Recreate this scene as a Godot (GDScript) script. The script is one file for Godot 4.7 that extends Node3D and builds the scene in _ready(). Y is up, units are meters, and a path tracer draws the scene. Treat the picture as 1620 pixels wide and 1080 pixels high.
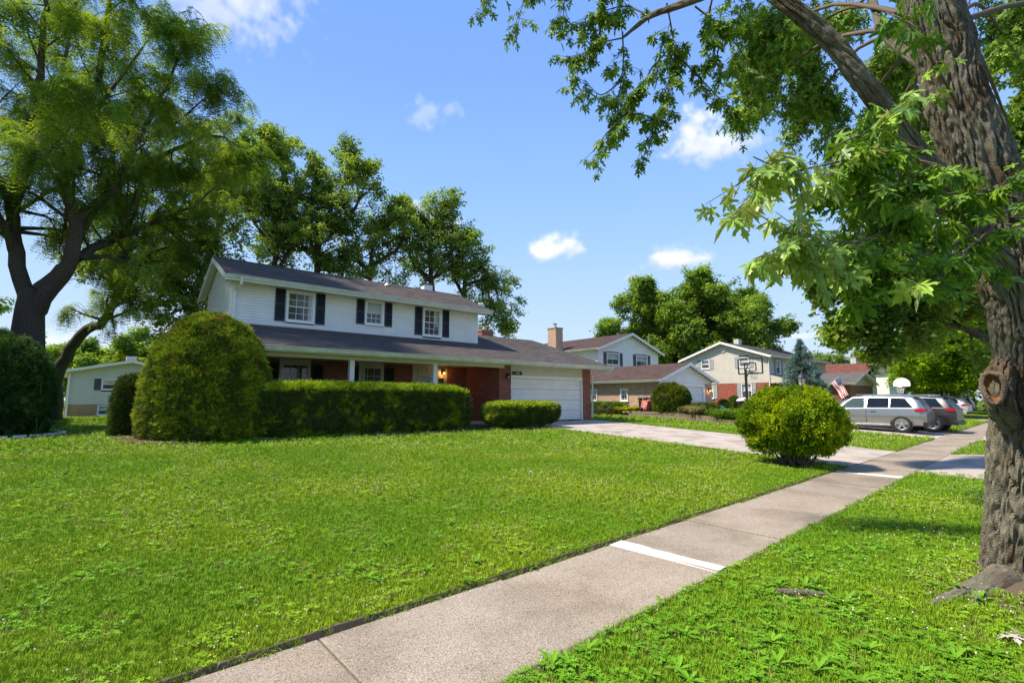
extends Node3D
# A suburban street: a two-storey house behind clipped yews, a pavement, a silver maple, neighbours' houses and cars.
# Axes: x runs along the street, -z runs from the street towards the houses, y is up; metres.

const EYE := Vector3(0, 1.65, 0)
const SUN_TO := Vector3(-0.455, 0.84, -0.29)
const UP := Vector3.UP
var R := RandomNumberGenerator.new()
var M := {}
var look: Basis
var noise := FastNoiseLite.new()
var noise2 := FastNoiseLite.new()
var taken := {}
var bare: Array[Rect2] = []     # x/z rectangles without grass


func _ready() -> void:
	R.seed = 7
	noise.seed = 3
	noise.noise_type = FastNoiseLite.TYPE_SIMPLEX_SMOOTH
	noise.frequency = 1.0
	noise.fractal_type = FastNoiseLite.FRACTAL_NONE
	noise2.seed = 11
	noise2.noise_type = FastNoiseLite.TYPE_SIMPLEX_SMOOTH
	noise2.frequency = 1.0
	noise2.fractal_octaves = 4
	# ---- camera, sky, sun, exposure
	var cam := Camera3D.new()
	cam.name = "camera"
	cam.position = EYE
	cam.rotation_degrees = Vector3(6.56, -39.84, 0)
	cam.fov = 68.04
	cam.near = 0.05
	cam.far = 2500.0
	add_child(cam)
	look = cam.basis
	var env := Environment.new()
	env.tonemap_mode = Environment.TONE_MAPPER_LINEAR
	env.tonemap_exposure = 2.3
	env.background_mode = Environment.BG_SKY
	env.sky = make_sky()
	env.sdfgi_enabled = true
	env.ssao_enabled = true
	env.ssil_enabled = true
	var we := WorldEnvironment.new()
	we.name = "world"
	we.environment = env
	add_child(we)
	var sun := DirectionalLight3D.new()
	sun.name = "sun"
	sun.light_energy = 1.12
	sun.light_color = Color(1.0, 0.955, 0.88)
	sun.light_angular_distance = 4.0
	sun.shadow_enabled = true
	sun.basis = Basis.looking_at(-SUN_TO)
	add_child(sun)
	materials()
	# ---- structure, then things
	build_ground()
	build_walks()
	build_house()
	build_hedges()
	build_neighbours()
	build_left()
	build_yard_things()
	build_cars()
	build_far_trees()
	build_maple()
	build_lawn()


# ------------------------------------------------------------------ geometry helpers
class MB:
	var v := PackedVector3Array()
	var n := PackedVector3Array()
	var c := PackedColorArray()
	var col := Color.WHITE

	func tri(a: Vector3, b: Vector3, d: Vector3, o: Vector3) -> void:
		var f := (b - a).cross(d - a)
		if f.dot(o) > 0.0:
			var t := b
			b = d
			d = t
		else:
			f = -f
		f = f.normalized()
		v.push_back(a); v.push_back(b); v.push_back(d)
		n.push_back(f); n.push_back(f); n.push_back(f)
		c.push_back(col); c.push_back(col); c.push_back(col)

	func trin(a: Vector3, b: Vector3, d: Vector3, na: Vector3, nb: Vector3, nd: Vector3) -> void:
		var f := (b - a).cross(d - a)
		v.push_back(a); n.push_back(na)
		if f.dot(na + nb + nd) > 0.0:
			v.push_back(d); v.push_back(b); n.push_back(nd); n.push_back(nb)
		else:
			v.push_back(b); v.push_back(d); n.push_back(nb); n.push_back(nd)
		c.push_back(col); c.push_back(col); c.push_back(col)

	func quad(a: Vector3, b: Vector3, d: Vector3, e: Vector3, o: Vector3) -> void:
		tri(a, b, d, o)
		tri(a, d, e, o)

	func box(ctr: Vector3, size: Vector3, bs := Basis.IDENTITY) -> void:
		var h := size * 0.5
		for ax in 3:
			var a := Vector3.ZERO
			var b := Vector3.ZERO
			var d := Vector3.ZERO
			a[ax] = h[ax]
			b[(ax + 1) % 3] = h[(ax + 1) % 3]
			d[(ax + 2) % 3] = h[(ax + 2) % 3]
			a = bs * a; b = bs * b; d = bs * d
			for s in [1.0, -1.0]:
				quad(ctr + a * s - b - d, ctr + a * s + b - d, ctr + a * s + b + d, ctr + a * s - b + d, a * s)

	func span(a: Vector3, b: Vector3) -> void:
		box((a + b) * 0.5, (b - a).abs())

	# a bar from a to b, sx by sy across
	func bar(a: Vector3, b: Vector3, sx: float, sy: float, upv := Vector3.UP) -> void:
		var f := (b - a).normalized()
		var r := upv.cross(f)
		if r.length() < 0.01:
			r = Vector3.RIGHT.cross(f)
		r = r.normalized()
		var u := f.cross(r).normalized()
		box((a + b) * 0.5, Vector3(sx, sy, a.distance_to(b)), Basis(r, u, f))

	# bevelled slab: a box whose top edges are cut by e
	func slab(a: Vector3, b: Vector3, e: float) -> void:
		var lo := Vector3(minf(a.x, b.x), minf(a.y, b.y), minf(a.z, b.z))
		var hi := Vector3(maxf(a.x, b.x), maxf(a.y, b.y), maxf(a.z, b.z))
		span(lo, Vector3(hi.x, hi.y - e, hi.z))
		var p := [Vector3(lo.x, hi.y - e, lo.z), Vector3(hi.x, hi.y - e, lo.z), Vector3(hi.x, hi.y - e, hi.z), Vector3(lo.x, hi.y - e, hi.z)]
		var q := [Vector3(lo.x + e, hi.y, lo.z + e), Vector3(hi.x - e, hi.y, lo.z + e), Vector3(hi.x - e, hi.y, hi.z - e), Vector3(lo.x + e, hi.y, hi.z - e)]
		var m := (lo + hi) * 0.5
		for k in 4:
			var j := (k + 1) % 4
			quad(p[k], p[j], q[j], q[k], (p[k] + p[j]) * 0.5 - m + Vector3.UP * 0.1)
		quad(q[0], q[1], q[2], q[3], Vector3.UP)

	# polygon in the plane (ax, ay) at o, pushed along ext
	func prism(poly: PackedVector2Array, o: Vector3, ax: Vector3, ay: Vector3, ext: Vector3, caps := true) -> void:
		var ctr := Vector2.ZERO
		for p in poly:
			ctr += p / poly.size()
		var area := 0.0
		for k in poly.size():
			area += poly[k].cross(poly[(k + 1) % poly.size()])
		for k in poly.size():
			var p := poly[k]
			var q := poly[(k + 1) % poly.size()]
			var e := q - p
			var w := Vector2(e.y, -e.x) * signf(area)
			var a := o + ax * p.x + ay * p.y
			var b := o + ax * q.x + ay * q.y
			quad(a, b, b + ext, a + ext, ax * w.x + ay * w.y)
		if caps:
			var t := Geometry2D.triangulate_polygon(poly)
			for k in range(0, t.size(), 3):
				var a := o + ax * poly[t[k]].x + ay * poly[t[k]].y
				var b := o + ax * poly[t[k + 1]].x + ay * poly[t[k + 1]].y
				var d := o + ax * poly[t[k + 2]].x + ay * poly[t[k + 2]].y
				tri(a, b, d, -ext)
				tri(a + ext, b + ext, d + ext, ext)

	func tube(pts: PackedVector3Array, rad: PackedFloat32Array, sides: int, caps := true) -> void:
		var m := pts.size()
		var pr: Array[Vector3] = []
		var pn: Array[Vector3] = []
		var t0 := (pts[1] - pts[0]).normalized()
		var side := t0.cross(Vector3(0.31, 0.17, 0.93))
		if side.length() < 0.05:
			side = t0.cross(Vector3.RIGHT)
		side = side.normalized()
		for k in m:
			var t := t0
			if k == m - 1:
				t = (pts[k] - pts[k - 1]).normalized()
			elif k > 0:
				t = (pts[k + 1] - pts[k - 1]).normalized()
			side = (side - t * side.dot(t)).normalized()
			var up := t.cross(side)
			var cr: Array[Vector3] = []
			var cn: Array[Vector3] = []
			for s in sides:
				var an := TAU * s / sides
				var d := side * cos(an) + up * sin(an)
				cn.push_back(d)
				cr.push_back(pts[k] + d * rad[k])
			if k > 0:
				for s in sides:
					var j := (s + 1) % sides
					trin(pr[s], pr[j], cr[j], pn[s], pn[j], cn[j])
					trin(pr[s], cr[j], cr[s], pn[s], cn[j], cn[s])
			elif caps:
				for s in range(1, sides - 1):
					tri(cr[0], cr[s], cr[s + 1], -t)
			if k == m - 1 and caps:
				for s in range(1, sides - 1):
					tri(cr[0], cr[s], cr[s + 1], t)
			pr = cr
			pn = cn

	# profile (radius, height) turned about axis up at o
	func lathe(o: Vector3, prof: PackedVector2Array, sides: int, up := Vector3.UP, side := Vector3.ZERO) -> void:
		if side == Vector3.ZERO:
			side = up.cross(Vector3(0.2, 0.1, 0.97)).normalized()
		var fw := up.cross(side)
		for k in prof.size() - 1:
			var p := prof[k]
			var q := prof[k + 1]
			var e := q - p
			var w := Vector2(e.y, -e.x)
			if w.length() < 1e-6:
				continue
			w = w.normalized()
			for s in sides:
				var a := TAU * s / sides
				var b := TAU * (s + 1) / sides
				var da := side * cos(a) + fw * sin(a)
				var db := side * cos(b) + fw * sin(b)
				var na := da * w.x + up * w.y
				var nb := db * w.x + up * w.y
				var p0 := o + da * p.x + up * p.y
				var p1 := o + db * p.x + up * p.y
				var q0 := o + da * q.x + up * q.y
				var q1 := o + db * q.x + up * q.y
				if p.x > 1e-5:
					trin(p0, p1, q1, na, nb, nb)
				if q.x > 1e-5:
					trin(p0, q1, q0, na, nb, na)

	func mesh() -> ArrayMesh:
		var a := []
		a.resize(Mesh.ARRAY_MAX)
		a[Mesh.ARRAY_VERTEX] = v
		a[Mesh.ARRAY_NORMAL] = n
		a[Mesh.ARRAY_COLOR] = c
		var m := ArrayMesh.new()
		m.add_surface_from_arrays(Mesh.PRIMITIVE_TRIANGLES, a)
		return m


func numbered(called: String) -> String:
	var k: int = taken.get(called, 0)
	taken[called] = k + 1
	return called if k == 0 else "%s_%03d" % [called, k]


func origin_of(p: Node) -> Vector3:
	var s := Vector3.ZERO
	while p and p != self:
		s += (p as Node3D).position
		p = p.get_parent()
	return s


# a thing: a Node3D at its base
func thing(called: String, label: String, category: String, at_: Vector3, group := "") -> Node3D:
	var o := Node3D.new()
	o.name = numbered(called)
	o.position = at_
	add_child(o)
	tag(o, label, category, group)
	return o


func tag(o: Node, label: String, category := "", group := "", kind := "") -> void:
	if label:
		o.set_meta("label", label)
	if category:
		o.set_meta("category", category)
	if group:
		o.set_meta("group", group)
	if kind:
		o.set_meta("kind", kind)


func structure(called: String) -> Node3D:
	var o := Node3D.new()
	o.name = called
	o.set_meta("kind", "structure")
	add_child(o)
	return o


func part(called: String, parent: Node) -> Node3D:
	var o := Node3D.new()
	o.name = called
	parent.add_child(o, true)
	return o


# commit a builder whose points are in world axes (or local ones) as one mesh under parent
func put(b: MB, called: String, mat: Material, parent: Node = null, local := false) -> MeshInstance3D:
	return put_mesh(b.mesh(), called, mat, parent, local)


func put_mesh(m: Mesh, called: String, mat: Material, parent: Node = null, local := false) -> MeshInstance3D:
	var o := MeshInstance3D.new()
	o.mesh = m
	o.material_override = mat
	if parent == null or parent == self:
		o.name = numbered(called)
		add_child(o)
	else:
		o.name = called
		parent.add_child(o, true)
		if not local:
			o.position = -origin_of(parent)
	return o


func scatter(called: String, m: Mesh, mat: Material, xf: Array, cols: PackedColorArray, parent: Node = null) -> MultiMeshInstance3D:
	var mu := MultiMesh.new()
	mu.transform_format = MultiMesh.TRANSFORM_3D
	mu.use_colors = true
	mu.mesh = m
	mu.instance_count = xf.size()
	for k in xf.size():
		mu.set_instance_transform(k, xf[k])
		mu.set_instance_color(k, cols[k])
	var o := MultiMeshInstance3D.new()
	o.multimesh = mu
	o.material_override = mat
	if parent == null or parent == self:
		o.name = numbered(called)
		add_child(o)
	else:
		o.name = called
		parent.add_child(o, true)
		o.position = -origin_of(parent)
	return o


# point at pixel (of the 1620 x 1080 photograph) and depth in metres in front of the eye
func at(px: float, py: float, depth: float) -> Vector3:
	return EYE + look * (Vector3((px - 810.0) / 800.0, (540.0 - py) / 800.0, -1.0) * depth)


func seen_at(p: Vector3) -> Vector3:
	var q := look.inverse() * (p - EYE)
	if q.z > -0.01:
		return Vector3(-9999, -9999, -1)
	return Vector3(810.0 + 800.0 * q.x / -q.z, 540.0 - 800.0 * q.y / -q.z, -q.z)


func rnd(a: float, b: float) -> float:
	return R.randf_range(a, b)


func ball() -> Vector3:
	while true:
		var p := Vector3(rnd(-1, 1), rnd(-1, 1), rnd(-1, 1))
		if p.length() <= 1.0:
			return p
	return Vector3.ZERO


func dir() -> Vector3:
	var y := rnd(-1, 1)
	var a := rnd(0, TAU)
	var r := sqrt(1.0 - y * y)
	return Vector3(r * cos(a), y, r * sin(a))


func frame_to(nrm: Vector3, roll: float) -> Basis:
	# y axis along nrm
	var s := nrm.cross(Vector3(0.3, 0.5, 0.81))
	if s.length() < 0.05:
		s = nrm.cross(Vector3.RIGHT)
	s = s.normalized()
	return Basis(s, nrm, s.cross(nrm)).rotated(nrm, roll)


func lin(r: float, g: float, b: float, a := 1.0) -> Color:
	var c := Color(r, g, b).linear_to_srgb()
	c.a = a
	return c


func mat(called: String, c: Color, rough := 0.8, metal := 0.0, vc := false) -> StandardMaterial3D:
	var m := StandardMaterial3D.new()
	m.resource_name = called
	m.albedo_color = c
	m.roughness = rough
	m.metallic = metal
	m.vertex_color_use_as_albedo = vc
	M[called] = m
	return m


func noise_tex(size: int, freq: float, octaves: int, lo: Color, hi: Color, seed_: int, mid := Color(0, 0, 0, 0)) -> ImageTexture:
	var f := FastNoiseLite.new()
	f.seed = seed_
	f.frequency = freq
	f.noise_type = FastNoiseLite.TYPE_SIMPLEX_SMOOTH
	f.fractal_octaves = octaves
	f.fractal_gain = 0.6
	var g := f.get_seamless_image(size, size, false, false, 0.15, true)
	var im := Image.create(size, size, false, Image.FORMAT_RGB8)
	for y in size:
		for x in size:
			var t := g.get_pixel(x, y).r
			im.set_pixel(x, y, lo.lerp(hi, t) if mid.a == 0.0 else (lo.lerp(mid, t * 2.0) if t < 0.5 else mid.lerp(hi, t * 2.0 - 1.0)))
	return ImageTexture.create_from_image(im)


func textured(m: StandardMaterial3D, t: Texture2D, scale: float, world := true) -> void:
	m.albedo_texture = t
	m.uv1_triplanar = true
	m.uv1_world_triplanar = world
	m.uv1_scale = Vector3(scale, scale, scale)


func relief(m: StandardMaterial3D, t: Texture2D, cm: float) -> void:
	m.heightmap_enabled = true
	m.heightmap_texture = t
	m.heightmap_scale = cm


# ------------------------------------------------------------------ sky
func sky_dir(px: float, py: float) -> Vector3:
	return (at(px, py, 1.0) - EYE).normalized()


func make_sky() -> Sky:
	var w := 2048
	var h := 1024
	var im := Image.create(w, h, false, Image.FORMAT_RGBF)
	var ramp := [[0.0, Color(0.33, 0.385, 0.45)], [0.06, Color(0.305, 0.375, 0.46)], [0.17, Color(0.24, 0.34, 0.485)], [0.35, Color(0.16, 0.275, 0.495)], [0.55, Color(0.11, 0.21, 0.465)], [1.0, Color(0.075, 0.155, 0.40)]]
	# clouds: pixel of the photograph, half width and half height in radians, strength, raggedness
	var puffs := []
	for c in [[345, 18, 0.085, 0.05, 0.5, 0.8], [410, 5, 0.06, 0.035, 0.35, 0.9], [876, 394, 0.052, 0.026, 1.0, 0.55], [862, 402, 0.03, 0.02, 0.9, 0.5], [1077, 412, 0.056, 0.021, 1.05, 0.5], [1060, 404, 0.03, 0.019, 0.9, 0.5],
			[645, 338, 0.03, 0.022, 0.9, 0.6], [662, 345, 0.03, 0.015, 0.5, 0.6], [715, 356, 0.025, 0.012, 0.35, 0.8], [675, 188, 0.024, 0.03, 0.28, 1.0], [716, 176, 0.016, 0.012, 0.22, 1.0], [1110, 225, 0.055, 0.04, 0.75, 0.7], [1100, 205, 0.035, 0.035, 0.55, 0.8],
			[1150, 235, 0.06, 0.03, 0.55, 0.8], [805, 523, 0.02, 0.014, 0.8, 0.6], [1270, 531, 0.03, 0.008, 0.7, 0.7], [1325, 541, 0.02, 0.006, 0.45, 0.8], [1000, 438, 0.012, 0.008, 0.4, 0.8], [86, 546, 0.06, 0.02, 0.6, 0.7], [270, 520, 0.06, 0.015, 0.4, 0.8], [1350, 300, 0.09, 0.02, 0.4, 0.8], [1480, 520, 0.12, 0.02, 0.35, 0.8]]:
		puffs.append([sky_dir(c[0], c[1]), c[2] * 1.35, c[3] * 1.35, c[4], c[5]])
	var rr := RandomNumberGenerator.new()
	rr.seed = 5
	for k in 46:   # the same kind of fair-weather clouds all round
		var az := rr.randf_range(1.2, TAU - 1.2) + deg_to_rad(39.84)
		var el := rr.randf_range(0.06, 0.8)
		var s := rr.randf_range(0.03, 0.09)
		puffs.append([Vector3(sin(az) * cos(el), sin(el), -cos(az) * cos(el)), s, s * rr.randf_range(0.35, 0.55), rr.randf_range(0.4, 1.0), rr.randf_range(0.5, 0.8)])
	var data := PackedFloat32Array()
	data.resize(w * h * 3)
	for y in h:
		var el := PI * (0.5 - (y + 0.5) / h)
		var sy := clampf(sin(el), 0.0, 1.0)
		var c: Color = ramp[0][1]
		for k in ramp.size() - 1:
			if sy >= ramp[k][0] and sy <= ramp[k + 1][0]:
				c = (ramp[k][1] as Color).lerp(ramp[k + 1][1], (sy - ramp[k][0]) / (ramp[k + 1][0] - ramp[k][0]))
		if el < 0.0:
			c = Color(0.28, 0.3, 0.26)
		for x in w:
			var i := (y * w + x) * 3
			data[i] = c.r
			data[i + 1] = c.g
			data[i + 2] = c.b
	# lay the clouds over it, each within its own window
	for p in puffs:
		var d: Vector3 = p[0]
		var el := asin(d.y)
		var az := atan2(d.x, -d.z)
		var ry := int(p[2] * 2.2 / PI * h) + 2
		var rx := int(p[1] * 2.2 / cos(el) / TAU * w) + 2
		var cy := int((0.5 - el / PI) * h)
		var cx := int(az / TAU * w)
		for y in range(maxi(0, cy - ry), mini(h / 2 - 1, cy + ry)):
			var e2 := PI * (0.5 - (y + 0.5) / h)
			for xx in range(cx - rx, cx + rx):
				var a2 := (xx + 0.5) / w * TAU
				var u: float = (a2 - az) * cos(el) / p[1]
				var vv: float = (e2 - el) / p[2]
				if vv < 0.0:
					vv *= 1.5
				var nn := noise2.get_noise_3d(a2 * 26.0, e2 * 34.0, az * 9.0)
				var n3 := noise.get_noise_3d(a2 * 120.0, e2 * 150.0, az * 9.0)
				var t := clampf((1.0 - sqrt(u * u + vv * vv) + (nn * 0.9 + n3 * 0.16) * p[4]) * 1.1, 0.0, 1.0)
				t = t * t * (3.0 - 2.0 * t) * p[3]
				if t <= 0.003:
					continue
				t = minf(t, 0.97)
				var i := (y * w + posmod(xx, w)) * 3
				var lit := 0.47 + 0.10 * clampf(vv + nn * 0.6, -0.6, 1.0)
				data[i] = lerpf(data[i], lit * 1.0, t)
				data[i + 1] = lerpf(data[i + 1], lit * 1.01, t)
				data[i + 2] = lerpf(data[i + 2], lit * 1.06, t)
	im = Image.create_from_data(w, h, false, Image.FORMAT_RGBF, data.to_byte_array())
	var pm := PanoramaSkyMaterial.new()
	pm.panorama = ImageTexture.create_from_image(im)
	pm.energy_multiplier = 1.0
	var s := Sky.new()
	s.sky_material = pm
	return s


# ------------------------------------------------------------------ materials
func materials() -> void:
	var white := Color(1, 1, 1)
	var dirty := noise_tex(256, 0.012, 5, Color(0.945, 0.94, 0.93), Color(1, 1, 1), 21)
	var m := mat("white_siding", lin(0.89, 0.855, 0.80), 0.5)
	textured(m, dirty, 0.35)
	m = mat("white_trim", lin(0.88, 0.855, 0.81), 0.42)
	textured(m, dirty, 0.6)
	m = mat("cream_trim", lin(0.62, 0.60, 0.48), 0.5)
	textured(m, dirty, 0.5)
	m = mat("gutter_white", lin(0.74, 0.76, 0.73), 0.35)
	textured(m, noise_tex(256, 0.02, 5, Color(0.8, 0.82, 0.78), Color(1, 1, 1), 22), 0.4)
	m = mat("garage_white", lin(0.83, 0.80, 0.755), 0.45)
	textured(m, dirty, 0.25)
	m = mat("beige_siding", lin(0.60, 0.55, 0.47), 0.55)
	textured(m, dirty, 0.35)
	m = mat("grey_cream_siding", lin(0.62, 0.60, 0.54), 0.55)
	textured(m, dirty, 0.35)
	m = mat("cream_render", lin(0.72, 0.69, 0.60), 0.75)
	textured(m, dirty, 0.35)
	m = mat("soffit", lin(0.66, 0.66, 0.64), 0.6)
	mat("brick", white, 0.85, 0.0, true)
	relief(M.brick, noise_tex(128, 0.06, 3, Color.BLACK, Color.WHITE, 9), 0.3)
	M.brick.uv1_triplanar = true
	M.brick.uv1_world_triplanar = true
	M.brick.uv1_scale = Vector3(3, 3, 3)
	mat("mortar", lin(0.30, 0.25, 0.21), 0.95)
	m = mat("shingle", white, 0.93, 0.0, true)
	textured(m, noise_tex(256, 0.09, 4, Color(0.62, 0.6, 0.6), Color(1, 1, 1), 31), 1.6)
	m = mat("shutter_black", lin(0.014, 0.017, 0.022), 0.55)
	mat("shutter_grey", lin(0.30, 0.33, 0.33), 0.6)
	mat("shutter_plum", lin(0.10, 0.075, 0.085), 0.6)
	mat("dark_metal", lin(0.012, 0.012, 0.013), 0.45)
	mat("steel", lin(0.55, 0.56, 0.57), 0.35, 0.9)
	mat("galvanised", lin(0.5, 0.52, 0.54), 0.5, 0.7)
	m = mat("glass", lin(0.9, 0.95, 0.95, 0.08), 0.02)
	m.transparency = BaseMaterial3D.TRANSPARENCY_ALPHA
	m.metallic_specular = 0.75
	m = mat("clear_board", lin(0.9, 0.95, 0.95, 0.06), 0.05)
	m.transparency = BaseMaterial3D.TRANSPARENCY_ALPHA
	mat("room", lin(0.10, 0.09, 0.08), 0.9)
	mat("curtain", lin(0.72, 0.72, 0.69), 0.9)
	M.curtain.backlight_enabled = true
	M.curtain.backlight = Color(0.4, 0.4, 0.4)
	mat("door_dark", lin(0.05, 0.045, 0.04), 0.5)
	m = mat("bulb", lin(1.0, 0.75, 0.4), 0.5)
	m.emission_enabled = true
	m.emission = Color(1.0, 0.62, 0.28)
	m.emission_energy_multiplier = 3.0
	# concrete: aggregate speckle over broad stains
	m = mat("concrete", lin(0.56, 0.50, 0.43), 0.92, 0.0, true)
	textured(m, speckle(), 1.1)
	relief(m, noise_tex(256, 0.16, 3, Color.BLACK, Color.WHITE, 41), 0.35)
	m.detail_enabled = true
	m.detail_blend_mode = BaseMaterial3D.BLEND_MODE_MUL
	m.detail_albedo = noise_tex(512, 0.006, 6, Color(0.78, 0.76, 0.72), Color(1, 1, 1), 42, Color(0.93, 0.92, 0.9))
	m.detail_uv_layer = BaseMaterial3D.DETAIL_UV_2
	m.uv2_triplanar = true
	m.uv2_world_triplanar = true
	m.uv2_scale = Vector3(0.21, 0.21, 0.21)
	m = mat("drive_concrete", lin(0.44, 0.385, 0.335), 0.9)
	textured(m, noise_tex(512, 0.009, 6, Color(0.68, 0.66, 0.63), Color(1, 1, 1), 43, Color(0.93, 0.92, 0.91)), 0.17)
	relief(m, noise_tex(256, 0.16, 3, Color.BLACK, Color.WHITE, 44), 0.2)
	mat("patch_cement", lin(0.54, 0.51, 0.46), 0.9)
	relief(M.patch_cement, noise_tex(256, 0.08, 4, Color.BLACK, Color.WHITE, 45), 0.3)
	M.patch_cement.uv1_triplanar = true
	M.patch_cement.uv1_world_triplanar = true
	m = mat("asphalt", lin(0.07, 0.07, 0.072), 0.95)
	textured(m, noise_tex(256, 0.12, 3, Color(0.6, 0.6, 0.6), Color(1, 1, 1), 46), 0.8)
	# ground under the grass: thatch and soil
	m = mat("ground", white, 0.98)
	m.metallic_specular = 0.1
	textured(m, noise_tex(512, 0.03, 6, lin(0.045, 0.060, 0.010), lin(0.17, 0.25, 0.022), 51, lin(0.10, 0.155, 0.015)), 0.45)
	m = mat("soil", white, 0.97)
	textured(m, noise_tex(256, 0.09, 4, lin(0.05, 0.036, 0.02), lin(0.14, 0.105, 0.065), 53), 2.2)
	m = mat("mulch", white, 0.95)
	textured(m, noise_tex(256, 0.06, 4, lin(0.03, 0.016, 0.008), lin(0.15, 0.07, 0.03), 52), 0.9)
	# leaves: colour comes with each copy
	for l in [["leaf", 0.5, 1.0], ["needle", 0.6, 0.6], ["blade", 0.55, 0.5], ["petal", 0.8, 0.3], ["maple_leaf", 0.42, 0.6], ["gloss_leaf", 0.38, 0.45]]:
		m = mat(l[0], white, l[1], 0.0, true)
		m.metallic_specular = 0.22
		m.backlight_enabled = true
		m.backlight = Color(l[2], l[2], l[2] * 0.55)
	m = mat("bark", white, 0.95, 0.0, true)
	textured(m, noise_tex(256, 0.05, 5, Color(0.45, 0.43, 0.4), Color(1, 1, 1), 61), 1.2)
	relief(m, noise_tex(256, 0.05, 5, Color.BLACK, Color.WHITE, 62), 2.0)
	m = mat("bark_near", white, 0.95, 0.0, true)
	m.metallic_specular = 0.2
	textured(m, noise_tex(512, 0.045, 6, Color(0.5, 0.48, 0.45), Color(1, 1, 1), 63), 2.4)
	relief(m, noise_tex(512, 0.05, 6, Color.BLACK, Color.WHITE, 64), 0.9)
	mat("twig_near", lin(0.12, 0.088, 0.058), 0.85)
	m = mat("litter", white, 0.97)
	textured(m, noise_tex(512, 0.08, 5, lin(0.035, 0.024, 0.014), lin(0.20, 0.145, 0.10), 65), 1.5)
	mat("dead_leaf", lin(0.42, 0.36, 0.30), 0.85)
	mat("frosted", lin(0.62, 0.60, 0.50), 0.4)
	mat("rust_dark", lin(0.10, 0.025, 0.025), 0.6)
	mat("twig", lin(0.105, 0.085, 0.055), 0.9)
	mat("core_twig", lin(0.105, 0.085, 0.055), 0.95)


func speckle() -> ImageTexture:
	var n := 512
	var im := Image.create(n, n, false, Image.FORMAT_RGB8)
	im.fill(Color(0.80, 0.79, 0.77))
	var rr := RandomNumberGenerator.new()
	rr.seed = 77
	for k in 26000:
		var x := rr.randi_range(0, n - 1)
		var y := rr.randi_range(0, n - 1)
		var t := rr.randf()
		var c := Color(0.62, 0.58, 0.53).lerp(Color(1, 0.99, 0.96), t) if rr.randf() < 0.8 else Color(0.5, 0.44, 0.38)
		var s := rr.randi_range(2, 6)
		for a in s:
			im.set_pixel((x + a) % n, y, c)
			if a > 0 and a < s - 1:
				im.set_pixel((x + a) % n, (y + 1) % n, c)
				im.set_pixel((x + a) % n, (y + n - 1) % n, c)
	return ImageTexture.create_from_image(im)


# ------------------------------------------------------------------ ground, walks
func walk_z(x: float) -> float:
	return -3.0 - 0.055 * x


const WALK := 0.64     # half the pavement's width
const DRIVE0 := 14.6
const DRIVE1 := 20.0
const DRIVE2 := 27.8
const DRIVE3 := 34.3


func ground_y(x: float, z: float) -> float:
	var drop := 0.0
	if (x > DRIVE0 + 0.02 and x < DRIVE1 - 0.02) or (x > DRIVE2 + 0.02 and x < DRIVE3 - 0.02):
		if z > -17.9 and z - walk_z(x) < 4.9 and absf(z - walk_z(x)) > WALK:
			drop = 0.07
	return lawn_y(x, z) - drop


func lawn_y(x: float, z: float) -> float:
	var w := z - walk_z(x)
	if absf(w) <= WALK:
		return -0.07
	if w < 0.0:
		var d := -w - WALK
		var y := lerpf(-0.07, 0.018, clampf(d / 0.05, 0.0, 1.0)) + 0.605 * clampf((d - 0.05) / 12.6, 0.0, 1.0)
		if z < -32.0:
			y = lerpf(y, 0.25, smoothstep(-32.0, -54.0, z))
		if d > 0.3 and d < 14.0 and not on_drive(x):
			y += 0.014 * noise.get_noise_2d(x * 0.55, z * 0.55)
		return y
	var e := w - WALK
	var h := lerpf(-0.07, 0.02, clampf(e / 0.04, 0.0, 1.0))
	var tr := Vector2(x - 6.25, z + 0.45).length()
	h += 0.13 * exp(-tr * tr * 1.1)
	if e > 0.3 and e < 3.6 and not on_drive(x):
		h += 0.012 * noise.get_noise_2d(x * 0.7, z * 0.7)
	if e > 4.4:
		h = -0.3
	return h


func on_drive(x: float) -> bool:
	return (x > DRIVE0 - 0.15 and x < DRIVE1 + 0.15) or (x > DRIVE2 - 0.15 and x < DRIVE3 + 0.15)


func drive_y(x: float, z: float) -> float:
	return lawn_y(x, z) + 0.005


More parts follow.
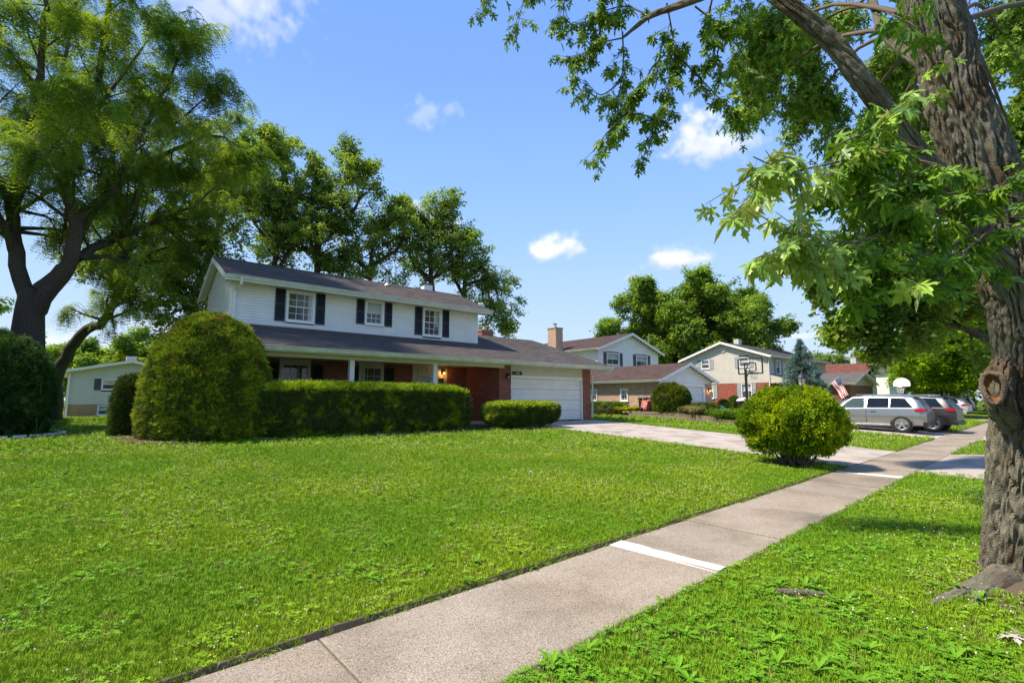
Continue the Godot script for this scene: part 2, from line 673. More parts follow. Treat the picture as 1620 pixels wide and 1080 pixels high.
func build_ground() -> void:
	var b := MB.new()
	var xs := PackedFloat32Array()
	var x := -400.0
	while x < 620.0:
		for e in [DRIVE0, DRIVE1, DRIVE2, DRIVE3]:
			var last: float = xs[-1] if xs.size() else x
			for o in [0.0, 0.03] if e in [DRIVE0, DRIVE2] else [-0.03, 0.0]:
				if e + o > last and e + o < x:
					xs.push_back(e + o)
		xs.push_back(x)
		var d := absf(x - 6.0)
		x += 0.5 if d < 16.0 else (1.5 if d < 60.0 else 30.0)
	var ws := PackedFloat32Array([-700, -400, -250, -150, -110, -90, -75, -65, -58, -53, -50, -46, -42, -38, -34, -30, -26, -22, -18, -15])
	var w := -13.3
	while w < -0.75:
		ws.push_back(w)
		w += 0.45
	for q in [-0.74, -0.69, -0.64, 0.0, 0.64, 0.68, 0.74]:
		ws.push_back(q)
	w = 1.0
	while w < 5.0:
		ws.push_back(w)
		w += 0.35
	for q in [5.03, 5.1, 8.0, 15.0, 40.0, 120.0, 400.0]:
		ws.push_back(q)
	for j in ws.size() - 1:
		for i in xs.size() - 1:
			var p: Array[Vector3] = []
			for k in [[i, j], [i + 1, j], [i + 1, j + 1], [i, j + 1]]:
				var xx := xs[k[0]]
				var zz := walk_z(xx) + ws[k[1]]
				p.push_back(Vector3(xx, ground_y(xx, zz), zz))
			b.quad(p[0], p[1], p[2], p[3], UP)
	var g := put(b, "ground", M.ground)
	tag(g, "", "", "", "structure")
	# the street beyond the parkway, with its kerb
	b = MB.new()
	var k0 := 5.0
	b.quad(Vector3(-400, -0.13, walk_z(-400) + k0), Vector3(620, -0.13, walk_z(620) + k0), Vector3(620, -0.13, walk_z(620) + k0 + 8.0), Vector3(-400, -0.13, walk_z(-400) + k0 + 8.0), UP)
	tag(put(b, "road", M.asphalt), "", "", "", "structure")
	b = MB.new()
	for i in 60:
		var xa := -60.0 + i * 3.0
		var bs := Basis(UP, atan(0.055))
		b.box(Vector3(xa + 1.5, -0.06, walk_z(xa + 1.5) + k0 - 0.075), Vector3(2.99, 0.16, 0.15), bs)
	tag(put(b, "kerb", M.concrete), "", "", "", "structure")


func build_walks() -> void:
	var s := structure("pavement")
	# slabs 1.7 m long; joints where the photograph shows them
	var x := 1.35 - 1.7 * 8
	var k := 0
	while x < 76.0:
		var a := x + 0.006
		var e := x + 1.694
		var b := MB.new()
		var tone := 1.0 + 0.07 * sin(k * 2.3) + 0.05 * sin(k * 5.1)
		if k == 14:
			tone = 0.8
		b.col = Color(tone, tone * (1.0 - 0.012 * sin(k * 3.7)), tone * (1.0 - 0.03 * sin(k * 3.7)))
		var top := 0.0 + 0.006 * sin(k * 1.9)
		var tilt := 0.004 * sin(k * 4.3)
		var za := walk_z(a)
		var ze := walk_z(e)
		var pts := [Vector3(a, top - tilt, za - WALK), Vector3(e, top + tilt, ze - WALK), Vector3(e, top + tilt, ze + WALK), Vector3(a, top - tilt, za + WALK)]
		var ctr: Vector3 = (pts[0] + pts[2]) * 0.5
		var inn := []
		for p in pts:
			inn.append(p + Vector3(signf(ctr.x - p.x) * 0.012, 0.006, signf(ctr.z - p.z) * 0.012))
		for i in 4:
			var j := (i + 1) % 4
			b.quad(pts[i], pts[j], inn[j], inn[i], UP * 0.3 + (pts[i] + pts[j]) * 0.5 - ctr)
			b.quad(pts[i], pts[j], pts[j] - UP * 0.1, pts[i] - UP * 0.1, (pts[i] + pts[j]) * 0.5 - ctr)
		# two halves, so that the speckle is not one flat sheet
		b.quad(inn[0], inn[1], inn[2], inn[3], UP)
		put(b, "slab", M.concrete, s)
		x += 1.7
		k += 1
	# pale cement ramps where two slabs have heaved
	for q in [[4.75, 0.20, 0.02], [13.25, 0.28, 0.02]]:
		var b := MB.new()
		var x0: float = q[0]
		var wd: float = q[1]
		var sl := 0.16
		var n := 14
		for i in n:
			var t0 := float(i) / n
			var t1 := float(i + 1) / n
			var z0 := walk_z(x0) - WALK + 0.012 + t0 * (2 * WALK - 0.024)
			var z1 := walk_z(x0) - WALK + 0.012 + t1 * (2 * WALK - 0.024)
			var o0 := x0 + (t0 - 0.5) * sl * 0.4 - 0.03
			var o1 := x0 + (t1 - 0.5) * sl * 0.4 - 0.03
			var wa := wd * (1.0 + 0.25 * noise.get_noise_2d(x0, t0 * 3.0))
			var wb := wd * (1.0 + 0.25 * noise.get_noise_2d(x0, t1 * 3.0))
			b.quad(Vector3(o0, 0.006, z0), Vector3(o0 + wa, 0.021, z0), Vector3(o1 + wb, 0.021, z1), Vector3(o1, 0.006, z1), UP)
			b.quad(Vector3(o0 + wa, 0.021, z0), Vector3(o1 + wb, 0.021, z1), Vector3(o1 + wb + 0.02, 0.008, z1), Vector3(o0 + wa + 0.02, 0.008, z0), UP)
			b.quad(Vector3(o0, 0.006, z0), Vector3(o1, 0.006, z1), Vector3(o1, -0.02, z1), Vector3(o0, -0.02, z0), Vector3.LEFT)
		put(b, "cement_patch", M.patch_cement, s)
	# the cut soil edge of the lawn beside the slabs
	for sd in [-1.0, 1.0]:
		var b := MB.new()
		var xa := -13.0
		while xa < 60.0:
			var xb := xa + 0.25
			if not (on_drive(xa) or on_drive(xb)):
				var q: Array[Vector3] = []
				for xx in [xa, xb]:
					var j: float = 0.02 * noise.get_noise_2d(xx * 5.0, sd * 7.0)
					var z0: float = walk_z(xx) + sd * (WALK - 0.002)
					var z1: float = walk_z(xx) + sd * (WALK + 0.040 + j * 0.2)
					var z2: float = walk_z(xx) + sd * (WALK + 0.085 + j)
					q.push_back(Vector3(xx, -0.05, z0))
					q.push_back(Vector3(xx, lawn_y(xx, z2) + 0.012 + j * 0.3, z1))
					q.push_back(Vector3(xx, lawn_y(xx, z2) + 0.006, z2))
				b.quad(q[0], q[1], q[4], q[3], UP)
				b.quad(q[1], q[2], q[5], q[4], UP)
			xa = xb
		put(b, "soil_edge", M.soil, s)
	# driveways: slabs from garage to pavement, then the apron to the kerb
	for dr in [["driveway", DRIVE0, DRIVE1, -17.44], ["driveway_001", DRIVE2, DRIVE3, -18.0]]:
		var d := structure(dr[0])
		var x0: float = dr[1]
		var x1: float = dr[2]
		var xm := (x0 + x1) * 0.5
		for half in [[x0, xm - 0.006], [xm + 0.006, x1]]:
			var nsl := 4
			for i in nsl:
				var b := MB.new()
				var m := 5
				for j in m:
					var q: Array[Vector3] = []
					for cc in [[0, j], [1, j], [1, j + 1], [0, j + 1]]:
						var xx: float = half[cc[0]]
						var zend := walk_z(xx) - WALK - 0.012
						var z0 := lerpf(dr[3], zend, float(i) / nsl) + 0.006
						var z1 := lerpf(dr[3], zend, float(i + 1) / nsl) - 0.006
						var zz := lerpf(z0, z1, float(cc[1]) / m)
						var yy := drive_y(xx, minf(zz, walk_z(xx) - WALK - 0.1))
						yy = lerpf(yy, 0.004, clampf(1.0 - (zend - zz) / 1.2, 0.0, 1.0))
						q.push_back(Vector3(xx, yy, zz))
					b.quad(q[0], q[1], q[2], q[3], UP)
					for e in [[q[0], q[3], Vector3.LEFT], [q[1], q[2], Vector3.RIGHT]]:
						b.quad(e[0], e[1], e[1] - UP * 0.09, e[0] - UP * 0.09, e[2])
				put(b, "slab", M.drive_concrete, d)
		for half in [[x0 - 0.2, xm - 0.006, -0.9], [xm + 0.006, x1 + 0.2, 0.9]]:
			var b := MB.new()
			var za: float = walk_z(half[0]) + WALK + 0.014
			var zb: float = walk_z(half[1]) + WALK + 0.014
			var fl0: float = half[0] + minf(half[2], 0.0)
			var fl1: float = half[1] + maxf(half[2], 0.0)
			var q := [Vector3(half[0], 0.004, za), Vector3(half[1], 0.004, zb), Vector3(fl1, -0.1 + 0.13, walk_z(fl1) + 4.8), Vector3(fl0, 0.03, walk_z(fl0) + 4.8)]
			var mid := [Vector3(half[0], 0.045, za + 0.5), Vector3(half[1], 0.045, zb + 0.5)]
			b.quad(q[0], q[1], mid[1], mid[0], UP)
			b.quad(mid[0], mid[1], q[2], q[3], UP)
			b.quad(q[0], mid[0], mid[0] - UP * 0.15, q[0] - UP * 0.15, Vector3.LEFT)
			b.quad(mid[0], q[3], q[3] - UP * 0.15, mid[0] - UP * 0.15, Vector3.LEFT)
			b.quad(q[1], mid[1], mid[1] - UP * 0.15, q[1] - UP * 0.15, Vector3.RIGHT)
			put(b, "apron_slab", M.drive_concrete, d)


# ------------------------------------------------------------------ building helpers
# a wall frame: origin o (y is absolute), u along the wall, n outwards
class WF:
	var o: Vector3
	var u: Vector3
	var n: Vector3
	func _init(o_: Vector3, u_: Vector3, n_: Vector3) -> void:
		o = Vector3(o_.x, 0, o_.z)
		u = u_
		n = n_
	func p(a: float, y: float, d: float) -> Vector3:
		return o + u * a + Vector3.UP * y + n * d


func lbox(b: MB, f: WF, ua: float, ub: float, ya: float, yb: float, na: float, nb: float) -> void:
	b.box(f.p((ua + ub) * 0.5, (ya + yb) * 0.5, (na + nb) * 0.5), Vector3(absf(ub - ua), absf(yb - ya), absf(nb - na)), Basis(f.u, UP, f.n))


func gaps(a: float, e: float, y0: float, y1: float, openings: Array) -> Array:
	var segs := [[a, e]]
	for r: Rect2 in openings:
		if r.position.y < y1 - 0.002 and r.end.y > y0 + 0.002:
			var out := []
			for s in segs:
				if r.end.x <= s[0] or r.position.x >= s[1]:
					out.append(s)
					continue
				if r.position.x > s[0]:
					out.append([s[0], r.position.x])
				if r.end.x < s[1]:
					out.append([r.end.x, s[1]])
			segs = out
	return segs


# lapped boards; gable = [centre u, peak y, slope]
func siding(parent: Node, f: WF, ua: float, ub: float, y0: float, y1: float, openings: Array, expo: float, m: Material, gable := []) -> void:
	var b := MB.new()
	var y := y0
	while y < y1 - 0.01:
		var t := minf(y + expo, y1)
		var a := ua
		var e := ub
		if gable:
			var hw: float = (gable[1] - t) / gable[2]
			a = maxf(ua, gable[0] - hw)
			e = minf(ub, gable[0] + hw)
		if e > a:
			for s in gaps(a, e, y, t, openings):
				# boards of limited length, each lying a little differently
				var x: float = s[0]
				while x < s[1] - 0.001:
					var l := minf(s[1], x + rnd(2.4, 3.9))
					var pr := 0.017 + rnd(-0.0015, 0.0015)
					var g := t - 0.013
					b.quad(f.p(x, y, pr), f.p(l, y, pr), f.p(l, g, 0.004), f.p(x, g, 0.004), f.n)
					b.quad(f.p(x, y, pr), f.p(l, y, pr), f.p(l, y, -0.022), f.p(x, y, -0.022), -UP)
					b.quad(f.p(x, g, 0.004), f.p(l, g, 0.004), f.p(l, g, -0.022), f.p(x, g, -0.022), UP)
					b.quad(f.p(x, g, -0.022), f.p(l, g, -0.022), f.p(l, t, -0.022), f.p(x, t, -0.022), f.n)
					x = l
				b.quad(f.p(s[0], y, -0.05), f.p(s[1], y, -0.05), f.p(s[1], t, -0.05), f.p(s[0], t, -0.05), -f.n)
		y = t
	var o := put(b, "siding", m, parent)
	o.set_meta("kind", "stuff")


func bricks(parent: Node, f: WF, ua: float, ub: float, y0: float, y1: float, openings: Array, tone: Color, spread := 0.22, proud := 0.0) -> void:
	var b := MB.new()
	var mo := MB.new()
	var y := y0
	var k := 0
	while y < y1 - 0.02:
		var t := minf(y + 0.075, y1)
		for s in gaps(ua, ub, y, t, openings):
			mo.quad(f.p(s[0], y, proud - 0.009), f.p(s[1], y, proud - 0.009), f.p(s[1], t, proud - 0.009), f.p(s[0], t, proud - 0.009), f.n)
			var x := floorf((s[0] - ua) / 0.225) * 0.225 + ua - (0.1125 if k % 2 else 0.0)
			while x < s[1]:
				var a := maxf(x + 0.005, s[0])
				var e := minf(x + 0.22, s[1])
				x += 0.225
				if e - a < 0.02:
					continue
				var q := 1.0 + rnd(-spread, spread)
				b.col = Color(tone.r * q, tone.g * q * rnd(0.9, 1.1), tone.b * q * rnd(0.88, 1.1))
				var d := proud + rnd(-0.002, 0.002)
				var p0 := f.p(a, y + 0.005, d)
				var p1 := f.p(e, y + 0.005, d)
				var p2 := f.p(e, t - 0.005, d)
				var p3 := f.p(a, t - 0.005, d)
				var back := f.n * -0.012
				b.quad(p0, p1, p2, p3, f.n)
				b.quad(p0, p1, p1 + back, p0 + back, -UP)
				b.quad(p3, p2, p2 + back, p3 + back, UP)
				b.quad(p0, p3, p3 + back, p0 + back, -f.u)
				b.quad(p1, p2, p2 + back, p1 + back, f.u)
		y = t
		k += 1
	put(b, "brickwork", M.brick, parent).set_meta("kind", "stuff")
	put(mo, "mortar", M.mortar, parent)


# shingled slope with corners: eave e0-e1, ridge r0-r1
func shingles(parent: Node, e0: Vector3, e1: Vector3, r0: Vector3, r1: Vector3, tone: Color, tab := 0.32, course := 0.15, called := "roof") -> MeshInstance3D:
	var b := MB.new()
	var nrm := (e1 - e0).cross(r0 - e0).normalized()
	if nrm.y < 0.0:
		nrm = -nrm
	var rows := maxi(2, int((r0 - e0).length() / course))
	for k in rows:
		var t0 := float(k) / rows
		var t1 := minf(1.0, float(k + 1) / rows + 0.15 / rows)
		var a0 := e0.lerp(r0, t0)
		var a1 := e1.lerp(r1, t0)
		var c0 := e0.lerp(r0, t1)
		var c1 := e1.lerp(r1, t1)
		var length := a0.distance_to(a1)
		var x := -rnd(0, tab)
		while x < length:
			var s := clampf(x / length, 0.0, 1.0)
			x += tab * rnd(0.6, 1.5)
			var e := clampf(x / length, 0.0, 1.0)
			var q := rnd(0.72, 1.25)
			b.col = Color(tone.r * q, tone.g * q * rnd(0.97, 1.03), tone.b * q)
			var lift := nrm * rnd(0.010, 0.016)
			var p0 := a0.lerp(a1, s) + lift
			var p1 := a0.lerp(a1, e) + lift
			b.quad(p0, p1, c0.lerp(c1, e) + nrm * 0.004, c0.lerp(c1, s) + nrm * 0.004, nrm)
			b.quad(p0, p1, p1 - lift, p0 - lift, (e0 - r0))
	# deck below
	b.col = Color(tone.r * 0.6, tone.g * 0.6, tone.b * 0.6)
	var dn := nrm * -0.03
	b.quad(e0 + dn, e1 + dn, r1 + dn, r0 + dn, -nrm)
	b.quad(e0, e1, e1 + dn, e0 + dn, e0 - r0)
	b.quad(e0, r0, r0 + dn, e0 + dn, e0 - e1)
	b.quad(e1, r1, r1 + dn, e1 + dn, e1 - e0)
	return put(b, called, M.shingle, parent)


# K-shaped gutter along a-b, out is the outward direction
func gutter(parent: Node, a: Vector3, b_: Vector3, out: Vector3, m: Material = null) -> void:
	var b := MB.new()
	var poly := PackedVector2Array([Vector2(0, -0.115), Vector2(0.07, -0.115), Vector2(0.085, -0.06), Vector2(0.115, -0.03), Vector2(0.125, 0.0), Vector2(0.112, 0.0), Vector2(0.10, -0.025), Vector2(0.012, -0.03), Vector2(0, 0)])
	b.prism(poly, a, out, UP, b_ - a)
	put(b, "gutter", m if m else M.gutter_white, parent)


func downspout(parent: Node, pts: Array, m: Material = null, w := 0.07) -> void:
	var b := MB.new()
	for k in pts.size() - 1:
		var d: Vector3 = (pts[k + 1] - pts[k]).normalized() * 0.03
		b.bar(pts[k] - d, pts[k + 1] + d, w, w * 0.8, Vector3.BACK)
	put(b, "downspout", m if m else M.white_trim, parent)


# a sash window in wall frame f: rect (u, y absolute); cols x rows of panes to each sash
func window(parent: Node, f: WF, r: Rect2, cols: int, rows: int, trim: Material, opt := {}) -> Node3D:
	var w := part("window", parent)
	var u0 := r.position.x
	var u1 := r.end.x
	var y0 := r.position.y
	var y1 := r.end.y
	var tr: float = opt.get("trim", 0.075)
	var b := MB.new()
	lbox(b, f, u0, u0 + tr, y0, y1, -0.08, 0.045)
	lbox(b, f, u1 - tr, u1, y0, y1, -0.08, 0.045)
	lbox(b, f, u0 + tr, u1 - tr, y1 - tr, y1, -0.08, 0.045)
	lbox(b, f, u0 + tr, u1 - tr, y0, y0 + tr * 0.8, -0.08, 0.045)
	put(b, "frame", trim, w)
	b = MB.new()
	lbox(b, f, u0 - 0.03, u1 + 0.03, y0 - 0.035, y0, -0.02, 0.075)
	put(b, "sill", trim, w)
	var a := u0 + tr
	var e := u1 - tr
	var s0 := y0 + tr * 0.8
	var s1 := y1 - tr
	var mid := (s0 + s1) * 0.5
	var hung: bool = opt.get("hung", true)
	var sashes := [[mid - 0.018, s1, -0.03], [s0, mid + 0.018, -0.055]] if hung else [[s0, s1, -0.04]]
	var gs := MB.new()
	for k in sashes.size():
		var ya: float = sashes[k][0]
		var yb: float = sashes[k][1]
		var d: float = sashes[k][2]
		b = MB.new()
		var st := 0.036
		lbox(b, f, a, a + st, ya, yb, d - 0.018, d + 0.018)
		lbox(b, f, e - st, e, ya, yb, d - 0.018, d + 0.018)
		lbox(b, f, a + st, e - st, yb - st, yb, d - 0.018, d + 0.018)
		lbox(b, f, a + st, e - st, ya, ya + st, d - 0.018, d + 0.018)
		var grid: bool = cols > 0 and (not opt.has("grid") or k in opt.grid)
		if grid:
			for i in range(1, cols):
				var x := lerpf(a + st, e - st, float(i) / cols)
				lbox(b, f, x - 0.008, x + 0.008, ya + st, yb - st, d - 0.012, d + 0.008)
			for j in range(1, rows):
				var y := lerpf(ya + st, yb - st, float(j) / rows)
				lbox(b, f, a + st, e - st, y - 0.008, y + 0.008, d - 0.0125, d + 0.0075)
		put(b, "sash", opt.get("sash", trim), w)
		gs.quad(f.p(a + st, ya + st, d - 0.004), f.p(e - st, ya + st, d - 0.004), f.p(e - st, yb - st, d - 0.004), f.p(a + st, yb - st, d - 0.004), f.n)
	put(gs, "pane", M.glass, w)
	# the room behind, and what hangs in it
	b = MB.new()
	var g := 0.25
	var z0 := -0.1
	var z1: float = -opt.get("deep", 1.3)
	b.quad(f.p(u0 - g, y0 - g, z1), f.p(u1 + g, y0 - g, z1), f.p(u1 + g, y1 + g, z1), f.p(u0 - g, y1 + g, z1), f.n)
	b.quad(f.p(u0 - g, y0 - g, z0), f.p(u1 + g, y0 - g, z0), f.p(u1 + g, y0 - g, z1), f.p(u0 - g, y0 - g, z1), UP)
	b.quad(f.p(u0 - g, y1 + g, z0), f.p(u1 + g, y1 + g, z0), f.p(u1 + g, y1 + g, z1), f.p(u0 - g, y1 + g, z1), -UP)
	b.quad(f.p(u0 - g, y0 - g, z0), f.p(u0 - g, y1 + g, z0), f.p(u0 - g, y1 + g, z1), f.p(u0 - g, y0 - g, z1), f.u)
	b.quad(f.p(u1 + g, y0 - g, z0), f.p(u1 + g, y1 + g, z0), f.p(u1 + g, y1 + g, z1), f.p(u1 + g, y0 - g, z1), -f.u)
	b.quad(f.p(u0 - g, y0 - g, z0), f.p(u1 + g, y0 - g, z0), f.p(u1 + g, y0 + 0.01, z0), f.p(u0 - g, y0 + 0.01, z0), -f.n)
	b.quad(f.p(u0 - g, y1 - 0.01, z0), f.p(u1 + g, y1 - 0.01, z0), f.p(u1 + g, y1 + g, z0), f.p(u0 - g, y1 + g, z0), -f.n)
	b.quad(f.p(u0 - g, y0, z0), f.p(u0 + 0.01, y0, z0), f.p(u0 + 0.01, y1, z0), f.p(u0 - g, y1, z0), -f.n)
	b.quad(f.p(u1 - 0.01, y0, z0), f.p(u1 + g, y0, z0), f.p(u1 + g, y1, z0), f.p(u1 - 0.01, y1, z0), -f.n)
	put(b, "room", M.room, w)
	for c in opt.get("curtain", []):
		b = MB.new()
		var n := 26
		for i in n:
			var t0: float = lerpf(c[0], c[1], float(i) / n)
			var t1: float = lerpf(c[0], c[1], float(i + 1) / n)
			var d0 := -0.17 + 0.022 * sin(t0 * 40.0) + 0.012 * sin(t0 * 97.0)
			var d1 := -0.17 + 0.022 * sin(t1 * 40.0) + 0.012 * sin(t1 * 97.0)
			b.quad(f.p(lerpf(a, e, t0), lerpf(s0, s1, c[2]), d0), f.p(lerpf(a, e, t1), lerpf(s0, s1, c[2]), d1), f.p(lerpf(a, e, t1), s1 + 0.03, d1 * 0.9), f.p(lerpf(a, e, t0), s1 + 0.03, d0 * 0.9), f.n)
		put(b, "curtain", M.curtain, w)
	if opt.has("blind"):
		b = MB.new()
		var y := s1
		while y > lerpf(s0, s1, opt.blind):
			b.quad(f.p(a, y, -0.12), f.p(e, y, -0.12), f.p(e, y - 0.024, -0.106), f.p(a, y - 0.024, -0.106), f.n)
			y -= 0.028
		put(b, "blind", M.curtain, w)
	return w


func shutter(parent: Node, f: WF, ua: float, ub: float, y0: float, y1: float, m: Material) -> void:
	var b := MB.new()
	var d := 0.05
	lbox(b, f, ua, ub, y0, y1, 0.015, 0.028)
	lbox(b, f, ua, ua + 0.05, y0, y1, 0.028, d)
	lbox(b, f, ub - 0.05, ub, y0, y1, 0.028, d)
	var mid := (y0 + y1) * 0.5
	for q in [[y0, y0 + 0.07], [mid - 0.03, mid + 0.03], [y1 - 0.07, y1]]:
		lbox(b, f, ua + 0.05, ub - 0.05, q[0], q[1], 0.028, d - 0.001)
	for q in [[y0 + 0.07, mid - 0.03], [mid + 0.03, y1 - 0.07]]:
		var y: float = q[0]
		while y < q[1] - 0.02:
			b.quad(f.p(ua + 0.05, y, d - 0.004), f.p(ub - 0.05, y, d - 0.004), f.p(ub - 0.05, y + 0.034, 0.03), f.p(ua + 0.05, y + 0.034, 0.03), f.n + UP)
			b.quad(f.p(ua + 0.05, y, d - 0.004), f.p(ub - 0.05, y, d - 0.004), f.p(ub - 0.05, y, 0.028), f.p(ua + 0.05, y, 0.028), -UP)
			y += 0.036
	put(b, "shutter", m, parent)


# overhead garage door: sections, each a part
func garage_door(parent: Node, f: WF, u0: float, u1: float, y0: float, y1: float, m: Material, rows := 4) -> void:
	var d := part("garage_door", parent)
	for k in rows:
		var ya := lerpf(y0, y1, float(k) / rows) + 0.004
		var yb := lerpf(y0, y1, float(k + 1) / rows) - 0.004
		var b := MB.new()
		var mid := (ya + yb) * 0.5
		for q in [[ya, mid - 0.005], [mid + 0.005, yb]]:
			lbox(b, f, u0, u1, q[0] + 0.008, q[1] - 0.008, -0.14, -0.10)
			b.quad(f.p(u0, q[1] - 0.008, -0.10), f.p(u1, q[1] - 0.008, -0.10), f.p(u1, q[1], -0.112), f.p(u0, q[1], -0.112), f.n + UP)
			b.quad(f.p(u0, q[0] + 0.008, -0.10), f.p(u1, q[0] + 0.008, -0.10), f.p(u1, q[0], -0.112), f.p(u0, q[0], -0.112), f.n - UP)
		lbox(b, f, u0, u1, ya, yb, -0.15, -0.113)
		put(b, "door_section", m, d)


func wall_lantern(parent: Node, p: Vector3, n: Vector3, lit: bool, called := "wall_lamp") -> void:
	var w := part(called, parent)
	var b := MB.new()
	b.box(p + n * 0.02 + UP * 0.05, Vector3(0.11, 0.18, 0.11) - n.abs() * 0.07)
	b.bar(p + UP * 0.1, p + n * 0.14 + UP * 0.14, 0.03, 0.03)
	var o := p + n * 0.14
	b.lathe(o, PackedVector2Array([Vector2(0.0, 0.16), Vector2(0.03, 0.14), Vector2(0.10, 0.075), Vector2(0.10, 0.06), Vector2(0.0, 0.06)]), 10)
	b.lathe(o, PackedVector2Array([Vector2(0.0, -0.13), Vector2(0.055, -0.13), Vector2(0.06, -0.115), Vector2(0.0, -0.115)]), 10)
	for k in 4:
		var a := TAU * k / 4 + 0.4
		b.bar(o + Vector3(cos(a) * 0.058, -0.12, sin(a) * 0.058), o + Vector3(cos(a) * 0.085, 0.06, sin(a) * 0.085), 0.012, 0.012)
	put(b, "lamp_housing", M.dark_metal, w)
	b = MB.new()
	b.lathe(o, PackedVector2Array([Vector2(0.0, -0.05), Vector2(0.03, -0.04), Vector2(0.045, 0.0), Vector2(0.03, 0.04), Vector2(0.0, 0.05)]), 12)
	put(b, "bulb", M.bulb if lit else M.curtain, w)
	if lit:
		var l := OmniLight3D.new()
		l.name = "lamp_light"
		l.light_color = Color(1.0, 0.72, 0.42)
		l.light_energy = 0.06
		l.light_size = 0.04
		l.omni_range = 8.0
		l.omni_attenuation = 2.0
		l.shadow_enabled = true
		w.add_child(l)
		l.position = o - origin_of(w)


func plain(parent: Node, called: String, m: Material, boxes: Array) -> MeshInstance3D:
	var b := MB.new()
	for q in boxes:
		b.span(q[0], q[1])
	return put(b, called, m, parent)


# clay flue and metal cap on a brick stack, top at o
func flue(parent: Node, o: Vector3) -> void:
	var b := MB.new()
	b.lathe(o, PackedVector2Array([Vector2(0.13, 0.0), Vector2(0.13, 0.26), Vector2(0.0, 0.26)]), 12)
	put(b, "flue_pot", M.flue_clay, parent)
	b = MB.new()
	for k in 4:
		var a := TAU * k / 4
		b.bar(o + Vector3(cos(a) * 0.12, 0.25, sin(a) * 0.12), o + Vector3(cos(a) * 0.12, 0.36, sin(a) * 0.12), 0.02, 0.02)
	b.lathe(o + UP * 0.36, PackedVector2Array([Vector2(0.0, -0.01), Vector2(0.2, -0.01), Vector2(0.2, 0.012), Vector2(0.05, 0.06), Vector2(0.0, 0.06)]), 12)
	put(b, "flue_cap", M.dark_metal, parent)


# box gable: slanted barge boards on the end of a roof; e0, r, e1 along the edge, out = outward
func barge(parent: Node, e0: Vector3, r: Vector3, e1: Vector3, out: Vector3, m: Material, h := 0.17) -> void:
	var b := MB.new()
	for q in [[e0, r], [e1, r]]:
		var a: Vector3 = q[0]
		var c: Vector3 = q[1]
		var poly := [a + UP * 0.005, c + UP * 0.005, c - UP * h, a - UP * h]
		var o := out * 0.012
		b.quad(poly[0] + o, poly[1] + o, poly[2] + o, poly[3] + o, out)
		b.quad(poly[0] - o, poly[1] - o, poly[2] - o, poly[3] - o, -out)
		b.quad(poly[2] + o, poly[3] + o, poly[3] - o, poly[2] - o, -UP)
		b.quad(poly[0] + o, poly[1] + o, poly[1] - o, poly[0] - o, UP)
		b.quad(poly[0] + o, poly[3] + o, poly[3] - o, poly[0] - o, a - c)
	put(b, "barge_board", m, parent)


# ------------------------------------------------------------------ the white and brick house
const FL := 0.64
const RED := Color(0.27, 0.085, 0.052)
const ROOF := Color(0.138, 0.113, 0.10)

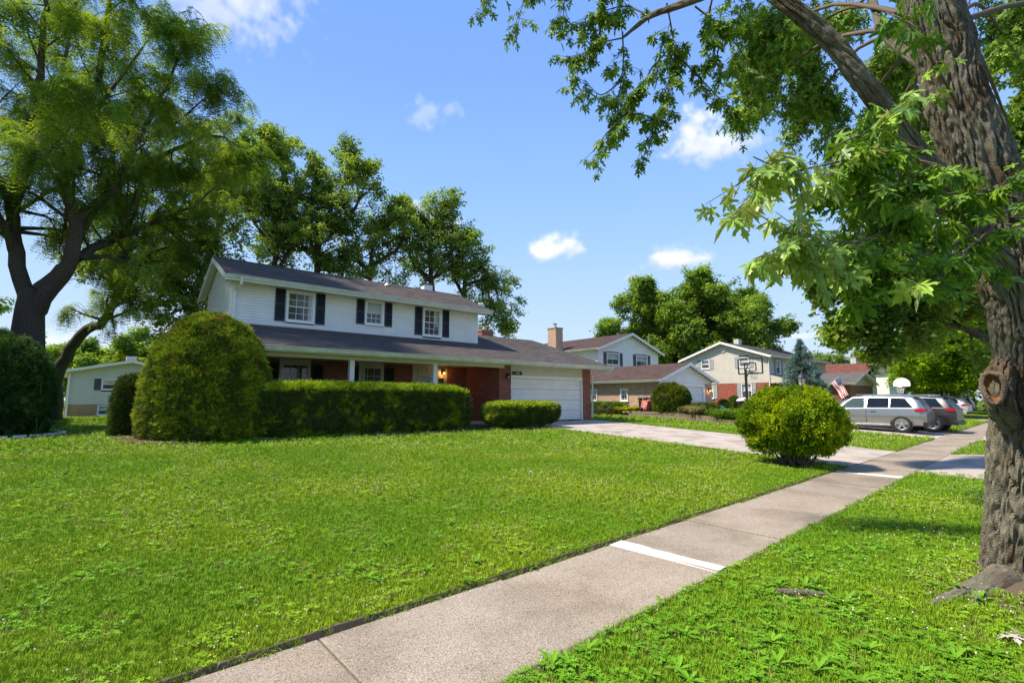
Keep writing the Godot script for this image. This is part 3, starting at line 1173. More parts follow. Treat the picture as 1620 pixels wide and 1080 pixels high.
func build_house() -> void:
	mat("flue_clay", lin(0.62, 0.42, 0.22), 0.8)
	var h := thing("house", "two-storey white sided house with dark shutters over a red brick porch and white garage door", "house", Vector3(9, FL, -20))
	var X0 := 3.65
	var X1 := 14.46
	var ZF := -20.0
	var ZB := -24.75
	var f := WF.new(Vector3(0, 0, ZF), Vector3.RIGHT, Vector3.BACK)
	# upper windows
	var wins := [Rect2(5.52, 4.60, 1.06, 1.20), Rect2(8.66, 4.78, 0.84, 1.04), Rect2(11.42, 4.52, 0.98, 1.30)]
	siding(h, f, X0, X1, 4.32, 5.92, wins, 0.105, M.white_siding)
	plain(h, "corner_board", M.white_trim, [[Vector3(X0 - 0.02, 3.3, ZF - 0.06), Vector3(X0 + 0.10, 5.9, ZF + 0.024)]])
	plain(h, "corner_board", M.white_trim, [[Vector3(X1 - 0.08, 4.3, ZF - 0.06), Vector3(X1 + 0.02, 5.9, ZF + 0.024)]])
	window(h, f, wins[0], 3, 2, M.white_trim, {"curtain": [[0.88, 1.0, 0.0]]})
	window(h, f, wins[1], 3, 2, M.white_trim, {"grid": [1], "blind": 0.55})
	window(h, f, wins[2], 3, 2, M.white_trim, {"curtain": [[0.0, 0.12, 0.0], [0.72, 1.0, 0.35]]})
	for s in [[5.12, 5.48, 4.58, 5.87], [6.62, 6.98, 4.58, 5.87], [8.28, 8.62, 4.77, 5.84], [9.54, 9.88, 4.77, 5.84], [11.0, 11.37, 4.54, 5.82], [12.45, 12.80, 4.54, 5.82]]:
		shutter(h, f, s[0], s[1], s[2], s[3], M.shutter_black)
	# end walls and back
	var fl := WF.new(Vector3(X0, 0, 0), Vector3.FORWARD, Vector3.LEFT)
	siding(h, fl, 20.0, 24.75, 3.25, 7.1, [], 0.105, M.white_siding, [22.38, 7.16, 0.41])
	bricks(h, fl, 20.0, 24.75, FL, 3.25, [], RED)
	plain(h, "wall", M.white_siding, [[Vector3(X1 - 0.1, FL, ZB), Vector3(X1 - 0.01, 5.9, ZF - 0.06)], [Vector3(X0 + 0.06, FL, ZB - 0.1), Vector3(X1 - 0.1, 5.9, ZB)]])
	var b := MB.new()
	b.prism(PackedVector2Array([Vector2(ZF, 5.9), Vector2(-22.38, 6.95), Vector2(ZB, 5.9)]), Vector3(X1 - 0.1, 0, 0), Vector3(0, 0, 1), UP, Vector3(0.09, 0, 0))
	put(b, "gable_wall", M.white_siding, h)
	# upper roof
	var ex0 := 3.36
	var ex1 := 14.95
	var ze := -19.42
	var zb := -25.34
	var ry := 7.22
	var ey := 5.98
	shingles(h, Vector3(ex0, ey, ze), Vector3(ex1, ey, ze), Vector3(ex0, ry, -22.38), Vector3(ex1, ry, -22.38), ROOF)
	shingles(h, Vector3(ex0, ey, zb), Vector3(ex1, ey, zb), Vector3(ex0, ry, -22.38), Vector3(ex1, ry, -22.38), ROOF)
	b = MB.new()
	b.col = ROOF
	for k in 40:
		var q := rnd(0.8, 1.2)
		b.col = Color(ROOF.r * q, ROOF.g * q, ROOF.b * q)
		var xa := lerpf(ex0, ex1, k / 40.0)
		b.prism(PackedVector2Array([Vector2(-0.15, -0.035), Vector2(0, 0.03), Vector2(0.15, -0.035), Vector2(0, 0.015)]), Vector3(xa, ry, -22.38), Vector3(0, 0, 1), UP, Vector3(0.295, 0.005, 0))
	put(b, "ridge_cap", M.shingle, h)
	barge(h, Vector3(ex0, ey - 0.02, ze), Vector3(ex0, ry - 0.02, -22.38), Vector3(ex0, ey - 0.02, zb), Vector3.LEFT, M.white_trim, 0.2)
	barge(h, Vector3(ex1, ey - 0.02, ze), Vector3(ex1, ry - 0.02, -22.38), Vector3(ex1, ey - 0.02, zb), Vector3.RIGHT, M.white_trim, 0.2)
	# soffit boards under the front eave and the left rake
	for k in 29:
		b = MB.new()
		var xa := ex0 + 0.03 + k * 0.398
		b.span(Vector3(xa, ey - 0.165, ZF + 0.02), Vector3(xa + 0.393, ey - 0.15, ze - 0.01))
		put(b, "soffit_panel", M.soffit, h)
	b = MB.new()
	for s in [[ze, ey], [zb, ey]]:
		b.quad(Vector3(ex0 + 0.02, s[1] - 0.06, s[0]), Vector3(X0 - 0.005, s[1] - 0.06, s[0]), Vector3(X0 - 0.005, ry - 0.06, -22.38), Vector3(ex0 + 0.02, ry - 0.06, -22.38), -UP)
	put(b, "rake_soffit", M.soffit, h)
	plain(h, "fascia", M.white_trim, [[Vector3(ex0 + 0.01, ey - 0.19, ze - 0.025), Vector3(ex1 - 0.01, ey - 0.012, ze - 0.004)]])
	gutter(h, Vector3(ex0, ey - 0.005, ze), Vector3(ex1, ey - 0.005, ze), Vector3.BACK)
	downspout(h, [Vector3(3.84, 5.88, ze + 0.06), Vector3(3.84, 5.70, ze), Vector3(3.75, 5.52, ZF + 0.07), Vector3(3.75, 4.45, ZF + 0.07)], null, 0.075)
	# porch and garage roof: one long slope
	var gy := 3.32
	var gz := -16.62
	var gx0 := 3.3
	var gx1 := 20.62
	var sl := 0.312
	var wall_y := gy + sl * (gz - ZF)
	shingles(h, Vector3(gx0, gy, gz), Vector3(X1, gy, gz), Vector3(gx0, wall_y, ZF + 0.005), Vector3(X1, wall_y, ZF + 0.005), ROOF, 0.32, 0.15, "porch_roof")
	var rz := -22.8
	var rgy := gy + sl * (gz - rz)
	shingles(h, Vector3(X1 + 0.003, gy, gz), Vector3(gx1, gy, gz), Vector3(X1 + 0.003, rgy, rz), Vector3(gx1, rgy, rz), ROOF, 0.32, 0.15, "garage_roof")
	shingles(h, Vector3(X1 + 0.003, gy, 2 * rz - gz), Vector3(gx1, gy, 2 * rz - gz), Vector3(X1 + 0.003, rgy, rz), Vector3(gx1, rgy, rz), ROOF, 0.32, 0.15, "garage_roof")
	barge(h, Vector3(gx1, gy - 0.02, gz), Vector3(gx1, rgy - 0.02, rz), Vector3(gx1, gy - 0.02, 2 * rz - gz), Vector3.RIGHT, M.white_trim, 0.16)
	barge(h, Vector3(gx0, gy - 0.02, gz), Vector3(gx0, wall_y - 0.02, ZF), Vector3(gx0, wall_y - 0.12, ZF - 0.01), Vector3.LEFT, M.white_trim, 0.16)
	plain(h, "fascia", M.gutter_white, [[Vector3(gx0 + 0.01, gy - 0.17, gz - 0.025), Vector3(gx1 - 0.01, gy - 0.012, gz - 0.004)]])
	gutter(h, Vector3(gx0, gy - 0.005, gz), Vector3(gx1, gy - 0.005, gz), Vector3.BACK)
	plain(h, "porch_ceiling", M.soffit, [[Vector3(gx0 + 0.05, gy - 0.14, ZF + 0.02), Vector3(13.83, gy - 0.115, gz - 0.03)], [Vector3(13.83, gy - 0.14, -17.44), Vector3(gx1 - 0.05, gy - 0.115, gz - 0.03)]])
	plain(h, "porch_beam", M.cream_trim, [[Vector3(3.7, gy - 0.30, -17.28), Vector3(13.835, gy - 0.141, -17.10)]])
	for px in [3.95, 7.01, 10.37]:
		b = MB.new()
		b.span(Vector3(px - 0.085, FL + 0.06, -17.275), Vector3(px + 0.085, gy - 0.30, -17.105))
		b.span(Vector3(px - 0.105, FL + 0.06, -17.295), Vector3(px + 0.105, FL + 0.2, -17.085))
		put(b, "porch_post", M.white_trim, h)
	b = MB.new()
	b.slab(Vector3(3.7, FL - 0.2, ZF), Vector3(13.82, FL + 0.06, -16.95), 0.015)
	put(b, "porch_floor", M.drive_concrete, h)
	# brick front under the porch
	var w1 := Rect2(5.40, 1.50, 1.12, 1.56)
	var w2 := Rect2(8.48, 1.50, 1.08, 1.56)
	var door := Rect2(10.96, FL, 1.78, 2.6)
	var p1 := Rect2(5.40, 3.06, 1.12, 0.14)
	var p2 := Rect2(8.48, 3.06, 1.08, 0.14)
	bricks(h, f, X0, 13.83, FL, 3.2, [w1, w2, door, p1, p2], RED)
	for q in [w1, w2]:
		b = MB.new()
		lbox(b, f, q.position.x, q.end.x, 3.062, 3.2, -0.03, -0.002)
		for k in 6:
			var x := lerpf(q.position.x, q.end.x, k / 5.0)
			lbox(b, f, x - 0.015, x + 0.015, 3.062, 3.2, -0.002, 0.016)
		put(b, "board_panel", M.cream_trim, h)
	window(h, f, w1, 3, 2, M.cream_trim, {"curtain": [[0.0, 0.12, 0.0]], "sash": M.cream_trim})
	window(h, f, w2, 3, 2, M.cream_trim, {"curtain": [[0.0, 0.3, 0.0]], "sash": M.cream_trim})
	for s in [[4.92, 5.37], [6.56, 7.03], [8.02, 8.45], [9.60, 10.05]]:
		shutter(h, f, s[0], s[1], 1.45, 3.02, M.shutter_black)
	# entrance: cream boards, storm door, side light
	b = MB.new()
	lbox(b, f, 10.96, 11.25, FL + 0.06, 3.2, -0.06, -0.01)
	lbox(b, f, 12.05, 12.30, FL + 0.06, 3.2, -0.06, -0.01)
	lbox(b, f, 12.60, 12.74, FL + 0.06, 3.2, -0.06, -0.01)
	lbox(b, f, 11.25, 12.05, 2.78, 3.2, -0.06, -0.01)
	lbox(b, f, 12.30, 12.60, 2.62, 3.2, -0.06, -0.01)
	for k in 8:
		var x := lerpf(10.99, 12.71, k / 7.0)
		lbox(b, f, x - 0.015, x + 0.015, 2.82, 3.2, -0.01, 0.006)
	put(b, "entry_panel", M.cream_trim, h)
	var d := part("front_door", h)
	b = MB.new()
	lbox(b, f, 11.25, 11.36, FL + 0.06, 2.78, -0.07, 0.02)
	lbox(b, f, 11.94, 12.05, FL + 0.06, 2.78, -0.07, 0.02)
	lbox(b, f, 11.36, 11.94, 2.68, 2.78, -0.07, 0.02)
	lbox(b, f, 11.36, 11.94, FL + 0.06, FL + 0.35, -0.05, 0.0)
	lbox(b, f, 11.36, 11.94, 1.92, 1.98, -0.05, 0.0)
	put(b, "door_frame", M.cream_trim, d)
	b = MB.new()
	lbox(b, f, 11.36, 11.94, FL + 0.35, 2.68, -0.14, -0.10)
	put(b, "door_leaf", M.door_dark, d)
	b = MB.new()
	b.quad(f.p(11.36, FL + 0.35, -0.02), f.p(11.94, FL + 0.35, -0.02), f.p(11.94, 2.68, -0.02), f.p(11.36, 2.68, -0.02), f.n)
	put(b, "pane", M.glass, d)
	b = MB.new()
	lbox(b, f, 11.39, 11.42, 1.62, 1.75, 0.0, 0.05)
	put(b, "handle", M.steel, d)
	b = MB.new()
	lbox(b, f, 12.30, 12.60, FL + 0.06, 2.62, -0.12, -0.075)
	put(b, "side_light", M.door_dark, h)
	wall_lantern(h, f.p(12.50, 2.86, 0.0), f.n, true, "porch_lamp")
	# garage
	var g := WF.new(Vector3(0, 0, -17.46), Vector3.RIGHT, Vector3.BACK)
	bricks(h, g, 13.84, 14.50, FL - 0.05, 3.2, [], RED)
	bricks(h, g, 19.20, 19.84, FL - 0.05, 3.2, [], RED)
	var gl := WF.new(Vector3(13.84, 0, 0), Vector3.FORWARD, Vector3.LEFT)
	bricks(h, gl, 17.462, 20.0, FL - 0.05, 3.2, [], RED)
	siding(h, g, 14.50, 19.20, 2.72, 3.2, [], 0.12, M.cream_trim)
	b = MB.new()
	lbox(b, g, 14.50, 14.545, FL, 2.72, -0.12, 0.02)
	lbox(b, g, 19.155, 19.20, FL, 2.72, -0.12, 0.02)
	lbox(b, g, 14.545, 19.155, 2.62, 2.72, -0.12, 0.02)
	put(b, "door_trim", M.white_trim, h)
	garage_door(h, g, 14.548, 19.152, FL + 0.025, 2.618, M.garage_white)
	plain(h, "garage_wall", M.white_siding, [[Vector3(19.72, FL - 0.05, -28.4), Vector3(19.835, 3.2, -17.49)], [Vector3(13.9, FL, -28.5), Vector3(19.72, 3.2, -28.4)], [Vector3(14.40, FL, -28.4), Vector3(14.45, 3.2, -20.05)]])
	b = MB.new()
	b.prism(PackedVector2Array([Vector2(-17.46, 3.18), Vector2(rz, rgy - 0.1), Vector2(2 * rz + 17.46, 3.18)]), Vector3(19.74, 0, 0), Vector3(0, 0, 1), UP, Vector3(0.09, 0, 0))
	put(b, "gable_wall", M.cream_trim, h)
	wall_lantern(h, g.p(14.26, 2.66, 0.0), g.n, false, "wall_lamp")
	# number plaque
	var pl := part("number_plaque", h)
	b = MB.new()
	lbox(b, g, 14.56, 15.14, 2.765, 2.915, 0.017, 0.04)
	put(b, "board", M.dark_metal, pl)
	b = MB.new()
	for k in 4:
		lbox(b, g, 14.80 + k * 0.05, 14.83 + k * 0.05, 2.815, 2.865, 0.04, 0.044)
	put(b, "numeral", M.curtain, pl)
	downspout(h, [Vector3(20.42, 3.18, gz + 0.06), Vector3(20.42, 3.08, gz), Vector3(19.92, 2.86, -17.4), Vector3(19.92, 0.75, -17.45)], M.gutter_white, 0.07)
	# roof furniture
	var c := part("chimney", h)
	var q := MB.new()
	var co := Vector3(17.6, 4.3, -23.6)
	var cf := WF.new(Vector3(co.x - 0.42, 0, co.z + 0.3), Vector3.RIGHT, Vector3.BACK)
	bricks(c, cf, 0, 0.84, 4.4, 5.62, [], Color(0.33, 0.11, 0.06))
	bricks(c, WF.new(Vector3(co.x - 0.42, 0, co.z + 0.3), Vector3.FORWARD, Vector3.LEFT), 0, 0.6, 4.4, 5.62, [], Color(0.33, 0.11, 0.06))
	q.span(Vector3(co.x - 0.40, 4.4, co.z - 0.3), Vector3(co.x + 0.42, 5.6, co.z + 0.28))
	q.span(Vector3(co.x - 0.45, 5.6, co.z - 0.33), Vector3(co.x + 0.45, 5.68, co.z + 0.33))
	put(q, "stack", M.mortar, c)
	flue(h, Vector3(co.x, 5.68, co.z))
	b = MB.new()
	b.tube(PackedVector3Array([Vector3(10.55, 6.9, -21.9), Vector3(10.55, 7.55, -21.9)]), PackedFloat32Array([0.06, 0.06]), 12)
	b.lathe(Vector3(10.55, 7.02, -21.9), PackedVector2Array([Vector2(0.16, 0.0), Vector2(0.07, 0.12), Vector2(0.06, 0.12)]), 12)
	put(b, "vent_pipe", M.galvanised, h)
	b = MB.new()
	b.span(Vector3(13.0, 6.6, -23.1), Vector3(13.5, 7.62, -22.7))
	put(b, "vent_box", M.white_trim, h)
	b = MB.new()
	b.slab(Vector3(12.95, 7.62, -23.15), Vector3(13.55, 7.69, -22.65), 0.03)
	put(b, "vent_cap", M.dark_metal, h)
	bare.append(Rect2(3.3, -29, 17.2, 12.0))


# ------------------------------------------------------------------ leaves and shrubs
var LEAFM := {}

# one flat leaf: outline points in (across, along), folded by fold along the middle, at transform t
func leaf_into(b: MB, t: Transform3D, outline: PackedVector2Array, fold: float, droop := 0.0) -> void:
	# outline lists the right side from base to tip (first and last lie on the mid rib)
	var n := outline.size()
	for s in [1.0, -1.0]:
		var ref: Vector3 = t.basis * Vector3(0, 1, 0)
		for k in n - 1:
			var p := outline[k]
			var q := outline[k + 1]
			var a := t * Vector3(p.x * s, absf(p.x) * fold - droop * p.y * p.y, -p.y)
			var c := t * Vector3(q.x * s, absf(q.x) * fold - droop * q.y * q.y, -q.y)
			var m0 := t * Vector3(0, -droop * p.y * p.y, -p.y)
			var m1 := t * Vector3(0, -droop * q.y * q.y, -q.y)
			if absf(p.x) > 1e-5:
				b.tri(m0, a, c, ref)
			if absf(q.x) > 1e-5:
				b.tri(m0, c, m1, ref)


func kite_into(b: MB, t: Transform3D, w: float, l: float, fold: float) -> void:
	var ref: Vector3 = t.basis.y
	var o := t.origin
	var tip := t * Vector3(0, -0.12 * l, -l)
	b.tri(o, t * Vector3(w, fold * w, -l * 0.45), tip, ref)
	b.tri(o, tip, t * Vector3(-w, fold * w, -l * 0.45), ref)


func leaf_meshes() -> void:
	# broadleaf clump: leaves facing every way within a ball, more at its outside
	for v in 3:
		var b := MB.new()
		for k in 20:
			var d := dir()
			var p := d * rnd(0.35, 1.0) * Vector3(1, 0.7, 1)
			var bs := frame_to((d * 0.5 + Vector3(0, 0.9, 0) + ball() * 0.7).normalized(), rnd(0, TAU))
			var q := rnd(0.78, 1.22)
			b.col = Color(q, q * rnd(0.95, 1.05), q)
			kite_into(b, Transform3D(bs, p), rnd(0.15, 0.22), rnd(0.38, 0.55), 0.25)
		LEAFM["clump%d" % v] = b.mesh()
	# locust: feathery fronds
	for v in 2:
		var b := MB.new()
		for fr in 7:
			var d := (dir() * Vector3(1, 0.55, 1) + Vector3(0, -0.25, 0)).normalized()
			var side := d.cross(UP).normalized()
			var up := side.cross(d)
			var q := rnd(0.8, 1.25)
			b.col = Color(q, q, q)
			for k in 7:
				var o := d * (0.2 + k * 0.12) - UP * (0.02 * k * k)
				for s in [-1.0, 1.0]:
					var ld: Vector3 = (side * s + d * 0.5 - UP * 0.15).normalized()
					var a := o + ld * rnd(0.2, 0.3)
					var w := ld.cross(up).normalized() * 0.05
					b.tri(o, o + ld * 0.12 + w, a, up)
					b.tri(o, a, o + ld * 0.12 - w, up)
		LEAFM["frond%d" % v] = b.mesh()
	# yew spray: short shoots set with needles, pointing up the y axis
	for v in 2:
		var b := MB.new()
		for sh in 9:
			var d := (Vector3(rnd(-1, 1), rnd(0.35, 1.1), rnd(-1, 1))).normalized()
			var side := d.cross(Vector3(0.2, 0.1, 0.97)).normalized()
			var up := side.cross(d)
			var o0 := Vector3(rnd(-0.4, 0.4), rnd(-0.5, 0.0), rnd(-0.4, 0.4))
			var q := rnd(0.7, 1.3)
			b.col = Color(q, q, q)
			for k in 6:
				var o := o0 + d * (k * 0.15)
				for s in [-1.0, 1.0]:
					var tip: Vector3 = o + side * s * (0.26 - 0.02 * k) + d * 0.17 + up * rnd(-0.05, 0.08)
					b.tri(o - d * 0.045, o + d * 0.045, tip, up)
		LEAFM["yew%d" % v] = b.mesh()
	# small-leaved shrub sprig
	for v in 2:
		var b := MB.new()
		for sh in 4:
			var d := (Vector3(rnd(-1, 1), rnd(0.3, 1.2), rnd(-1, 1))).normalized()
			var o0 := ball() * 0.35
			for k in 6:
				var o := o0 + d * k * 0.17
				var bs := frame_to((d * 0.4 + dir()).normalized(), rnd(0, TAU))
				var q := rnd(0.75, 1.25)
				b.col = Color(q, q, q * rnd(0.8, 1.2))
				kite_into(b, Transform3D(bs, o), rnd(0.085, 0.12), rnd(0.24, 0.34), 0.3)
		LEAFM["sprig%d" % v] = b.mesh()
	# grass tuft
	for v in 3:
		var b := MB.new()
		for k in 16:
			var o := Vector3(rnd(-0.55, 0.55), 0, rnd(-0.55, 0.55))
			var a := rnd(0, TAU)
			var lean := Vector3(cos(a), 0, sin(a)) * rnd(0.1, 0.75)
			var hh := rnd(0.55, 1.15)
			var w := Vector3(-sin(a), 0, cos(a)).rotated(UP, rnd(-0.7, 0.7)) * rnd(0.035, 0.06)
			var q := rnd(0.75, 1.3)
			b.col = Color(q * rnd(0.9, 1.1), q, q)
			var m := o + lean * 0.35 + UP * hh * 0.6
			var t := o + lean * 1.0 + UP * hh
			var ref := Vector3(cos(a), 0.5, sin(a))
			b.quad(o - w, o + w, m + w * 0.8, m - w * 0.8, ref)
			b.tri(m - w * 0.8, m + w * 0.8, t, ref)
		LEAFM["tuft%d" % v] = b.mesh()
	# clover patch: three round leaflets on each stalk
	for v in 2:
		var b := MB.new()
		for k in 11:
			var o := Vector3(rnd(-1, 1), rnd(0.55, 1.05), rnd(-1, 1))
			var bs := frame_to((UP + ball() * 0.55).normalized(), rnd(0, TAU))
			var q := rnd(0.8, 1.2)
			b.col = Color(q, q, q)
			var sz := rnd(0.7, 1.15)
			for l in 3:
				var t := Transform3D(bs.rotated(bs.y, TAU * l / 3.0), o)
				leaf_into(b, t, PackedVector2Array([Vector2(0, 0.03), Vector2(0.15, 0.16) * sz, Vector2(0.17, 0.30) * sz, Vector2(0, 0.36) * sz]), 0.25)
		LEAFM["clover%d" % v] = b.mesh()
	# broad-leaved weed: a rosette of toothed leaves
	var b := MB.new()
	for k in 9:
		var a := TAU * k / 9.0 + rnd(-0.3, 0.3)
		var bs := Basis(UP, a) * Basis(Vector3.RIGHT, rnd(0.25, 0.9))
		var q := rnd(0.8, 1.2)
		b.col = Color(q, q, q)
		var l := rnd(0.7, 1.1)
		leaf_into(b, Transform3D(bs, Vector3.ZERO), PackedVector2Array([Vector2(0, 0), Vector2(0.05, 0.2) * l, Vector2(0.15, 0.5) * l, Vector2(0.11, 0.6) * l, Vector2(0.17, 0.8) * l, Vector2(0, 1.05) * l]), 0.25, 0.25)
	LEAFM["weed"] = b.mesh()
	# clover flower
	b = MB.new()
	b.lathe(Vector3(0, 0.6, 0), PackedVector2Array([Vector2(0, -0.35), Vector2(0.32, -0.18), Vector2(0.4, 0.1), Vector2(0.22, 0.36), Vector2(0, 0.42)]), 7)
	LEAFM["flower"] = b.mesh()
	# strap leaf tuft (day lilies, iris)
	b = MB.new()
	for k in 22:
		var a := rnd(0, TAU)
		var l := rnd(0.6, 1.1)
		var out := Vector3(cos(a), 0, sin(a))
		var w := Vector3(-sin(a), 0, cos(a)) * 0.028
		var q := rnd(0.75, 1.25)
		b.col = Color(q, q, q)
		var p0 := out * 0.06
		var p1 := p0 + out * l * 0.28 + UP * l * 0.62
		var p2 := p0 + out * l * 0.62 + UP * l * 0.82
		var p3 := p0 + out * l * 0.95 + UP * l * rnd(0.4, 0.7)
		b.quad(p0 - w, p0 + w, p1 + w, p1 - w, out + UP)
		b.quad(p1 - w, p1 + w, p2 + w * 0.8, p2 - w * 0.8, out + UP)
		b.tri(p2 - w * 0.8, p2 + w * 0.8, p3, out + UP)
	LEAFM["strap"] = b.mesh()
	# silver maple leaf, life size 1 = one leaf length: five deep toothed lobes
	for v in 3:
		b = MB.new()
		var k := 0.03 * v
		var half := PackedVector2Array([Vector2(0, 0), Vector2(0.08, -0.02), Vector2(0.24, -0.08), Vector2(0.40, -0.06), Vector2(0.27, 0.05), Vector2(0.13, 0.13), Vector2(0.30, 0.27), Vector2(0.43, 0.34), Vector2(0.58, 0.55), Vector2(0.47, 0.52), Vector2(0.43, 0.61), Vector2(0.33, 0.48), Vector2(0.22, 0.43), Vector2(0.075, 0.36), Vector2(0.11, 0.54), Vector2(0.22, 0.62), Vector2(0.15, 0.68), Vector2(0.18, 0.79), Vector2(0.08, 0.80), Vector2(0, 1.06)])
		var tr := Geometry2D.triangulate_polygon(half)
		var fold := 0.12 + 2.0 * k
		var droop := 0.14 + 4.0 * k
		for s in [1.0, -1.0]:
			for i in range(0, tr.size(), 3):
				var q: Array[Vector3] = []
				for j in 3:
					var hp := half[tr[i + j]]
					q.push_back(Vector3(hp.x * s, absf(hp.x) * fold - droop * hp.length_squared(), -hp.y))
				b.tri(q[0], q[1], q[2], UP)
		b.quad(Vector3(-0.009, 0, 0), Vector3(0.009, 0, 0), Vector3(0.008, 0.03, 0.36), Vector3(-0.008, 0.03, 0.36), UP)
		LEAFM["maple%d" % v] = b.mesh()


# a clipped shrub: superellipsoid centre c, radii r, squareness p; sprays over its surface
func clipped(called: String, label: String, c: Vector3, r: Vector3, p: float, n: int, size: float, tone: Color, tip: Color, opt := {}) -> Node3D:
	var base := Vector3(c.x, ground_y(c.x, c.z), c.z)
	var t := thing(called, label, opt.get("category", "hedge"), base, opt.get("group", ""))
	var xf := []
	var cols := PackedColorArray()
	var xf2 := []
	var cols2 := PackedColorArray()
	var turn: float = opt.get("turn", 0.0)
	var bump: float = opt.get("bump", 0.05)
	var y_low: float = opt.get("low", 0.03)
	var under: float = opt.get("under", 0.0)   # how much the foot is drawn in
	var areas := [r.x * r.z, r.x * r.y, r.y * r.z]
	var tot: float = areas[0] * 1.0 + areas[1] * 2.0 + areas[2] * 2.0
	var made := 0
	while made < n:
		var u := R.randf() * tot
		var d := Vector3(rnd(-1, 1), rnd(-1, 1), rnd(-1, 1))
		if u < areas[0]:
			d.y = 1.0
		elif u < areas[0] + 2.0 * areas[1]:
			d.z = 1.0 if R.randf() < 0.68 else -1.0
		else:
			d.x = 1.0 if R.randf() < 0.5 else -1.0
		var s := pow(pow(absf(d.x), p) + pow(absf(d.y), p) + pow(absf(d.z), p), -1.0 / p)
		var q := d * s
		var nn := Vector3(signf(q.x) * pow(absf(q.x), p - 1.0) / r.x, signf(q.y) * pow(absf(q.y), p - 1.0) / r.y, signf(q.z) * pow(absf(q.z), p - 1.0) / r.z).normalized()
		var deep := R.randf()
		var k := 1.0 + bump * (noise.get_noise_3d(q.x * r.x * 1.6 + c.x, q.y * r.y * 1.6, q.z * r.z * 1.6 + c.z) + 0.5 * noise.get_noise_3d(q.x * r.x * 5.0 + c.x, q.y * r.y * 5.0, q.z * r.z * 5.0))
		var inset := deep * deep * 0.26
		var local := q * r * k - nn * inset
		var pinch := 1.0
		if under > 0.0 and local.y < 0.0:
			pinch = 1.0 - under * pow(-local.y / r.y, 2.0)
		local.x *= pinch
		local.z *= pinch
		var w := c + local.rotated(UP, turn)
		if w.y < ground_y(w.x, w.z) + y_low:
			continue
		made += 1
		nn = nn.rotated(UP, turn)
		var bs := frame_to((nn + ball() * 0.75 + UP * 0.2).normalized(), rnd(0, TAU)).scaled(Vector3.ONE * size * rnd(0.7, 1.35))
		# this year's shoots are yellower: in patches all over, and on a hedge as upright growth along the top, coloured brighter for sunlight too
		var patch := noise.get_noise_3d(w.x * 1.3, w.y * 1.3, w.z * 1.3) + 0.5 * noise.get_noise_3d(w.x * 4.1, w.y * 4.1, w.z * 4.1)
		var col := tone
		if opt.has("sunlit_flush") and w.y > c.y + r.y * opt.sunlit_flush + 0.05 * patch:
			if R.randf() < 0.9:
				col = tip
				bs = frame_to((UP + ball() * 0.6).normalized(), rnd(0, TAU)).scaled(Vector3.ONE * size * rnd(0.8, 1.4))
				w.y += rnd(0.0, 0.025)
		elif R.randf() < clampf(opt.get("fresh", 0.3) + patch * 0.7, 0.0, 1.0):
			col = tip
		elif opt.has("burn") and R.randf() < opt.burn_share and noise.get_noise_3d(w.x * 2.3 + 50.0, w.y * 2.3, w.z * 2.3) > 0.30 + R.randf() * 0.25:
			col = opt.burn
		var e := rnd(0.6, 1.4)
		col = Color(col.r * e * rnd(0.92, 1.1), col.g * e, col.b * e)
		if R.randf() < 0.5:
			xf.append(Transform3D(bs, w)); cols.push_back(col)
		else:
			xf2.append(Transform3D(bs, w)); cols2.push_back(col)
	var kind: String = opt.get("leaf", "yew")
	scatter("foliage", LEAFM[kind + "0"], opt.get("mat", M.needle), xf, cols, t).set_meta("kind", "stuff")
	scatter("foliage", LEAFM[kind + "1"], opt.get("mat", M.needle), xf2, cols2, t).set_meta("kind", "stuff")
	# branches: from the foot outwards, and the brown twiggy inside
	var b: MB
	var feet: int = opt.get("stems", 5)
	for k in feet:
		b = MB.new()
		var fx := rnd(-0.8, 0.8) * r.x if r.x > 1.6 else rnd(-0.25, 0.25) * r.x
		var f := c + Vector3(fx, 0, rnd(-0.3, 0.3) * r.z).rotated(UP, turn)
		f.y = ground_y(f.x, f.z) - 0.03
		for j in 5:
			var e := c + (Vector3(clampf(fx / r.x + rnd(-0.5, 0.5), -0.85, 0.85) * r.x, rnd(-0.3, 0.8) * r.y, rnd(-0.8, 0.8) * r.z)).rotated(UP, turn)
			b.tube(PackedVector3Array([f, f.lerp(e, 0.45) + ball() * 0.08, e]), PackedFloat32Array([0.04, 0.022, 0.008]), 5, false)
		put(b, "stem", M.twig, t)
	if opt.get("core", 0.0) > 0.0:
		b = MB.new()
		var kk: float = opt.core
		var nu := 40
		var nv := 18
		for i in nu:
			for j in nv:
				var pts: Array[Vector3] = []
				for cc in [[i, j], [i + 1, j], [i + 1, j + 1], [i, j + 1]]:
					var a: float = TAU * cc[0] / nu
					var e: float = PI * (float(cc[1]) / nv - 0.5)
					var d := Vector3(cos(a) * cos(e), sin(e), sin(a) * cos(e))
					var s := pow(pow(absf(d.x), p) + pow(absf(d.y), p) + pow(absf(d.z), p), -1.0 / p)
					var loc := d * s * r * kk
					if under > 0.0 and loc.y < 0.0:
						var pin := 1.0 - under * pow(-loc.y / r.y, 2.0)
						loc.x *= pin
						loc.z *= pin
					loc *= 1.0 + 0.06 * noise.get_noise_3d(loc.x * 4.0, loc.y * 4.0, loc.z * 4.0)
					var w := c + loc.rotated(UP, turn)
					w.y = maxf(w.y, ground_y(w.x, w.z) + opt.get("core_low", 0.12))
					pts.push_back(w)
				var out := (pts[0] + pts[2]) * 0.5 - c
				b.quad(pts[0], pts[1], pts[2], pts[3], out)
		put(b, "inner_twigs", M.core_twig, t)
	return t


const YEW := Color(0.09, 0.135, 0.026)
const YEW_TIP := Color(0.36, 0.46, 0.02)

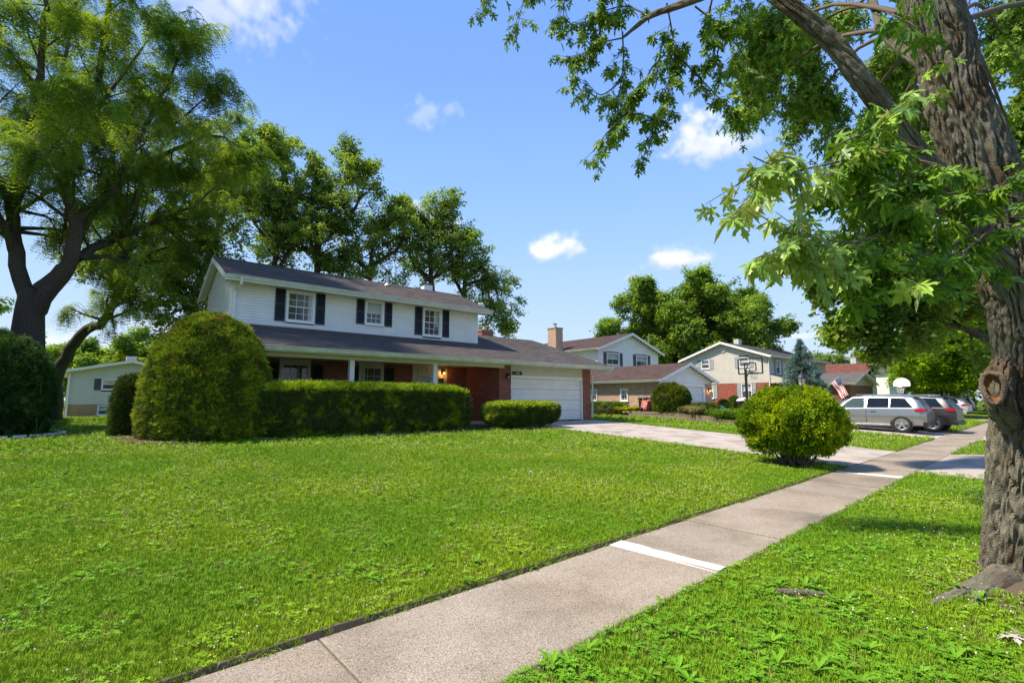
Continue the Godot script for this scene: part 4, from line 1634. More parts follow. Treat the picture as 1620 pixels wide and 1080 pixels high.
func build_hedges() -> void:
	leaf_meshes()
	# mulch bed under the yews
	var b := MB.new()
	var pts := [Vector2(0.6, -16.9), Vector2(0.75, -15.7), Vector2(1.6, -15.1), Vector2(3.4, -15.3), Vector2(7, -15.25), Vector2(11.0, -15.15), Vector2(15.1, -14.95), Vector2(15.1, -16.6), Vector2(11.0, -16.9), Vector2(3.6, -16.9), Vector2(2.0, -18.4), Vector2(0.7, -18.0)]
	var poly := PackedVector2Array(pts)
	var tr := Geometry2D.triangulate_polygon(poly)
	for k in range(0, tr.size(), 3):
		var q: Array[Vector3] = []
		for j in 3:
			var p := poly[tr[k + j]]
			q.push_back(Vector3(p.x, ground_y(p.x, p.y) + 0.035, p.y))
		b.tri(q[0], q[1], q[2], UP)
	tag(put(b, "mulch_bed", M.mulch), "", "", "", "structure")
	bare.append(Rect2(0.9, -18.3, 2.5, 2.9))
	bare.append(Rect2(2.2, -16.9, 12.9, 1.65))
	var orange := Color(0.42, 0.13, 0.015)
	clipped("topiary_yew", "huge dome of clipped yew with orange-brown tips before the house corner", Vector3(2.64, 1.36, -16.75), Vector3(1.62, 2.74, 1.62), 2.15, 19000, 0.12, Color(0.105, 0.165, 0.022), Color(0.31, 0.37, 0.022), {"category": "topiary", "core": 0.9, "bump": 0.035, "fresh": 0.4, "burn": orange, "burn_share": 0.2, "low": 0.05})
	clipped("box_hedge", "long square-clipped yew hedge with fresh top coloured as if sunlit along the porch", Vector3(7.1, 1.32, -16.0), Vector3(3.95, 0.83, 0.72), 5.0, 16500, 0.115, YEW, YEW_TIP, {"core": 0.88, "bump": 0.03, "sunlit_flush": 0.74, "fresh": 0.06, "burn": Color(0.16, 0.07, 0.03), "burn_share": 0.25, "low": 0.04, "stems": 9})
	clipped("low_hedge", "low flat-topped yew hedge with bare feet beside the driveway", Vector3(13.45, 1.08, -15.5), Vector3(1.74, 0.46, 0.76), 4.5, 7200, 0.10, YEW, YEW_TIP, {"core": 0.84, "core_low": 0.28, "bump": 0.03, "sunlit_flush": 0.66, "fresh": 0.06, "low": 0.08, "under": 0.3, "stems": 8})
	clipped("column_yew", "narrow dark upright yew behind the clipped dome", Vector3(1.0, 1.15, -18.3), Vector3(0.48, 1.2, 0.55), 3.0, 3200, 0.12, YEW * 0.85, Color(0.05, 0.085, 0.012), {"category": "shrub", "core": 0.86, "fresh": 0.15, "low": 0.05})
	# the yellow-green bush at the corner of drive and pavement
	clipped("round_bush", "bright yellow-green leafy bush at the corner of pavement and driveway", Vector3(13.58, 1.03, -5.34), Vector3(1.06, 0.86, 1.02), 2.4, 6000, 0.145, Color(0.15, 0.27, 0.010), Color(0.40, 0.50, 0.012), {"category": "bush", "leaf": "sprig", "mat": M.leaf, "core": 0.0, "bump": 0.2, "fresh": 0.5, "low": 0.12, "under": 0.42, "stems": 16})
	bare.append(Rect2(12.9, -5.9, 1.0, 0.9))


# ------------------------------------------------------------------ neighbours' houses
# one gabled block; ridge along "x" or "z". wins/shut: lists for the left (-x) wall ["l", u, y, w, h] with u = -z, and the front ["f", x, y, w, h]
func block(h: Node3D, d: Dictionary) -> void:
	var x0: float = d.x0
	var x1: float = d.x1
	var z0: float = d.front
	var z1: float = d.back
	var by: float = d.base
	var ey: float = d.eave
	var oh: float = d.get("over", 0.4)
	var sl: float = d.slope
	var split: float = d.get("split", by)
	var fr := WF.new(Vector3(0, 0, z0), Vector3.RIGHT, Vector3.BACK)
	var lf := WF.new(Vector3(x0, 0, 0), Vector3.FORWARD, Vector3.LEFT)
	var along_z: bool = d.ridge == "z"
	var mid: float = (x0 + x1) * 0.5 if along_z else (z0 + z1) * 0.5
	var half: float = (x1 - x0) * 0.5 if along_z else (z0 - z1) * 0.5
	var ry := ey + sl * (half + oh)
	var wy := ey + sl * oh     # roof plane at the wall
	var opf: Array = d.get("open_front", []).duplicate()
	var opl := []
	for w in d.get("wins", []):
		(opf if w[0] == "f" else opl).append(Rect2(w[1], w[2], w[3], w[4]))
	var sm: Material = d.siding
	var expo: float = d.get("expo", 0.15)
	for side in [[fr, x0, x1, opf, along_z, mid], [lf, -z0, -z1, opl, not along_z, -mid]]:
		var f: WF = side[0]
		if split > by:
			bricks(h, f, side[1], side[2], by, split, side[3], d.brick, 0.16)
		if d.get("plain", false):
			pass
		var gab: Array = [side[5], ry - 0.03, sl] if side[4] else []
		siding(h, f, side[1], side[2], split, (ry - 0.08) if side[4] else wy - 0.05, side[3], expo, sm, gab)
	plain(h, "wall", sm, [[Vector3(x1 - 0.1, by, z1), Vector3(x1, wy - 0.1, z0 - 0.06)], [Vector3(x0 + 0.06, by, z1 - 0.1), Vector3(x1 - 0.1, wy - 0.1, z1)]])
	var tone: Color = d.roof
	if along_z:
		shingles(h, Vector3(x0 - oh, ey, z1 - oh), Vector3(x0 - oh, ey, z0 + oh), Vector3(mid, ry, z1 - oh), Vector3(mid, ry, z0 + oh), tone)
		shingles(h, Vector3(x1 + oh, ey, z1 - oh), Vector3(x1 + oh, ey, z0 + oh), Vector3(mid, ry, z1 - oh), Vector3(mid, ry, z0 + oh), tone)
		barge(h, Vector3(x0 - oh, ey - 0.01, z0 + oh), Vector3(mid, ry - 0.01, z0 + oh), Vector3(x1 + oh, ey - 0.01, z0 + oh), Vector3.BACK, M.white_trim, 0.2)
		gutter(h, Vector3(x0 - oh, ey, z1 - oh), Vector3(x0 - oh, ey, z0 + oh), Vector3.LEFT, M.white_trim)
		plain(h, "soffit", M.soffit, [[Vector3(x0 - oh + 0.01, ey - 0.12, z1), Vector3(x0 - 0.02, ey - 0.1, z0 + oh - 0.02)]])
		plain(h, "fascia", M.white_trim, [[Vector3(x0 - oh + 0.001, ey - 0.14, z1 - oh), Vector3(x0 - oh + 0.02, ey - 0.012, z0 + oh - 0.02)]])
		var b := MB.new()
		b.prism(PackedVector2Array([Vector2(x0, wy - 0.1), Vector2(mid, ry - 0.1), Vector2(x1, wy - 0.1)]), Vector3(0, 0, z1 - 0.1), Vector3.RIGHT, UP, Vector3(0, 0, 0.1))
		put(b, "gable_wall", sm, h)
		var q := MB.new()
		for s in [[x0 - oh, mid], [x1 + oh, mid]]:
			q.quad(Vector3(s[0], ey - 0.05, z0 + 0.0), Vector3(s[0], ey - 0.05, z0 + oh - 0.02), Vector3(s[1], ry - 0.05, z0 + oh - 0.02), Vector3(s[1], ry - 0.05, z0), -UP)
		put(q, "rake_soffit", M.soffit, h)
	else:
		shingles(h, Vector3(x0 - oh, ey, z0 + oh), Vector3(x1 + oh, ey, z0 + oh), Vector3(x0 - oh, ry, mid), Vector3(x1 + oh, ry, mid), tone)
		shingles(h, Vector3(x0 - oh, ey, z1 - oh), Vector3(x1 + oh, ey, z1 - oh), Vector3(x0 - oh, ry, mid), Vector3(x1 + oh, ry, mid), tone)
		barge(h, Vector3(x0 - oh, ey - 0.01, z0 + oh), Vector3(x0 - oh, ry - 0.01, mid), Vector3(x0 - oh, ey - 0.01, z1 - oh), Vector3.LEFT, M.white_trim, 0.2)
		gutter(h, Vector3(x0 - oh, ey, z0 + oh), Vector3(x1 + oh, ey, z0 + oh), Vector3.BACK, M.white_trim)
		plain(h, "soffit", M.soffit, [[Vector3(x0, ey - 0.12, z0 + 0.02), Vector3(x1 + oh, ey - 0.1, z0 + oh - 0.01)]])
		plain(h, "fascia", M.white_trim, [[Vector3(x0 - oh + 0.02, ey - 0.14, z0 + oh - 0.02), Vector3(x1 + oh, ey - 0.012, z0 + oh - 0.001)]])
		var b := MB.new()
		b.prism(PackedVector2Array([Vector2(z0, wy - 0.1), Vector2(mid, ry - 0.1), Vector2(z1, wy - 0.1)]), Vector3(x1 - 0.1, 0, 0), Vector3(0, 0, 1), UP, Vector3(0.1, 0, 0))
		put(b, "gable_wall", sm, h)
		var q := MB.new()
		for s in [z0 + oh, z1 - oh]:
			q.quad(Vector3(x0, ey - 0.05, s), Vector3(x0 - oh + 0.02, ey - 0.05, s), Vector3(x0 - oh + 0.02, ry - 0.05, mid), Vector3(x0, ry - 0.05, mid), -UP)
		put(q, "rake_soffit", M.soffit, h)
	for w in d.get("wins", []):
		var f := fr if w[0] == "f" else lf
		window(h, f, Rect2(w[1], w[2], w[3], w[4]), w[5] if w.size() > 5 else 0, 1, M.white_trim, {"trim": 0.07, "hung": w[6] if w.size() > 6 else true, "blind": 0.5})
		if w.size() > 7 and w[7]:
			var sw: float = w[8] if w.size() > 8 else 0.34
			shutter(h, f, w[1] - sw - 0.03, w[1] - 0.03, w[2] - 0.03, w[2] + w[4] + 0.03, w[7])
			shutter(h, f, w[1] + w[3] + 0.03, w[1] + w[3] + sw + 0.03, w[2] - 0.03, w[2] + w[4] + 0.03, w[7])


func chimney(h: Node3D, o: Vector3, sx: float, sz: float, top: float, tone: Color) -> void:
	var c := part("chimney", h)
	bricks(c, WF.new(Vector3(o.x - sx, 0, o.z + sz), Vector3.RIGHT, Vector3.BACK), 0, 2 * sx, o.y, top, [], tone, 0.12)
	bricks(c, WF.new(Vector3(o.x - sx, 0, o.z + sz), Vector3.FORWARD, Vector3.LEFT), 0, 2 * sz, o.y, top, [], tone, 0.12)
	var b := MB.new()
	b.span(Vector3(o.x - sx + 0.02, o.y, o.z - sz), Vector3(o.x + sx, top - 0.01, o.z + sz - 0.02))
	b.span(Vector3(o.x - sx - 0.04, top - 0.01, o.z - sz - 0.04), Vector3(o.x + sx + 0.04, top + 0.07, o.z + sz + 0.04))
	put(b, "stack", M.mortar, c)
	flue(h, Vector3(o.x, top + 0.07, o.z))


func build_neighbours() -> void:
	var brown := Color(0.115, 0.068, 0.052)
	var tan := Color(0.50, 0.34, 0.24)
	# --- white house with brown roof
	var h := thing("neighbour_house", "white sided neighbour house with brown roofs, tan brick chimney and front garage", "house", Vector3(33, 0.6, -26))
	block(h, {"x0": 31.0, "x1": 39.3, "front": -26.5, "back": -36.5, "base": 0.5, "eave": 5.72, "slope": 0.34, "ridge": "z", "siding": M.white_siding, "roof": brown, "expo": 0.13, "over": 0.42,
		"wins": [["f", 32.1, 4.45, 1.65, 1.02, 2, true, M.shutter_plum, 0.36], ["f", 36.0, 4.45, 1.65, 1.02, 2, true, M.shutter_plum, 0.36]]})
	var door := Rect2(28.15, 0.5, 4.2, 2.05)
	block(h, {"x0": 27.05, "x1": 33.45, "front": -18.3, "back": -26.45, "base": 0.5, "eave": 2.86, "slope": 0.34, "ridge": "z", "siding": M.white_siding, "roof": brown, "expo": 0.13, "over": 0.38, "split": 2.74, "brick": tan, "open_front": [door],
		"wins": [["l", 20.6, 1.55, 0.62, 0.82, 2, true], ["l", 23.2, 1.55, 0.62, 0.82, 2, true]]})
	var g := WF.new(Vector3(0, 0, -18.3), Vector3.RIGHT, Vector3.BACK)
	garage_door(h, g, 28.2, 32.3, 0.52, 2.5, M.garage_white)
	var b := MB.new()
	lbox(b, g, 28.0, 28.2, 0.5, 2.68, -0.12, 0.03)
	lbox(b, g, 32.3, 32.5, 0.5, 2.68, -0.12, 0.03)
	lbox(b, g, 28.2, 32.3, 2.5, 2.72, -0.12, 0.03)
	put(b, "door_trim", M.white_trim, h)
	wall_lantern(h, g.p(33.0, 2.25, 0.0), g.n, true, "wall_lamp")
	chimney(h, Vector3(30.55, 0.5, -30.8), 0.42, 0.5, 7.7, tan)
	bare.append(Rect2(27, -37, 13, 18.8))
	# --- beige house over red brick
	h = thing("neighbour_house", "beige gabled neighbour house with red brick ground floor and grey shutters", "house", Vector3(52, 0.6, -24))
	block(h, {"x0": 47.0, "x1": 61.0, "front": -20.2, "back": -28.6, "base": 0.4, "eave": 5.62, "slope": 0.345, "ridge": "x", "siding": M.beige_siding, "roof": Color(0.15, 0.145, 0.14), "expo": 0.16, "over": 0.42, "split": 3.2, "brick": Color(0.36, 0.095, 0.055),
		"wins": [["l", 25.8, 4.66, 0.9, 0.92, 0, true, M.shutter_grey, 0.36], ["l", 21.9, 4.66, 0.95, 0.95, 0, true, M.shutter_grey, 0.36], ["l", 21.75, 1.75, 1.0, 1.4, 3, true, M.shutter_grey, 0.36], ["l", 25.5, 1.75, 0.8, 1.3, 2, true, M.shutter_grey, 0.36],
			["f", 48.6, 3.95, 1.0, 1.4, 2, true, M.shutter_grey, 0.4], ["f", 52.2, 3.95, 1.0, 1.4, 2, true, M.shutter_grey, 0.4]]})
	b = MB.new()
	b.lathe(Vector3(46.99, 6.42, -24.35), PackedVector2Array([Vector2(0.0, 0.05), Vector2(0.17, 0.05), Vector2(0.18, 0.07), Vector2(0.26, 0.06), Vector2(0.27, 0.0)]), 20, Vector3.LEFT)
	put(b, "gable_vent", M.beige_siding, h)
	downspout(h, [Vector3(46.95, 5.55, -19.75), Vector3(46.95, 5.4, -19.9), Vector3(46.95, 5.2, -20.12), Vector3(46.95, 0.6, -20.12)])
	b = MB.new()
	b.span(Vector3(50.3, 6.4, -24.9), Vector3(51.0, 7.75, -24.4))
	put(b, "vent_box", M.beige_siding, h)
	# its low porch roof and garage towards the street
	shingles(h, Vector3(47.0, 3.35, -18.2), Vector3(53.4, 3.35, -18.2), Vector3(47.0, 3.95, -20.18), Vector3(53.4, 3.95, -20.18), Color(0.15, 0.145, 0.14), 0.32, 0.15, "porch_roof")
	b = MB.new()
	b.prism(PackedVector2Array([Vector2(-18.2, 3.34), Vector2(-18.2, 3.12), Vector2(-20.18, 3.12), Vector2(-20.18, 3.9)]), Vector3(47.0, 0, 0), Vector3(0, 0, 1), UP, Vector3(0.08, 0, 0))
	b.span(Vector3(47.09, 3.12, -18.28), Vector3(53.4, 3.32, -18.205))
	put(b, "porch_fascia", M.beige_siding, h)
	block(h, {"x0": 53.8, "x1": 60.4, "front": -15.9, "back": -20.15, "base": 0.3, "eave": 3.15, "slope": 0.30, "ridge": "z", "siding": M.beige_siding, "roof": Color(0.17, 0.16, 0.15), "expo": 0.16, "over": 0.45, "split": 3.0, "brick": Color(0.22, 0.11, 0.075)})
	bare.append(Rect2(47, -29, 14.2, 13.4))
	# --- cream house with red-brown roof
	h = thing("neighbour_house", "cream house with rust-red roof beyond the blue spruce", "house", Vector3(72, 0.6, -22))
	block(h, {"x0": 70.2, "x1": 75.0, "front": -19.3, "back": -33.0, "base": 0.3, "eave": 4.78, "slope": 0.46, "ridge": "z", "siding": M.cream_render, "roof": Color(0.24, 0.085, 0.05), "expo": 0.6, "over": 0.45,
		"wins": [["f", 72.1, 3.15, 1.1, 1.5, 0, true, M.shutter_grey, 0.4]]})
	downspout(h, [Vector3(70.12, 4.7, -21.6), Vector3(70.12, 0.6, -21.6)])
	# --- white house at the far end
	h = thing("neighbour_house", "small white gabled house far down the street behind the cream one", "house", Vector3(98, 0.6, -24))
	block(h, {"x0": 94.0, "x1": 103.0, "front": -22.6, "back": -34.0, "base": 0.3, "eave": 6.0, "slope": 0.36, "ridge": "z", "siding": M.white_siding, "roof": Color(0.1, 0.1, 0.1), "expo": 0.3, "over": 0.4})
	chimney(h, Vector3(97.6, 6.0, -28.0), 0.4, 0.4, 8.6, Color(0.6, 0.58, 0.55))


func build_left() -> void:
	# --- house behind, across the back gardens
	var h := thing("back_house", "low beige gabled house with tan brick base across the back lawn", "house", Vector3(2, 0.3, -53))
	var z := -51.5
	block(h, {"x0": -1.3, "x1": 6.4, "front": z, "back": -64.0, "base": 0.2, "eave": 3.86, "slope": 0.225, "ridge": "z", "siding": M.grey_cream_siding, "roof": Color(0.16, 0.13, 0.11), "expo": 0.2, "over": 0.45, "split": 1.28, "brick": Color(0.42, 0.27, 0.14),
		"wins": [["f", 0.75, 2.42, 1.05, 0.85, 0, true, M.shutter_plum, 0.42], ["f", 4.1, 2.42, 1.1, 0.85, 0, true, M.shutter_plum, 0.42], ["f", 0.62, 0.42, 1.15, 0.8, 0, true]]})
	downspout(h, [Vector3(-1.2, 3.7, z + 0.1), Vector3(-1.2, 0.35, z + 0.1), Vector3(-1.0, 0.28, z + 0.4)], null, 0.12)
	var b := MB.new()
	b.span(Vector3(2.3, 4.2, -55.0), Vector3(3.0, 5.35, -54.4))
	put(b, "vent_box", M.white_trim, h)
	b = MB.new()
	b.slab(Vector3(3.2, 0.2, z + 0.3), Vector3(4.2, 1.0, z + 1.2), 0.05)
	var ac := put(b, "air_conditioner", M.dark_metal)
	tag(ac, "dark air conditioner box against the low beige house", "air conditioner")
	bare.append(Rect2(-1.5, -64, 8, 12.5))
	# --- neighbour on the near side: only the edge of its gable shows
	h = thing("side_house", "edge of a dark sided gable at the picture's edge behind the round shrub", "house", Vector3(-6, 0.6, -25))
	mat("slate_siding", lin(0.115, 0.13, 0.125), 0.6)
	block(h, {"x0": -11.6, "x1": -2.35, "front": -24.0, "back": -36.0, "base": 0.5, "eave": 3.32, "slope": 0.62, "ridge": "z", "siding": M.slate_siding, "roof": Color(0.05, 0.05, 0.05), "expo": 0.16, "over": 0.42})
	bare.append(Rect2(-12, -36, 10, 12))
	# --- its big dark shrub in an edged bed
	clipped("round_shrub", "large dark green rounded yew shrub beside the edge of the gable", Vector3(-2.5, 1.95, -20.6), Vector3(1.72, 1.62, 1.7), 2.3, 9500, 0.15, Color(0.045, 0.10, 0.022), Color(0.09, 0.17, 0.028), {"category": "shrub", "core": 0.88, "bump": 0.07, "fresh": 0.2, "low": 0.25})
	var t := thing("bed_edging", "curved white stone edging round the dark shrub's bed", "edging", Vector3(-1.8, 0.64, -20.0))
	for k in 22:
		var a := lerpf(-0.4, PI + 0.4, k / 21.0)
		b = MB.new()
		var p := Vector3(-2.7 + cos(a) * 2.25, 0, -20.3 + sin(a) * 1.75)
		p.y = ground_y(p.x, p.z) + 0.04
		b.box(p, Vector3(0.28, 0.09, 0.07), Basis(UP, -a + PI / 2 + rnd(-0.1, 0.1)))
		put(b, "edging_stone", M.white_trim, t)
	var xf := []
	var cols := PackedColorArray()
	t = thing("lily_clump", "strap-leaved day lilies under the dark rounded shrub", "plant", Vector3(-1.0, 0.64, -19.2))
	for k in 42:
		var a := rnd(-0.2, PI)
		var p := Vector3(-2.7 + cos(a) * rnd(1.2, 1.95), 0, -20.4 + sin(a) * rnd(0.9, 1.5))
		p.y = ground_y(p.x, p.z)
		xf.append(Transform3D(Basis(UP, rnd(0, TAU)).scaled(Vector3.ONE * rnd(0.4, 0.65)), p))
		cols.push_back(Color(0.045, 0.10, 0.02))
	scatter("foliage", LEAFM.strap, M.blade, xf, cols, t).set_meta("kind", "stuff")
	# a dying, half-bare shrub before the back house
	t = thing("bare_shrub", "half bare twiggy shrub in front of the low beige house", "shrub", Vector3(1.6, 0.62, -30.0))
	b = MB.new()
	for k in 30:
		var a := rnd(0, TAU)
		var p0 := Vector3(1.9, 0.6, -30.0)
		var p1 := p0 + Vector3(cos(a) * rnd(0.2, 0.6), rnd(0.6, 1.3), sin(a) * rnd(0.2, 0.6))
		var p2 := p1 + Vector3(cos(a) * rnd(0.3, 1.2), rnd(0.2, 0.9), sin(a) * rnd(0.3, 1.0))
		b.tube(PackedVector3Array([p0, p1, p2]), PackedFloat32Array([0.03, 0.018, 0.005]), 4, false)
	put(b, "branches", M.twig, t).set_meta("kind", "stuff")
	xf = []
	cols = PackedColorArray()
	for k in 60:
		xf.append(Transform3D(Basis(UP, rnd(0, TAU)).scaled(Vector3.ONE * rnd(0.12, 0.2)), Vector3(1.9 + rnd(-0.9, 1.5), rnd(1.4, 2.5), -30 + rnd(-0.8, 0.8))))
		cols.push_back(Color(0.05, 0.09, 0.015))
	scatter("foliage", LEAFM.clump0, M.leaf, xf, cols, t).set_meta("kind", "stuff")


# ------------------------------------------------------------------ trees
# smooth path through points
func smooth(pts: Array, steps: int) -> PackedVector3Array:
	var out := PackedVector3Array()
	for k in pts.size() - 1:
		var p0: Vector3 = pts[maxi(k - 1, 0)]
		var p1: Vector3 = pts[k]
		var p2: Vector3 = pts[k + 1]
		var p3: Vector3 = pts[mini(k + 2, pts.size() - 1)]
		for s in steps:
			var t := float(s) / steps
			out.push_back(0.5 * (2.0 * p1 + (p2 - p0) * t + (2.0 * p0 - 5.0 * p1 + 4.0 * p2 - p3) * t * t + (3.0 * p1 - p0 - 3.0 * p2 + p3) * t * t * t))
	out.push_back(pts[-1])
	return out


class Crown:
	var xf := [[], [], []]
	var cols := [PackedColorArray(), PackedColorArray(), PackedColorArray()]
	func add(k: int, t: Transform3D, c: Color) -> void:
		xf[k].append(t)
		cols[k].push_back(c)


func leaf_at(cr: Crown, p: Vector3, s: Dictionary) -> void:
	var size: float = s.size * rnd(0.7, 1.3)
	var bs := Basis(UP, rnd(0, TAU)).rotated(Vector3(cos(p.x * 3.0), 0, sin(p.x * 3.0)), rnd(-0.4, 0.4)).scaled(Vector3.ONE * size)
	var e := rnd(0.75, 1.25)
	var t := clampf(0.5 + 0.7 * noise.get_noise_3d(p.x * 0.35, p.y * 0.35, p.z * 0.35) + rnd(-0.3, 0.3), 0.0, 1.0)
	var c: Color = (s.c0 as Color).lerp(s.c1, t)
	cr.add(R.randi_range(0, s.kinds - 1), Transform3D(bs, p), Color(c.r * e, c.g * e, c.b * e))


# a limb along points, with branches that carry the leaf clumps
func limb(b: MB, cr: Crown, pts: Array, r0: float, r1: float, s: Dictionary) -> void:
	var path := smooth(pts, 5)
	var n := path.size()
	var rad := PackedFloat32Array()
	var length := 0.0
	for k in n:
		var t := float(k) / (n - 1)
		rad.push_back(lerpf(r0, r1, pow(t, 0.8)))
		if k > 0:
			length += path[k].distance_to(path[k - 1])
			if k < n - 1:
				path[k] += ball() * r0 * 0.25
	b.tube(path, rad, 8 if r0 > 0.08 else 6, false)
	var subs := int(length * s.sub)
	for k in subs:
		var t := lerpf(s.from, 1.0, (k + R.randf()) / subs)
		var i := mini(int(t * (n - 1)), n - 2)
		var o := path[i].lerp(path[i + 1], t * (n - 1) - i)
		var ax := (path[i + 1] - path[i]).normalized()
		var d: Vector3 = (ax * 0.55 + dir() * 0.9 + UP * s.get("lift", 0.15)).normalized()
		var l: float = s.len * rnd(0.55, 1.2) * (1.15 - 0.45 * t)
		branch(b, cr, o, d, l, maxf(lerpf(r0, r1, t) * 0.4, 0.012), s)
	for k in 3:
		branch(b, cr, path[n - 1], ((path[n - 1] - path[n - 2]).normalized() + ball() * 0.6).normalized(), s.len * 0.6, r1, s)


func branch(b: MB, cr: Crown, o: Vector3, d: Vector3, l: float, r: float, s: Dictionary) -> void:
	var droop: float = s.get("droop", 0.12)
	var m := o + d * l * 0.5 + ball() * l * 0.08
	var e := o + d * l + ball() * l * 0.12 - UP * droop * l
	b.tube(PackedVector3Array([o, m, e]), PackedFloat32Array([r, r * 0.6, 0.006]), 4, false)
	for k in s.twigs:
		var t := rnd(0.3, 1.0)
		var p := o.lerp(m, t * 2.0) if t < 0.5 else m.lerp(e, t * 2.0 - 1.0)
		var td := (d * 0.5 + dir()).normalized()
		var tl := l * rnd(0.18, 0.42)
		var q := p + td * tl - UP * droop * tl
		if s.get("show_twigs", true):
			b.tube(PackedVector3Array([p, q]), PackedFloat32Array([maxf(r * 0.35, 0.008), 0.004]), 3, false)
		for j in s.leaves:
			leaf_at(cr, p.lerp(q, rnd(0.35, 1.1)) + ball() * s.size * 0.9, s)
	leaf_at(cr, e, s)


func finish_tree(t: Node3D, b: MB, cr: Crown, s: Dictionary, called := "trunk") -> void:
	put(b, called, M.bark, t)
	for k in s.kinds:
		if cr.xf[k].size():
			scatter("crown", LEAFM["%s%d" % [s.leaf, k]], M.leaf, cr.xf[k], cr.cols[k], t).set_meta("kind", "stuff")


# free-standing tree built by rule: trunk to the fork, limbs out to an egg-shaped crown
func tree(called: String, label: String, base: Vector3, height: float, spread: float, r: float, n_limbs: int, s: Dictionary, group := "", low := 0.28) -> Node3D:
	base.y = ground_y(base.x, base.z)
	var t := thing(called, label, "tree", base, group)
	var b := MB.new()
	b.col = s.get("bark", Color(0.10, 0.085, 0.065))
	var cr := Crown.new()
	var lean := Vector3(rnd(-1, 1), 0, rnd(-1, 1)) * height * 0.03
	var top := base + UP * height * 0.62 + lean
	var path := smooth([base - UP * 0.2, base + UP * height * 0.2 + ball() * 0.1, base + UP * height * 0.42 + lean * 0.6, top], 5)
	var rad := PackedFloat32Array()
	for k in path.size():
		var u := float(k) / (path.size() - 1)
		rad.push_back(r * (1.25 if k == 0 else 1.0) * (1.0 - 0.55 * u))
	b.tube(path, rad, 10, false)
	for k in n_limbs:
		var u := (k + 0.5) / n_limbs
		var hstart := lerpf(low, 0.6, u)
		var i := mini(int(hstart / 0.62 * (path.size() - 1)), path.size() - 2)
		var o := path[i]
		var a := k * 2.4 + rnd(-0.4, 0.4)
		var el := lerpf(low + 0.12, 0.98, u)
		var rr := spread * sqrt(maxf(0.08, 1.0 - pow(absf(el - 0.55) / 0.5, 2.0))) * rnd(0.8, 1.05)
		if k == n_limbs - 1:
			rr *= 0.2
		var e := Vector3(base.x + cos(a) * rr, base.y + height * el, base.z + sin(a) * rr) + lean
		var m := o.lerp(e, 0.5) + UP * height * 0.02 + ball() * spread * 0.1
		limb(b, cr, [o, m, e], r * 0.42, 0.02, s)
	finish_tree(t, b, cr, s)
	return t


func px_path(a: Array) -> Array:
	var out := []
	for p in a:
		out.append(at(p[0], p[1], p[2]))
	return out


